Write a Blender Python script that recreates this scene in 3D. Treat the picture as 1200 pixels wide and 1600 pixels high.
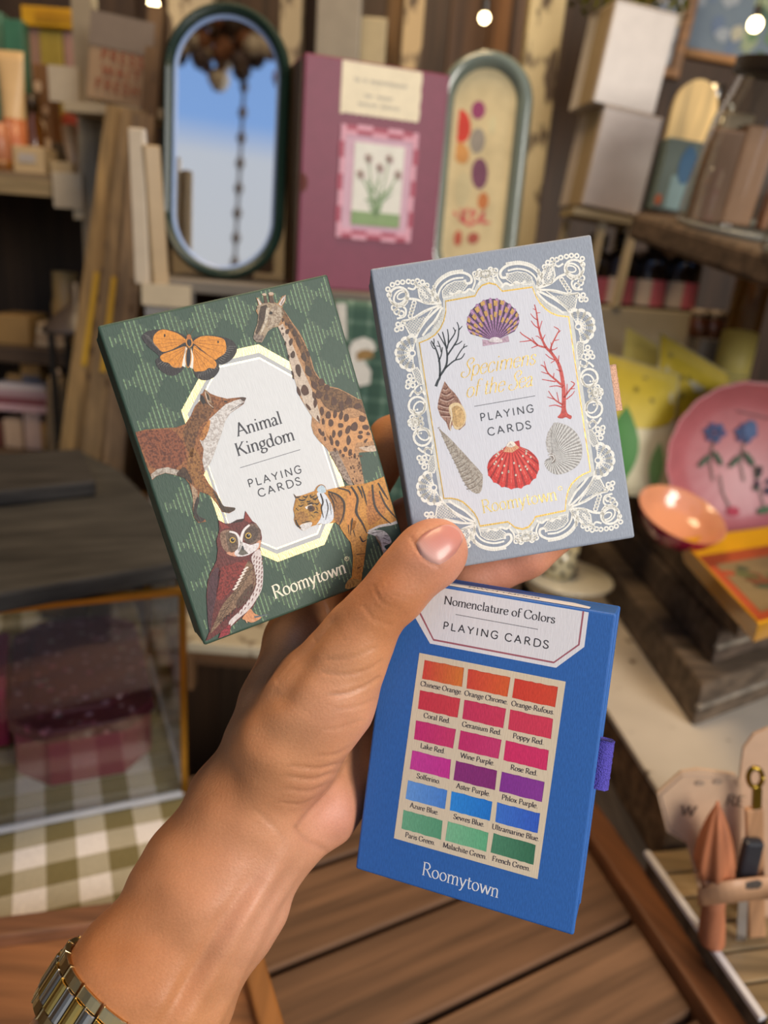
import bpy, bmesh, math, random
import numpy as np
from mathutils import Vector, Matrix

random.seed(7)
for o in list(bpy.data.objects):
    bpy.data.objects.remove(o)
SC = bpy.context.scene
COL = SC.collection

# ------------------------------------------------------------------ camera
FPX = 1204.0                       # focal length in pixels of the 1200 x 1600 frame
PITCH, ROLL = math.radians(19), math.radians(4.5)
CAM = np.array([0.0, 0.0, 1.25])
_F = np.array([0, math.cos(PITCH), -math.sin(PITCH)])
_U0 = np.array([0, math.sin(PITCH), math.cos(PITCH)])
_R0 = np.array([1.0, 0, 0])
_R = math.cos(ROLL) * _R0 + math.sin(ROLL) * _U0
_U = -math.sin(ROLL) * _R0 + math.cos(ROLL) * _U0
cd = bpy.data.cameras.new('camera')
cam = bpy.data.objects.new('camera', cd)
COL.objects.link(cam)
cam.matrix_world = Matrix(((_R[0], _U[0], -_F[0], CAM[0]), (_R[1], _U[1], -_F[1], CAM[1]),
                           (_R[2], _U[2], -_F[2], CAM[2]), (0, 0, 0, 1)))
cd.sensor_fit = 'VERTICAL'
cd.lens = 26.0
cd.sensor_height = 26.0 * 1600 / FPX
cd.clip_start = 0.02
cd.dof.use_dof = True
cd.dof.focus_distance = 0.268
cd.dof.aperture_fstop = 26.0 / 3.8
SC.camera = cam

# ------------------------------------------------------------------ exposure, world, lights
SC.view_settings.view_transform = 'Standard'
SC.view_settings.look = 'None'
SC.view_settings.gamma = 1.0
SC.view_settings.use_curve_mapping = False
SC.view_settings.exposure = 0.0

world = bpy.data.worlds.new('street_sky')
SC.world = world
world.use_nodes = True
nt = world.node_tree
nt.nodes.clear()
wo = nt.nodes.new('ShaderNodeOutputWorld')
bg = nt.nodes.new('ShaderNodeBackground')
tc = nt.nodes.new('ShaderNodeTexCoord')
sx = nt.nodes.new('ShaderNodeSeparateXYZ')
rp = nt.nodes.new('ShaderNodeValToRGB')
nt.links.new(tc.outputs['Generated'], sx.inputs[0])
nt.links.new(sx.outputs['Z'], rp.inputs[0])
el = rp.color_ramp.elements
el[0].position = 0.0
el[0].color = (0.30, 0.27, 0.23, 1)
el[1].position = 1.0
el[1].color = (0.16, 0.36, 0.85, 1)
for p, c in ((0.02, (0.70, 0.66, 0.60, 1)), (0.12, (1.5, 1.45, 1.40, 1)), (0.285, (1.45, 1.48, 1.55, 1)), (0.32, (0.62, 1.02, 1.80, 1)), (0.75, (0.40, 0.75, 1.5, 1))):
    e = el.new(p)
    e.color = c
nt.links.new(rp.outputs[0], bg.inputs[0])
bg.inputs[1].default_value = 0.42
nt.links.new(bg.outputs[0], wo.inputs[0])


def area_light(name, loc, target, sx_, sy_, power, color):
    l = bpy.data.lights.new(name, 'AREA')
    l.shape = 'RECTANGLE'
    l.size, l.size_y = sx_, sy_
    l.energy = power
    l.color = color
    o = bpy.data.objects.new(name, l)
    COL.objects.link(o)
    o.location = loc
    d = Vector(target) - Vector(loc)
    o.rotation_euler = d.to_track_quat('-Z', 'Y').to_euler()
    return o


area_light('shopfront_daylight', (1.05, -0.8, 1.75), (0.0, 0.3, 1.15), 0.7, 0.7, 26, (1.0, 0.93, 0.84))
area_light('ceiling_lamp_light', (-0.1, 0.55, 2.5), (0.0, 0.95, 1.0), 0.6, 0.6, 16.0, (1.0, 0.72, 0.42))


# ------------------------------------------------------------------ pixel rays -> points of the place
def ray(px, py):
    return _R * (px - 600) / FPX - _U * (py - 800) / FPX + _F


def at(px, py, y):
    d = ray(px, py)
    return Vector(CAM + d * (y / d[1]))


def atz(px, py, z):
    d = ray(px, py)
    return Vector(CAM + d * ((z - CAM[2]) / d[2]))


def H(h, a=0.0):
    h = h.lstrip('#')
    r = []
    for i in (0, 2, 4):
        c = int(h[i:i + 2], 16) / 255
        r.append(c / 12.92 if c <= 0.04045 else ((c + 0.055) / 1.055) ** 2.4)
    return (r[0], r[1], r[2], a)


# ------------------------------------------------------------------ materials
def nm(name):
    m = bpy.data.materials.new(name)
    m.use_nodes = True
    t = m.node_tree
    return m, t, t.nodes['Principled BSDF']


def nd(t, kind, **kw):
    n = t.nodes.new(kind)
    for k, v in kw.items():
        if k.startswith('i_'):
            n.inputs[k[2:].replace('_', ' ')].default_value = v
        else:
            setattr(n, k, v)
    return n


def mixc(t, blend, fac, a, b):
    n = t.nodes.new('ShaderNodeMixRGB')
    n.blend_type = blend
    for i, v in ((0, fac), (1, a), (2, b)):
        if hasattr(v, 'is_linked'):
            t.links.new(v, n.inputs[i])
        else:
            n.inputs[i].default_value = v
    return n.outputs[0]


def ramp(t, src, stops):
    n = t.nodes.new('ShaderNodeValToRGB')
    t.links.new(src, n.inputs[0])
    e = n.color_ramp.elements
    e[0].position, e[0].color = stops[0]
    e[1].position, e[1].color = stops[-1]
    for p, c in stops[1:-1]:
        k = e.new(p)
        k.color = c
    return n.outputs[0]


def g(v):
    return (v, v, v, 1)


def coords(t, scale=(1, 1, 1)):
    c = nd(t, 'ShaderNodeTexCoord')
    mp = nd(t, 'ShaderNodeMapping')
    mp.inputs['Scale'].default_value = scale
    t.links.new(c.outputs['Object'], mp.inputs[0])
    return mp.outputs[0]


def noise(t, vec, scale, detail=3.0):
    n = nd(t, 'ShaderNodeTexNoise')
    n.inputs['Scale'].default_value = scale
    n.inputs['Detail'].default_value = detail
    t.links.new(vec, n.inputs['Vector'])
    return n.outputs[0]


def bump(t, b, h, strength, dist=0.001):
    n = nd(t, 'ShaderNodeBump')
    n.inputs['Strength'].default_value = strength
    n.inputs['Distance'].default_value = dist
    t.links.new(h, n.inputs['Height'])
    t.links.new(n.outputs[0], b.inputs['Normal'])


def m_attr(name, rough=0.6, metal=0.0, coat=0.0, var=0.12, nscale=50, bmp=0.0, stretch=(1, 1, 1), spec=0.5):
    m, t, b = nm(name)
    a = nd(t, 'ShaderNodeAttribute', attribute_name='Col')
    v = coords(t, stretch)
    n = noise(t, v, nscale, 4)
    c = mixc(t, 'MULTIPLY', 1.0, a.outputs['Color'], ramp(t, n, [(0.3, g(1 - var)), (0.7, g(1 + var))]))
    t.links.new(c, b.inputs['Base Color'])
    b.inputs['Roughness'].default_value = rough
    b.inputs['Metallic'].default_value = metal
    b.inputs['Coat Weight'].default_value = coat
    b.inputs['Coat Roughness'].default_value = 0.08
    b.inputs['Specular IOR Level'].default_value = spec
    if bmp:
        bump(t, b, n, bmp)
    return m


M = {}
M['matte'] = m_attr('matte_paint', 0.7)
M['card'] = m_attr('smooth_card', 0.5, var=0.05, nscale=90)
M['satin'] = m_attr('satin_paint', 0.38, var=0.06)
M['gloss'] = m_attr('glazed_ceramic', 0.14, coat=0.6, var=0.08, nscale=25)
M['metal'] = m_attr('metal', 0.3, metal=1.0, var=0.1)
M['wood_x'] = m_attr('wood_grain_along', 0.55, var=0.45, nscale=22, bmp=0.25, stretch=(0.25, 4, 4))
M['wood_y'] = m_attr('wood_grain_across', 0.55, var=0.45, nscale=22, bmp=0.25, stretch=(4, 0.25, 4))
M['wood_z'] = m_attr('wood_grain_upright', 0.55, var=0.45, nscale=22, bmp=0.25, stretch=(4, 4, 0.25))
M['rough_wood'] = m_attr('weathered_wood', 0.75, var=0.55, nscale=30, bmp=0.6, stretch=(0.5, 2.5, 3))
M['fabric'] = m_attr('woven_fabric', 0.9, var=0.15, nscale=400, bmp=0.3)


def m_chippy(nm_='chipped_cream_paint', lo=0.53):
    m, t, b = nm(nm_)
    a = nd(t, 'ShaderNodeAttribute', attribute_name='Col')
    v = coords(t, (1, 1, 0.45))
    n = noise(t, v, 38, 6)
    f = ramp(t, n, [(lo, g(0)), (lo + 0.07, g(1))])
    n2 = noise(t, v, 8, 3)
    base = mixc(t, 'MULTIPLY', 1.0, a.outputs['Color'], ramp(t, n2, [(0.3, g(0.8)), (0.7, g(1.1))]))
    t.links.new(mixc(t, 'MIX', f, base, H('#5a4a38')), b.inputs['Base Color'])
    b.inputs['Roughness'].default_value = 0.7
    bump(t, b, n, 0.3)
    return m


M['chippy'] = m_chippy()
M['worn'] = m_chippy('worn_cream_paint', 0.66)


def m_print(name, thread=(2600, 500, 500), amount=0.10, rough=0.55, bm=0.25):
    """Printed book cloth: colour of each printed shape, ink speckle by the shape's alpha, woven threads."""
    m, t, b = nm(name)
    a = nd(t, 'ShaderNodeAttribute', attribute_name='Col')
    v = coords(t, (1, 1, 1))
    sp = noise(t, v, 1500, 2)
    fl = nd(t, 'ShaderNodeMath', operation='MULTIPLY')
    t.links.new(ramp(t, sp, [(0.44, g(0)), (0.60, g(1))]), fl.inputs[0])
    t.links.new(a.outputs['Alpha'], fl.inputs[1])
    c = mixc(t, 'MULTIPLY', fl.outputs[0], a.outputs['Color'], (0.40, 0.32, 0.28, 1))
    th = noise(t, coords(t, (thread[0] / 1000, thread[1] / 1000, 1)), 1000, 2)
    c = mixc(t, 'MULTIPLY', 1.0, c, ramp(t, th, [(0.3, g(1 - amount)), (0.7, g(1 + amount))]))
    t.links.new(c, b.inputs['Base Color'])
    b.inputs['Roughness'].default_value = rough
    bump(t, b, th, bm, 0.0003)
    return m


M['print'] = m_print('printed_book_cloth')
M['paper'] = m_print('laid_paper', (2400, 260, 300), 0.035, 0.6, 0.22)


def m_foil():
    m, t, b = nm('gold_foil')
    a = nd(t, 'ShaderNodeAttribute', attribute_name='Col')
    t.links.new(a.outputs['Color'], b.inputs['Base Color'])
    b.inputs['Metallic'].default_value = 0.4
    b.inputs['Roughness'].default_value = 0.35
    th = noise(t, coords(t, (2.6, 0.5, 1)), 1000, 2)
    bump(t, b, th, 0.3, 0.0003)
    return m


M['foil'] = m_foil()


def m_glass():
    m, t, b = nm('clear_glass')
    t.nodes.remove(b)
    out = t.nodes['Material Output']
    tr = nd(t, 'ShaderNodeBsdfTransparent')
    tr.inputs[0].default_value = (0.93, 0.95, 0.94, 1)
    gl = nd(t, 'ShaderNodeBsdfGlossy')
    gl.inputs['Roughness'].default_value = 0.04
    lw = nd(t, 'ShaderNodeLayerWeight')
    pw = nd(t, 'ShaderNodeMath', operation='POWER')
    t.links.new(lw.outputs['Facing'], pw.inputs[0])
    pw.inputs[1].default_value = 2.6
    fr = nd(t, 'ShaderNodeMath', operation='MULTIPLY_ADD')
    t.links.new(pw.outputs[0], fr.inputs[0])
    fr.inputs[1].default_value = 0.75
    fr.inputs[2].default_value = 0.09
    mx = nd(t, 'ShaderNodeMixShader')
    t.links.new(fr.outputs[0], mx.inputs[0])
    t.links.new(tr.outputs[0], mx.inputs[1])
    t.links.new(gl.outputs[0], mx.inputs[2])
    t.links.new(mx.outputs[0], out.inputs[0])
    return m


M['glass'] = m_glass()


def m_emit(name, c, s):
    m, t, b = nm(name)
    b.inputs['Base Color'].default_value = c
    b.inputs['Emission Color'].default_value = c
    b.inputs['Emission Strength'].default_value = s
    return m


M['bulb'] = m_emit('glowing_bulb', (1.0, 0.78, 0.42, 1), 14.0)


def m_skin():
    m, t, b = nm('skin')
    a = nd(t, 'ShaderNodeAttribute', attribute_name='Col')
    v = coords(t)
    n1 = noise(t, v, 60, 4)
    n2 = noise(t, v, 1400, 3)
    c = mixc(t, 'MULTIPLY', 1.0, a.outputs['Color'], ramp(t, n1, [(0.3, (0.90, 0.86, 0.84, 1)), (0.7, (1.08, 1.05, 1.04, 1))]))
    c = mixc(t, 'MULTIPLY', 1.0, c, ramp(t, n2, [(0.3, (0.94, 0.92, 0.90, 1)), (0.7, (1.04, 1.04, 1.04, 1))]))
    t.links.new(c, b.inputs['Base Color'])
    b.inputs['Roughness'].default_value = 0.47
    b.inputs['Specular IOR Level'].default_value = 0.42
    b.inputs['Subsurface Weight'].default_value = 0.12
    b.inputs['Subsurface Radius'].default_value = (1.0, 0.35, 0.2)
    b.inputs['Subsurface Scale'].default_value = 0.004
    n3 = noise(t, coords(t, (1, 1.6, 1)), 900, 4)
    bump(t, b, n3, 0.4, 0.0004)
    return m


M['skin'] = m_skin()


def m_nail():
    m, t, b = nm('fingernail')
    a = nd(t, 'ShaderNodeAttribute', attribute_name='Col')
    t.links.new(a.outputs['Color'], b.inputs['Base Color'])
    b.inputs['Roughness'].default_value = 0.34
    b.inputs['Coat Weight'].default_value = 0.12
    b.inputs['Coat Roughness'].default_value = 0.1
    b.inputs['Subsurface Weight'].default_value = 0.1
    b.inputs['Subsurface Scale'].default_value = 0.003
    return m


M['nail'] = m_nail()


def m_check(name, size, cols, stripes=False):
    """Gingham: two stripe sets crossing; cols = light, mid, dark."""
    m, t, b = nm(name)
    c = nd(t, 'ShaderNodeTexCoord')
    s = nd(t, 'ShaderNodeSeparateXYZ')
    t.links.new(c.outputs['Object'], s.inputs[0])

    def band(ax):
        q = nd(t, 'ShaderNodeMath', operation='MULTIPLY')
        t.links.new(s.outputs[ax], q.inputs[0])
        q.inputs[1].default_value = 1 / size
        fr = nd(t, 'ShaderNodeMath', operation='FRACT')
        t.links.new(q.outputs[0], fr.inputs[0])
        gt = nd(t, 'ShaderNodeMath', operation='GREATER_THAN')
        t.links.new(fr.outputs[0], gt.inputs[0])
        gt.inputs[1].default_value = 0.5 if not stripes else 0.8
        return gt.outputs[0]
    ad = nd(t, 'ShaderNodeMath', operation='ADD')
    t.links.new(band('X'), ad.inputs[0])
    t.links.new(band(stripes or 'Y'), ad.inputs[1])
    hv = nd(t, 'ShaderNodeMath', operation='MULTIPLY')
    t.links.new(ad.outputs[0], hv.inputs[0])
    hv.inputs[1].default_value = 0.5
    col = ramp(t, hv.outputs[0], [(0.0, cols[0]), (0.5, cols[1]), (1.0, cols[2])])
    th = noise(t, c.outputs['Object'], 700, 2)
    t.links.new(mixc(t, 'MULTIPLY', 1.0, col, ramp(t, th, [(0.3, g(0.88)), (0.7, g(1.08))])), b.inputs['Base Color'])
    b.inputs['Roughness'].default_value = 0.9
    return m


M['gingham'] = m_check('olive_gingham_cotton', 0.043, (H('#f0e8df'), H('#b5ab90'), H('#7c7046')))
M['plaid'] = m_check('green_plaid_cotton', 0.018, (H('#3e5a4c'), H('#54705f'), H('#7d9482')), stripes='Z')


# ------------------------------------------------------------------ meshes
class MB:
    def __init__(self):
        self.v, self.f, self.c = [], [], []

    def add(self, verts, faces, col):
        k = len(self.v)
        self.v += [tuple(p) for p in verts]
        for i, q in enumerate(faces):
            self.f.append([k + j for j in q])
            self.c.append(col[i] if isinstance(col, list) else col)
        return self

    def box(self, c, s, col, rot=None):
        x, y, z = s[0] / 2, s[1] / 2, s[2] / 2
        vs = [Vector(p) for p in ((-x, -y, -z), (x, -y, -z), (x, y, -z), (-x, y, -z), (-x, -y, z), (x, -y, z), (x, y, z), (-x, y, z))]
        if rot is not None:
            vs = [rot @ p for p in vs]
        vs = [p + Vector(c) for p in vs]
        return self.add(vs, [(0, 3, 2, 1), (4, 5, 6, 7), (0, 1, 5, 4), (1, 2, 6, 5), (2, 3, 7, 6), (3, 0, 4, 7)], col)

    def bar(self, a, b, w, h, col, up=(0, 0, 1)):
        """A rectangular bar from a to b, w wide and h high."""
        a, b = Vector(a), Vector(b)
        d = (b - a).normalized()
        s = d.cross(Vector(up)).normalized()
        u = s.cross(d)
        vs = []
        for p in (a, b):
            for i, j in ((-1, -1), (1, -1), (1, 1), (-1, 1)):
                vs.append(p + s * (w / 2 * i) + u * (h / 2 * j))
        return self.add(vs, [(0, 1, 2, 3), (7, 6, 5, 4), (0, 4, 5, 1), (1, 5, 6, 2), (2, 6, 7, 3), (3, 7, 4, 0)], col)

    def prism(self, pts, z0, z1, col):
        n = len(pts)
        vs = [(p[0], p[1], z0) for p in pts] + [(p[0], p[1], z1) for p in pts]
        fs = [tuple(range(n - 1, -1, -1)), tuple(range(n, 2 * n))]
        fs += [(i, (i + 1) % n, n + (i + 1) % n, n + i) for i in range(n)]
        return self.add(vs, fs, col)

    def tube(self, pts, rad, col, seg=10):
        pts = [Vector(p) for p in pts]
        rs = rad if isinstance(rad, (list, tuple)) else [rad] * len(pts)
        ref = Vector((0.31, 0.2, 0.93))
        vs, fs = [], []
        for i, p in enumerate(pts):
            d = (pts[min(i + 1, len(pts) - 1)] - pts[max(i - 1, 0)]).normalized()
            a = d.cross(ref).normalized()
            b = d.cross(a)
            for k in range(seg):
                th = 2 * math.pi * k / seg
                vs.append(p + (a * math.cos(th) + b * math.sin(th)) * rs[i])
        for i in range(len(pts) - 1):
            for k in range(seg):
                fs.append((i * seg + k, i * seg + (k + 1) % seg, (i + 1) * seg + (k + 1) % seg, (i + 1) * seg + k))
        fs.append(tuple(range(seg)))
        fs.append(tuple((len(pts) - 1) * seg + k for k in range(seg - 1, -1, -1)))
        return self.add(vs, fs, col)

    def lathe(self, prof, col, seg=32, c=(0, 0, 0), wob=None, ax=None, caps=(True, True)):
        """prof: (radius, z) from one end to the other, about the z axis (or turned by matrix ax)."""
        vs, fs, cs = [], [], []
        for r, z in prof:
            for k in range(seg):
                th = 2 * math.pi * k / seg
                rr = r * (1 + wob(th) if wob else 1)
                p = Vector((rr * math.cos(th), rr * math.sin(th), z))
                if ax is not None:
                    p = ax @ p
                vs.append(p + Vector(c))
        n = len(prof)
        for i in range(n - 1):
            for k in range(seg):
                fs.append((i * seg + k, i * seg + (k + 1) % seg, (i + 1) * seg + (k + 1) % seg, (i + 1) * seg + k))
                cs.append(col[i] if isinstance(col, list) else col)
        if prof[0][0] > 1e-6 and caps[0]:
            fs.append(tuple(range(seg - 1, -1, -1)))
            cs.append(col[0] if isinstance(col, list) else col)
        if prof[-1][0] > 1e-6 and caps[1]:
            fs.append(tuple((n - 1) * seg + k for k in range(seg)))
            cs.append(col[-1] if isinstance(col, list) else col)
        return self.add(vs, fs, cs)

    def ball(self, c, r, col, seg=12, rings=8, sc=(1, 1, 1)):
        vs, fs = [], []
        for i in range(rings + 1):
            ph = math.pi * i / rings
            for k in range(seg):
                th = 2 * math.pi * k / seg
                vs.append((c[0] + r * sc[0] * math.sin(ph) * math.cos(th), c[1] + r * sc[1] * math.sin(ph) * math.sin(th), c[2] + r * sc[2] * math.cos(ph)))
        for i in range(rings):
            for k in range(seg):
                fs.append((i * seg + k, (i + 1) * seg + k, (i + 1) * seg + (k + 1) % seg, i * seg + (k + 1) % seg))
        return self.add(vs, fs, col)

    def build(self, name, mat, parent=None, bevel=0.0, smooth=False, seg=2, loc=None, rot=None):
        me = bpy.data.meshes.new(name)
        me.from_pydata(self.v, [], self.f)
        ca = me.color_attributes.new('Col', 'FLOAT_COLOR', 'CORNER')
        arr = np.empty((len(me.loops), 4), np.float32)
        k = 0
        for q, c in zip(self.f, self.c):
            arr[k:k + len(q)] = c
            k += len(q)
        ca.data.foreach_set('color', arr.ravel())
        me.materials.append(M[mat] if isinstance(mat, str) else mat)
        if smooth:
            me.polygons.foreach_set('use_smooth', [True] * len(me.polygons))
        me.update()
        o = bpy.data.objects.new(name, me)
        COL.objects.link(o)
        if bevel:
            md = o.modifiers.new('edge', 'BEVEL')
            md.width = bevel
            md.segments = seg
            md.limit_method = 'ANGLE'
            md.angle_limit = math.radians(40)
        if smooth == 'auto':
            pass
        if parent is not None:
            o.parent = parent
        if loc is not None:
            o.location = loc
        if rot is not None:
            o.rotation_euler = rot
        return o


def tag(o, label, cat, group=None, kind=None):
    o['label'] = label
    o['category'] = cat
    if group:
        o['group'] = group
    if kind:
        o['kind'] = kind
    return o


def thing(name, label, cat, loc=(0, 0, 0), rz=0.0, group=None, mat=None):
    o = bpy.data.objects.new(name, None)
    o.empty_display_size = 0.02
    COL.objects.link(o)
    if mat is not None:
        o.matrix_world = mat
    else:
        o.location = loc
        o.rotation_euler = (0, 0, rz)
    return tag(o, label, cat, group)


def struct(o):
    o['kind'] = 'structure'
    return o

# ------------------------------------------------------------------ the shop: shell
def shell(name, c, s, col, mat):
    return struct(MB().box((0, 0, 0), s, H(col)).build(name, mat, loc=c))


shell('floor', (0, 0.2, -0.02), (3.6, 3.6, 0.04), '#6b5a48', 'wood_y')
shell('wall_back', (0, 1.93, 1.35), (3.6, 0.06, 2.7), '#4a3626', 'wood_z')
shell('wall_left', (-1.77, 0.75, 1.35), (0.06, 2.3, 2.7), '#5b4632', 'wood_z')
shell('front_light_block', (-1.42, -0.62, 1.35), (0.70, 0.06, 2.7), '#5b4632', 'wood_z')  # unseen panel, added to block sky light and darken the left sides
shell('wall_right', (1.77, 0.75, 1.35), (0.06, 2.3, 2.7), '#5b4632', 'wood_z')
shell('ceiling', (0, 0.85, 2.72), (3.6, 2.2, 0.04), '#7a664e', 'wood_x')
shell('trim_1', (0, 1.89, 0.06), (3.48, 0.02, 0.12), '#6a543c', 'wood_x')

# ------------------------------------------------------------------ lettering: pen strokes on a flat face
def catmull(pts, n=6):
    P = [pts[0]] + list(pts) + [pts[-1]]
    out = []
    for i in range(1, len(P) - 2):
        p0, p1, p2, p3 = [np.array(q, float) for q in P[i - 1:i + 3]]
        for k in range(n):
            t = k / n
            out.append(tuple(0.5 * (2 * p1 + (p2 - p0) * t + (2 * p0 - 5 * p1 + 4 * p2 - p3) * t * t + (3 * p1 - p0 - 3 * p2 + p3) * t ** 3)))
    out.append(tuple(pts[-1]))
    return out


def arc(cx, cy, rx, ry, a0, a1, n=14):
    return [(cx + rx * math.cos(math.radians(a0 + (a1 - a0) * k / n)), cy + ry * math.sin(math.radians(a0 + (a1 - a0) * k / n))) for k in range(n + 1)]


def L(*p):
    return ('L', list(p))


def K(*p):
    return ('L', catmull(p))


def A_(cx, cy, rx, ry, a0=0, a1=360):
    return ('L', arc(cx, cy, rx, ry, a0, a1))


def SF(x, y, w=0.085):          # serif foot
    return ('S', [(x - w, y), (x + w, y)])


def DOT(x, y, r=0.05):
    return ('D', [(x, y)], r)


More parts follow.
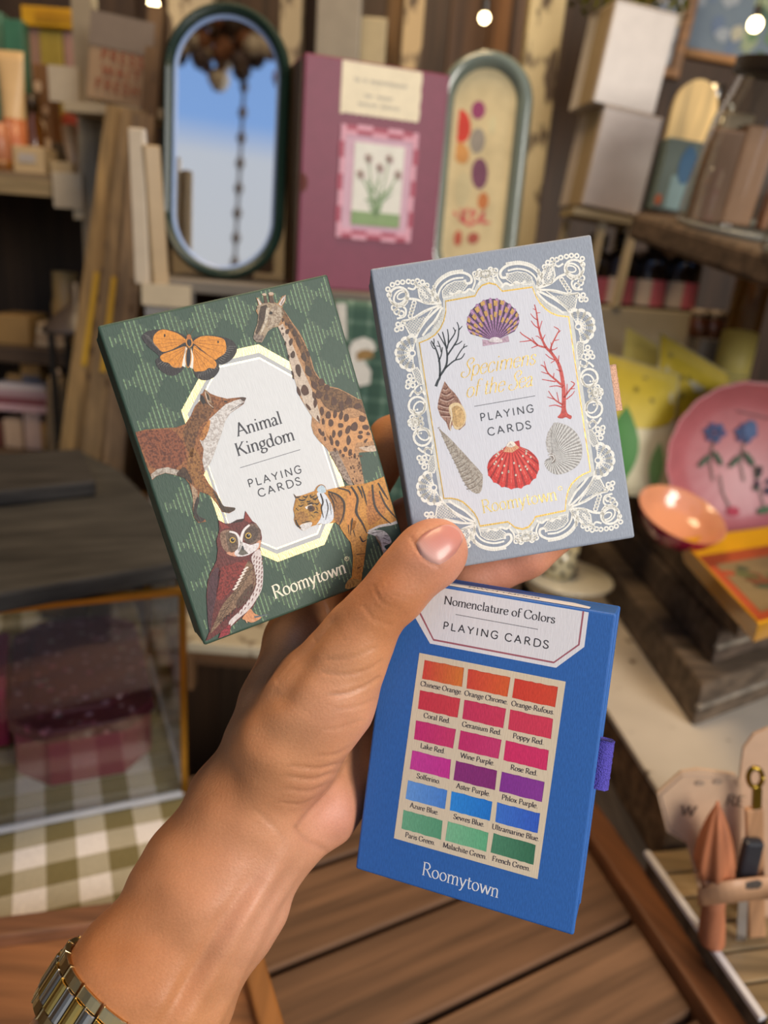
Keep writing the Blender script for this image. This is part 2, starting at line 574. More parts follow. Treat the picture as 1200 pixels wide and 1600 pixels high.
X = 0.43
GL = {
    'a': ([K((.06, .33), (.11, .41), (.20, .43), (.28, .36), (.29, .26)), L((.29, .30), (.29, .08)), K((.29, .09), (.32, .01), (.40, .04)), K((.29, .26), (.15, .22), (.05, .14), (.08, .02), (.19, .01), (.29, .10))], .42),
    'b': ([L((.10, .0), (.10, .70)), K((.10, .30), (.20, .43), (.35, .40), (.42, .22), (.35, .03), (.20, .0), (.10, .08)), SF(.06, .70, .05)], .48),
    'c': ([K((.37, .33), (.27, .43), (.12, .39), (.05, .21), (.12, .03), (.26, .0), (.38, .10)), DOT(.35, .34, .035)], .42),
    'd': ([L((.38, .0), (.38, .70)), K((.38, .32), (.28, .43), (.12, .40), (.05, .21), (.12, .02), (.27, .01), (.38, .12)), SF(.33, .70, .05), SF(.43, .0, .05)], .50),
    'e': ([L((.07, .25), (.37, .25)), K((.37, .25), (.34, .39), (.22, .43), (.09, .36), (.05, .21), (.12, .03), (.26, .0), (.38, .10))], .43),
    'f': ([L((.12, .0), (.12, .55)), K((.12, .52), (.15, .68), (.27, .70), (.33, .65)), L((.03, .42), (.28, .42)), SF(.12, .0)], .29),
    'g': ([A_(.20, .28, .14, .15), K((.13, .15), (.07, .08), (.14, .02), (.30, .0), (.38, -.08), (.30, -.20), (.14, -.21), (.04, -.13), (.12, -.02)), K((.30, .38), (.36, .44), (.41, .42))], .44),
    'h': ([L((.10, .0), (.10, .70)), K((.10, .30), (.20, .42), (.32, .42), (.38, .32), (.38, .0)), SF(.10, .0), SF(.38, .0), SF(.06, .70, .05)], .50),
    'i': ([L((.12, .0), (.12, .43)), DOT(.12, .60, .05), SF(.12, .0), SF(.07, .42, .05)], .24),
    'k': ([L((.10, .0), (.10, .70)), L((.36, .42), (.11, .20)), L((.18, .26), (.40, .0)), SF(.10, .0), SF(.42, .0), SF(.36, .42, .07), SF(.06, .70, .05)], .48),
    'l': ([L((.12, .0), (.12, .70)), SF(.12, .0), SF(.08, .70, .05)], .24),
    'm': ([L((.10, .0), (.10, .43)), K((.10, .30), (.20, .42), (.31, .42), (.37, .32), (.37, .0)), K((.37, .30), (.47, .42), (.58, .42), (.64, .32), (.64, .0)), SF(.10, .0), SF(.37, .0), SF(.64, .0), SF(.06, .42, .05)], .75),
    'n': ([L((.10, .0), (.10, .43)), K((.10, .30), (.20, .42), (.32, .42), (.38, .32), (.38, .0)), SF(.10, .0), SF(.38, .0), SF(.06, .42, .05)], .50),
    'o': ([A_(.24, .215, .185, .215)], .48),
    'p': ([L((.10, -.22), (.10, .43)), K((.10, .30), (.20, .43), (.35, .40), (.42, .22), (.35, .03), (.20, .0), (.10, .10)), SF(.10, -.22), SF(.06, .42, .05)], .48),
    'r': ([L((.10, .0), (.10, .43)), K((.10, .28), (.18, .40), (.29, .42)), DOT(.29, .38, .045), SF(.10, .0), SF(.06, .42, .05)], .34),
    's': ([K((.30, .33), (.24, .42), (.12, .42), (.07, .33), (.14, .25), (.25, .19), (.31, .10), (.24, .0), (.12, .0), (.05, .10))], .36),
    't': ([L((.13, .57), (.13, .12)), K((.13, .14), (.17, .01), (.30, .06)), L((.03, .42), (.28, .42))], .30),
    'u': ([K((.10, .42), (.10, .12), (.18, .0), (.30, .04), (.38, .14)), L((.38, .43), (.38, .0)), SF(.06, .42, .05), SF(.34, .42, .05), SF(.43, .0, .05)], .50),
    'v': ([L((.06, .43), (.23, .0)), L((.23, .0), (.40, .43)), SF(.06, .43, .07), SF(.40, .43, .06)], .46),
    'w': ([L((.05, .43), (.20, .0)), L((.20, .0), (.35, .43)), L((.35, .43), (.50, .0)), L((.50, .0), (.64, .43)), SF(.05, .43, .07), SF(.35, .43, .06), SF(.64, .43, .06)], .68),
    'x': ([L((.07, .43), (.39, .0)), L((.39, .43), (.07, .0)), SF(.07, .43, .06), SF(.39, .43, .06), SF(.07, .0, .06), SF(.39, .0, .06)], .46),
    'y': ([L((.06, .43), (.23, .0)), K((.40, .43), (.23, .0), (.14, -.18), (.05, -.20)), SF(.06, .43, .07), SF(.40, .43, .06)], .46),
    'z': ([L((.06, .42), (.36, .42)), L((.36, .42), (.05, .0)), L((.05, .01), (.37, .01))], .42),
    'A': ([L((.06, .0), (.32, .70)), L((.30, .70), (.60, .0)), L((.16, .24), (.48, .24)), SF(.06, .0), SF(.60, .0)], .66),
    'B': ([L((.13, .0), (.13, .68)), K((.13, .68), (.35, .67), (.44, .54), (.36, .39), (.13, .36)), K((.13, .36), (.40, .34), (.50, .19), (.40, .02), (.13, .0)), SF(.11, .0), SF(.11, .68)], .55),
    'C': ([K((.58, .52), (.50, .66), (.34, .69), (.14, .60), (.06, .34), (.14, .09), (.34, .0), (.50, .03), (.60, .16)), L((.58, .66), (.58, .50))], .65),
    'D': ([L((.14, .0), (.14, .68)), K((.14, .68), (.40, .67), (.60, .55), (.65, .34), (.60, .13), (.40, .01), (.14, .0)), SF(.12, .0), SF(.12, .68)], .71),
    'F': ([L((.14, .0), (.14, .68)), L((.14, .67), (.48, .67)), L((.14, .36), (.40, .36)), L((.48, .67), (.48, .55)), SF(.14, .0)], .53),
    'G': ([K((.58, .54), (.50, .66), (.34, .69), (.14, .60), (.06, .34), (.14, .09), (.34, .0), (.50, .03), (.58, .08)), L((.58, .30), (.58, .06)), L((.58, .66), (.58, .52)), SF(.58, .30, .09)], .70),
    'K': ([L((.14, .0), (.14, .68)), L((.54, .68), (.16, .30)), L((.26, .42), (.60, .0)), SF(.14, .0), SF(.14, .68), SF(.54, .68), SF(.62, .0)], .67),
    'L': ([L((.14, .0), (.14, .68)), L((.14, .01), (.50, .01)), L((.50, .0), (.50, .13)), SF(.14, .68)], .55),
    'M': ([L((.12, .0), (.14, .68)), L((.14, .68), (.42, .03)), L((.42, .03), (.70, .68)), L((.70, .68), (.73, .0)), SF(.12, .0), SF(.73, .0), SF(.12, .68, .06), SF(.73, .68, .06)], .84),
    'N': ([L((.12, .0), (.12, .66)), L((.12, .68), (.62, .0)), L((.62, .02), (.62, .68)), SF(.12, .0), SF(.62, .68), SF(.08, .68, .06)], .74),
    'O': ([A_(.38, .34, .31, .35)], .76),
    'P': ([L((.14, .0), (.14, .68)), K((.14, .68), (.38, .67), (.49, .50), (.38, .33), (.14, .31)), SF(.14, .0), SF(.12, .68, .06)], .56),
    'R': ([L((.14, .0), (.14, .68)), K((.14, .68), (.38, .67), (.49, .51), (.38, .36), (.14, .34)), L((.30, .35), (.58, .0)), SF(.14, .0), SF(.12, .68, .06), SF(.60, .0, .06)], .63),
    'S': ([K((.42, .54), (.36, .66), (.22, .69), (.10, .62), (.09, .49), (.22, .38), (.38, .28), (.45, .15), (.36, .02), (.20, .0), (.09, .05), (.06, .17))], .50),
    'T': ([L((.32, .0), (.32, .67)), L((.05, .67), (.59, .67)), L((.05, .67), (.05, .55)), L((.59, .67), (.59, .55)), SF(.32, .0)], .63),
    'U': ([K((.13, .68), (.13, .20), (.22, .01), (.40, .0), (.55, .08), (.58, .25), (.58, .68)), SF(.13, .68), SF(.58, .68)], .70),
    'W': ([L((.04, .68), (.26, .0)), L((.26, .0), (.47, .66)), L((.47, .66), (.70, .0)), L((.70, .0), (.90, .68)), SF(.04, .68), SF(.47, .68), SF(.90, .68)], .94),
    'Y': ([L((.06, .68), (.32, .32)), L((.32, .32), (.58, .68)), L((.32, .33), (.32, .0)), SF(.32, .0), SF(.06, .68), SF(.58, .68)], .64),
    'I': ([L((.14, .0), (.14, .68)), SF(.14, .0), SF(.14, .68)], .28),
    'H': ([L((.13, .0), (.13, .68)), L((.58, .0), (.58, .68)), L((.13, .35), (.58, .35)), SF(.13, .0), SF(.13, .68), SF(.58, .0), SF(.58, .68)], .71),
    'E': ([L((.13, .0), (.13, .68)), L((.13, .67), (.46, .67)), L((.13, .36), (.40, .36)), L((.13, .01), (.48, .01)), SF(.13, .0), SF(.13, .68)], .54),
    '.': ([DOT(.09, .04, .05)], .20),
    '-': ([L((.04, .22), (.24, .22))], .28),
    ' ': ([], .24),
}
SWASH_S = ([K((.40, .50), (.52, .56), (.56, .68), (.44, .76), (.28, .70), (.22, .56), (.30, .42), (.42, .28), (.42, .10), (.28, -.02), (.10, .0), (.0, .10), (.04, .22), (.16, .20))], .52)
SANS_G = ([K((.60, .54), (.50, .66), (.36, .69), (.16, .60), (.07, .34), (.16, .09), (.36, .0), (.52, .05), (.60, .16)), L((.60, .17), (.60, .32)), L((.38, .32), (.60, .32))], .70)
SANS_C = ([K((.60, .54), (.50, .66), (.36, .69), (.16, .60), (.07, .34), (.16, .09), (.36, .0), (.50, .03), (.60, .14))], .68)


def ribbon(pts, wf):
    """Quads along a polyline; wf(dx, dy, t) gives the half width."""
    n = len(pts)
    vs = []
    for i, p in enumerate(pts):
        a = pts[max(i - 1, 0)]
        b = pts[min(i + 1, n - 1)]
        dx, dy = b[0] - a[0], b[1] - a[1]
        l = math.hypot(dx, dy) or 1e-9
        w = wf(dx / l, dy / l, i / max(n - 1, 1))
        nx, ny = -dy / l * w, dx / l * w
        vs += [(p[0] + nx, p[1] + ny), (p[0] - nx, p[1] - ny)]
    return [[vs[2 * i], vs[2 * i + 1], vs[2 * i + 3], vs[2 * i + 2]] for i in range(n - 1)]


def disc(x, y, r, n=10):
    return [[(x + r * math.cos(2 * math.pi * k / n), y + r * math.sin(2 * math.pi * k / n)) for k in range(n)]]


def glyph_polys(ch, style):
    st, adv = GL[ch]
    if style == 'sans':
        if ch == 'G':
            st, adv = SANS_G
        if ch == 'C':
            st, adv = SANS_C
        st = [s for s in st if s[0] != 'S']
        if ch == 'L':
            st = st[:2]
        wf = lambda dx, dy, t: 0.050
        adv += 0.13
    elif style == 'script':
        if ch == 'S':
            st, adv = SWASH_S
        st = [s for s in st if s[0] != 'S']
        wf = lambda dx, dy, t: 0.011 + 0.022 * abs(dy) ** 1.5
        adv -= 0.02
    else:
        k = {'light': 0.85, 'bold': 1.5}.get(style, 1.15)
        wf = lambda dx, dy, t: (0.015 + 0.032 * abs(dx * 0.26 - dy * 0.966)) * k
    out = []
    for s in st:
        if s[0] == 'L':
            out += ribbon(s[1], wf)
        elif s[0] == 'S':
            out += ribbon(s[1], lambda dx, dy, t: 0.014)
        else:
            out += disc(s[1][0][0], s[1][0][1], s[2] * (0.75 if style == 'script' else 1), 8)
    if style == 'script':
        out = [[(x + 0.42 * y, y) for x, y in q] for q in out]
    return out, adv


def text_polys(s, style):
    x, out = 0.0, []
    for ch in s:
        q, adv = glyph_polys(ch, style)
        out += [[(a + x, b) for a, b in r] for r in q]
        x += adv
    if style == 'sans':
        x -= 0.13
    return out, x


# ------------------------------------------------------------------ the three card boxes (rigid poses)
def rodr(r):
    t = np.linalg.norm(r) + 1e-12
    k = np.array(r) / t
    S = np.array([[0, -k[2], k[1]], [k[2], 0, -k[0]], [-k[1], k[0], 0]])
    return np.eye(3) + math.sin(t) * S + (1 - math.cos(t)) * S @ S


CB = np.array([_R, -_U, _F]).T     # camera frame (x right, y down, z forward) -> place


class Art:
    """Shapes printed on the front of a box: u to the right, v down, metres from the middle of the face."""

    def __init__(self, Rb, t, w, h, d, ob):
        self.R, self.t, self.w, self.h, self.d, self.ob = Rb, np.array(t), w, h, d, ob
        self.mb, self.lay = None, 0
        self.clip = 0.0008

    def uv(self, p):
        dr = np.array([(p[0] - 600) / FPX, (p[1] - 800) / FPX, 1.0])
        n = self.R[:, 2]
        P = dr * (self.t @ n) / (dr @ n)
        q = self.R.T @ (P - self.t)
        return (q[0], q[1])

    def start(self):
        self.mb = MB()

    def done(self, name, mat='print', label=None):
        o = self.mb.build(name, mat, self.ob)
        if label:
            o['label'] = label
        return o

    def raw(self, pts, col, lay):
        """pts in u, v; clipped to the face."""
        W, Hh = self.w / 2 - self.clip, self.h / 2 - self.clip
        for ax, lim, sg in ((0, W, 1), (0, -W, -1), (1, Hh, 1), (1, -Hh, -1)):
            o = []
            for i in range(len(pts)):
                a, b = pts[i - 1], pts[i]
                ia, ib = (lim - a[ax]) * sg >= 0, (lim - b[ax]) * sg >= 0
                if ia != ib:
                    k = (lim - a[ax]) / (b[ax] - a[ax])
                    o.append((a[0] + (b[0] - a[0]) * k, a[1] + (b[1] - a[1]) * k))
                if ib:
                    o.append(b)
            pts = o
            if len(pts) < 3:
                return
        ar = sum(pts[i - 1][0] * pts[i][1] - pts[i][0] * pts[i - 1][1] for i in range(len(pts)))
        if ar > 0:
            pts = pts[::-1]
        self.mb.add([(p[0], p[1], -0.00003 - 0.000022 * lay) for p in pts], [tuple(range(len(pts)))], col)

    def poly(self, pts, col, lay, sp=0.0):
        self.raw([self.uv(p) for p in pts], H(col, sp), lay)

    def blob(self, pts, col, lay, sp=0.0):
        """closed smooth outline through the points"""
        n = len(pts)
        q = catmull([pts[-1]] + list(pts) + [pts[0], pts[1]], 4)
        q = q[4:4 + 4 * n]
        self.poly(q, col, lay, sp)

    def stroke(self, pts, w0, w1, col, lay, sp=0.0, curve=True, mid=None):
        q = catmull(pts, 5) if curve and len(pts) > 2 else list(pts)
        for r in ribbon(q, lambda dx, dy, t: 0.5 * (w0 + (w1 - w0) * t if mid is None else (w0 + (mid - w0) * 2 * t if t < .5 else mid + (w1 - mid) * (2 * t - 1)))):
            self.poly(r, col, lay, sp)

    def ell(self, c, rx, ry, col, lay, rot=0, sp=0.0, n=18):
        ca, sa = math.cos(math.radians(rot)), math.sin(math.radians(rot))
        self.poly([(c[0] + rx * math.cos(a) * ca - ry * math.sin(a) * sa, c[1] + rx * math.cos(a) * sa + ry * math.sin(a) * ca)
                   for a in [2 * math.pi * k / n for k in range(n)]], col, lay, sp)

    def ring(self, c, r, w, col, lay, n=18, ry=None, rot=0):
        ry = ry or r
        ca, sa = math.cos(math.radians(rot)), math.sin(math.radians(rot))
        q = [(c[0] + r * math.cos(a) * ca - ry * math.sin(a) * sa, c[1] + r * math.cos(a) * sa + ry * math.sin(a) * ca) for a in [2 * math.pi * k / n for k in range(n + 1)]]
        for s in ribbon(q, lambda dx, dy, t: w / 2):
            self.poly(s, col, lay)

    def text(self, s, pl, pr, cap, style, col, lay, fit=True):
        """baseline from pl to pr (pixels of the photograph), capital height cap pixels"""
        a, b = np.array(self.uv(pl)), np.array(self.uv(pr))
        k = np.linalg.norm(b - a) / math.dist(pl, pr)
        e1 = (b - a) / np.linalg.norm(b - a)
        e2 = np.array([e1[1], -e1[0]])
        q, W = text_polys(s, style)
        sv = cap * k / 0.68
        su = np.linalg.norm(b - a) / W if fit else sv
        for r in q:
            self.raw([tuple(a + e1 * x * su + e2 * y * sv) for x, y in r], H(col), lay)

    def centred(self, s, pm, du, cap, style, col, lay, wide=1.0):
        a = np.array(self.uv(pm))
        k = 0.000225
        q, W = text_polys(s, style)
        sv = cap * k / 0.68
        for r in q:
            self.raw([(a[0] + (x - W / 2) * sv * wide, a[1] - y * sv) for x, y in r], H(col), lay)


def T(ox, oy, s):
    return lambda *pts: [(ox + x / s, oy + y / s) for x, y in pts]


c1, c2, c3, c4 = T(140, 420, 4.615), T(360, 420, 4.286), T(200, 700, 5), T(400, 700, 5)
c5, c6, c7, c8 = T(570, 360, 5.4545), T(780, 360, 5.4545), T(600, 620, 5.925), T(790, 620, 5.714)
b1, b2, b3, b4 = T(550, 890, 5.4545), T(750, 890, 5.217), T(550, 1160, 5.159), T(740, 1160, 5.0)


def card_box(rvec, t, w, h, label, base_col, drawer_cols, tab_col, tab_v, group='playing card boxes in the hand'):
    Rb = rodr(np.array(rvec))
    mw = CB @ Rb
    p = CAM + CB @ np.array(t)
    m4 = Matrix(((mw[0, 0], mw[0, 1], mw[0, 2], p[0]), (mw[1, 0], mw[1, 1], mw[1, 2], p[1]), (mw[2, 0], mw[2, 1], mw[2, 2], p[2]), (0, 0, 0, 1)))
    root = thing('playing_card_box', label, 'card box', mat=m4, group=group)
    d = 0.0236
    c = H(base_col)
    wall = 0.0018
    s = MB()
    W, Hh = w / 2, h / 2
    # wrapped sleeve: a C of board open at the right, its board edges showing there
    s.prism([(-W, -Hh), (W, -Hh), (W, Hh), (-W, Hh)], 0, wall, c)
    s.build('front_panel', 'print', root, bevel=0.0009, seg=3)
    s = MB()
    s.prism([(-W, -Hh), (W, -Hh), (W, Hh), (-W, Hh)], d - wall, d, c)
    s.build('back_panel', 'print', root, bevel=0.0007)
    s = MB()
    s.box((-W + wall / 2 + .0002, 0, d / 2), (wall, h - .0006, d - 2 * wall + 0.0016), c)
    s.box((0, -Hh + wall / 2 + .0002, d / 2), (w - .0006, wall, d - 2 * wall + 0.0016), c)
    s.box((0, Hh - wall / 2 - .0002, d / 2), (w - .0006, wall, d - 2 * wall + 0.0016), c)
    s.build('sleeve_edge', 'print', root, bevel=0.0005)
    dr = MB()
    n = len(drawer_cols)
    z0, z1 = wall + .0006, d - wall - .0006
    y0, y1 = -Hh + 2 * wall, Hh - 2 * wall
    dr.box((-.002, 0, (z0 + z1) / 2), (w - .005, y1 - y0, z1 - z0), H('#f3efe6'))
    for i, cc in enumerate(drawer_cols):
        ya, yb = y0 + (y1 - y0) * i / n, y0 + (y1 - y0) * (i + 1) / n
        dr.box((W - .0052, (ya + yb) / 2, (z0 + z1) / 2), (.002, yb - ya - .0008, (z1 - z0) * .8), H(cc))
    dr.build('drawer', 'paper', root)
    if tab_col:
        tb = MB()
        pr = [(W - .006, 0), (W + .0010, -.0012), (W + .0036, -.0009), (W + .0046, .0010), (W + .0036, .0030), (W + .0010, .0034), (W - .006, .0022)]
        vs, fs = [], []
        rows = 16
        for r in range(rows + 1):
            vv = tab_v - .0085 + .017 * r / rows
            for (x, z) in pr:
                vs.append((x + .0001 * math.sin(r * 2.7 + z * 900), vv, z + .006))
        k = len(pr)
        for r in range(rows):
            for j in range(k):
                fs.append((r * k + j, r * k + (j + 1) % k, (r + 1) * k + (j + 1) % k, (r + 1) * k + j))
        fs.append(tuple(range(k)))
        fs.append(tuple(rows * k + j for j in range(k - 1, -1, -1)))
        tb.add(vs, fs, H(tab_col))
        o = tb.build('pull_tab', M_TAB, root, smooth=True)
        o['label'] = 'ribbed ribbon pull tab'
    return Art(Rb, t, w, h, d, root)


def m_tab():
    m, t, b = nm('knitted_ribbon')
    a = nd(t, 'ShaderNodeAttribute', attribute_name='Col')
    v = coords(t, (1, 1, 1))
    n = nd(t, 'ShaderNodeTexVoronoi')
    n.inputs['Scale'].default_value = 1900
    t.links.new(v, n.inputs['Vector'])
    c = mixc(t, 'MULTIPLY', 1.0, a.outputs['Color'], ramp(t, n.outputs['Distance'], [(0.1, g(1.15)), (0.7, g(0.7))]))
    t.links.new(c, b.inputs['Base Color'])
    b.inputs['Roughness'].default_value = 0.85
    bump(t, b, n.outputs['Distance'], 0.6, 0.0005)
    return m


M_TAB = m_tab()

# ================================================================== green box: animals
POSES = {'green': ((0.09773, -0.36255, -0.30438), (-0.0404, -0.01928, 0.26618), 0.08, 0.11), 'grey': ((0.05883, -0.03869, -0.16426), (0.04339, -0.03825, 0.27646), 0.08, 0.11), 'blue': ((0.01726, 0.34797, 0.12675), (0.03323, 0.08325, 0.27091), 0.08, 0.11)}
G = card_box(*POSES['green'], 'dark green card box printed with giraffe, fox, owl, tiger and butterfly', '#3a5040', ['#f3efe6'], None, 0)
GV = G
# harlequin of fine upright strokes
G.start()
u0, v0 = G.uv((209, 526))
HP, VP, NS = 0.01165, 0.0139, 8
pitch = HP / NS
i = -60
while i < 120:
    u = u0 + i * pitch * 1.0
    i += 1
    if abs(u) > G.w / 2 - .0012:
        continue
    fr = ((u - u0) / HP + 0.5) % 1 - 0.5
    hh = VP / 2 * (1 - 2 * abs(fr)) * 0.97
    if hh < 0.0006:
        hh = 0.0009
    for j in range(-4, 9):
        v = v0 + j * VP
        G.raw([(u - .00020, v - hh), (u + .00020, v - hh), (u + .00020, v + hh), (u - .00020, v + hh)], H('#7d9c72', 0.7), 1)
        G.raw([(u + .00020, v - hh), (u + pitch - .00020, v - hh * .95), (u + pitch - .00020, v + hh * .95), (u + .00020, v + hh)], H('#475a4a', 0.3), 0)
G.done('harlequin_pattern')
# octagonal plaque
octo = [(283, 642), (331, 554), (404, 538), (481, 581), (541, 768), (507, 851), (434, 878), (352, 843)]
OC = (414, 712)


def sc(p, k):
    return [(OC[0] + (x - OC[0]) * k, OC[1] + (y - OC[1]) * k) for x, y in p]


G.start()
G.poly(octo, '#cfbe88', 2)
G.done('foil_frame', 'foil')
G.start()
G.poly(sc(octo, .925), '#b9bab8', 3)
G.done('plaque_band', 'paper')
G.start()
G.poly(sc(octo, .885), '#e4d8b0', 4)
G.done('foil_line', 'foil')
G.start()
G.poly(sc(octo, .868), '#d9d9d6', 5)
G.done('plaque', 'paper')
G.start()
G.text('Animal', (371, 682), (442, 661), 19, 'serif', '#4a4a4e', 6)
G.text('Kingdom', (370, 713), (461.5, 687), 19, 'serif', '#4a4a4e', 6)
G.stroke([(375, 731), (469, 702.5)], 1, 1, '#77777a', 6)
G.text('PLAYING', (388, 762), (472.5, 738), 11.5, 'sans', '#48484c', 6)
G.text('CARDS', (404, 777), (471.5, 756.5), 11.5, 'sans', '#48484c', 6)
G.done('plaque_lettering', 'paper')
G.start()
G.text('Roomytown', (428, 936), (542, 894), 20, 'serif', '#f4ecd0', 9)
G.ring((541.5, 873), 3.2, .8, '#f0e6b8', 9)
G.text('R', (540, 874.6), (543, 873.6), 3, 'sans', '#f0e6b8', 9)
G.done('maker_lettering', 'paper')

# butterfly
G.start()
Q = 7
G.blob(c1((700, 500), (640, 460), (560, 438), (490, 437), (420, 450), (375, 485), (390, 525), (430, 570), (500, 630), (475, 660), (490, 710), (540, 755), (600, 772), (650, 750), (680, 710), (695, 600)), '#33302f', Q, .5)
G.blob(c1((740, 510), (800, 485), (880, 482), (960, 492), (1030, 520), (1062, 570), (1050, 620), (1010, 665), (960, 690), (932, 690), (935, 730), (900, 780), (850, 803), (800, 800), (760, 770), (745, 720), (735, 600)), '#33302f', Q, .5)
for P in (((697, 520), (640, 470), (560, 443), (510, 442), (465, 480), (460, 530), (490, 570), (530, 600), (600, 580), (660, 545)),
          ((695, 560), (600, 590), (530, 615), (508, 640), (530, 670), (570, 680), (600, 710), (640, 712), (665, 705), (690, 620)),
          ((745, 530), (800, 490), (880, 486), (950, 500), (975, 520), (985, 570), (975, 610), (930, 640), (900, 655), (840, 610), (780, 560)),
          ((748, 560), (800, 590), (860, 630), (900, 660), (915, 690), (900, 720), (860, 715), (830, 735), (790, 740), (748, 725))):
    G.blob(c1(*P), '#e0912f', Q + 1, .35)
G.poly(c1((692, 560), (665, 700), (690, 712), (706, 580)), '#e8e2d2', Q + 2)
G.poly(c1((733, 570), (749, 640), (745, 722), (722, 712)), '#e8e2d2', Q + 2)
for a, b in (((700, 520), (480, 500)), ((700, 525), (470, 545)), ((698, 530), (500, 575)), ((697, 560), (540, 640)), ((695, 570), (570, 670)), ((694, 580), (610, 700)), ((694, 590), (640, 705)),
             ((745, 525), (960, 510)), ((748, 530), (980, 560)), ((750, 540), (960, 610)), ((752, 560), (900, 650)), ((752, 580), (900, 700)), ((752, 590), (850, 720)), ((752, 600), (800, 735))):
    G.stroke(c1(a, b), .7, .35, '#8a4f1d', Q + 2)
for k in range(9):
    f = k / 8
    G.stroke(c1((385 + 105 * f, 470 + 110 * f), (430 + 80 * f, 490 + 100 * f)), .25, .5, '#8f8c86', Q + 2)
    G.stroke(c1((490 + 160 * f, 690 + 60 * f - 60 * f * f), (520 + 130 * f, 670 + 50 * f)), .3, .5, '#8f8c86', Q + 2)
    G.stroke(c1((1055 - 100 * f, 560 + 120 * f), (1000 - 70 * f, 560 + 100 * f)), .3, .5, '#8f8c86', Q + 2)
    G.stroke(c1((780 + 145 * f, 790 - 70 * f), (790 + 110 * f, 755 - 50 * f)), .3, .5, '#8f8c86', Q + 2)
G.ell(c1((541, 482))[0], 1.3, 2.6, '#2b211c', Q + 3)
G.ell(c1((926, 528))[0], 1.3, 2.0, '#2b211c', Q + 3)
G.ell(c1((718, 530))[0], 5.6, 8, '#d08a3a', Q + 3, -6)
G.ell(c1((718, 532))[0], 3.6, 6, '#22252a', Q + 4, -6)
G.ell(c1((712, 640))[0], 5.0, 16.5, '#c98a3e', Q + 3, 2)
G.ell(c1((712, 638))[0], 3.4, 15.5, '#22252a', Q + 4, 2)
G.ell(c1((716, 492))[0], 3.6, 4.2, '#b06a36', Q + 4)
G.stroke(c1((712, 480), (700, 450), (690, 440)), .5, .3, '#6b5a3c', Q + 4)
G.stroke(c1((722, 480), (760, 430), (800, 405)), .5, .3, '#6b5a3c', Q + 4)
G.done('butterfly_print')

# fox
G.start()
fox = [(210.4, 675.7), (226.7, 671.4), (252.7, 669.2), (274.3, 668.1), (289.5, 662.7), (298.2, 649.7), (304.7, 634.5), (312.3, 625.8), (313.3, 616), (316.5, 614.5), (319.8, 608), (328.5, 615), (339.3, 619.3),
       (354.5, 623), (378.4, 620.4), (383.8, 622.6), (380.5, 631.3), (369.7, 638.8), (358.9, 646.4), (351.3, 658.4), (345.9, 677.9), (339.3, 695.2), (330.7, 719), (320, 738), (318, 742), (328, 758), (338, 770),
       (344, 782), (349, 791), (366, 793), (367, 797), (358, 802), (347, 800), (338, 786), (328, 774), (312, 768), (310, 780), (305, 794), (309, 808), (320, 811), (322, 815), (310, 817), (303, 808), (301, 796),
       (302, 778), (296, 756), (288, 746), (276, 743), (258, 739), (244, 744), (238, 750), (230, 730), (220, 706)]
Q = 10
G.poly(fox, '#9a6236', Q, .9)
G.blob([(214, 677), (240, 672), (268, 672), (285, 690), (290, 715), (270, 735), (245, 733), (231, 722), (222, 700)], '#8a4c2c', Q + 1, 1)
G.blob([(290, 665), (300, 650), (308, 632), (322, 622), (335, 632), (325, 655), (312, 668), (305, 690), (300, 715), (292, 700), (286, 680)], '#7f552e', Q + 1, 1)
G.blob([(300, 700), (312, 712), (314, 735), (322, 756), (335, 772), (343, 790), (330, 776), (310, 764), (296, 748), (292, 725)], '#9b6a34', Q + 1, .9)
G.poly([(366, 626), (378, 623), (382, 626), (379, 631), (369.7, 638), (358.9, 646), (351.3, 658.4), (345.9, 677.9), (339.3, 695.2), (330.7, 719), (320, 738), (316, 720), (318, 702), (312, 688), (320, 672), (327, 655), (340, 643), (352, 632)], '#d6d0c8', Q + 2, .55)
G.blob([(318, 668), (328, 656), (326, 672), (318, 688), (312, 685)], '#c08040', Q + 3, .8)
G.poly([(237, 749), (236, 741), (246, 733), (262, 730), (283, 736), (287, 745), (276, 742.5), (258, 738.5), (244, 743.5)], '#bdb2a2', Q + 2, .7)
G.blob([(288, 730), (296, 742), (300, 756), (290, 748), (276, 742), (280, 735)], '#4c3622', Q + 3, .8)
G.poly([(298, 756), (308, 766), (310, 780), (305, 794), (302, 795), (301, 778)], '#b39678', Q + 2, .8)
G.blob([(308, 776), (311, 784), (307, 796), (310, 806), (320, 811), (312, 816), (304, 808), (302, 795)], '#3c352e', Q + 3, .5)
G.blob([(332, 766), (342, 778), (350, 791), (366, 793), (366, 797), (356, 801), (347, 798), (340, 784)], '#4a3b2d', Q + 3, .4)
G.poly([(312.5, 626), (313.3, 616), (318, 620), (322, 629), (317, 632)], '#2c231d', Q + 3)
G.poly([(319.8, 608), (325, 613), (329, 621), (331, 630), (325, 628), (320, 618)], '#a98a68', Q + 3, .5)
G.poly([(321, 612), (326, 618), (328, 627), (324, 624)], '#3a2a20', Q + 4)
G.stroke([(320, 612), (325, 629), (333, 637)], .8, .8, '#e0cdb8', Q + 4)
G.ell((352, 627.5), 2.6, 1.2, '#33261c', Q + 4, 10)
G.blob([(375, 621), (384, 621.5), (381.5, 627), (377, 625)], '#4d3a30', Q + 4)
G.stroke([(381, 630), (374, 633), (360, 642)], 1.2, .6, '#3a2c24', Q + 4)
G.stroke([(300, 660), (292, 672), (283, 678)], 1.4, .6, '#5d3c22', Q + 4)
G.done('fox_print')

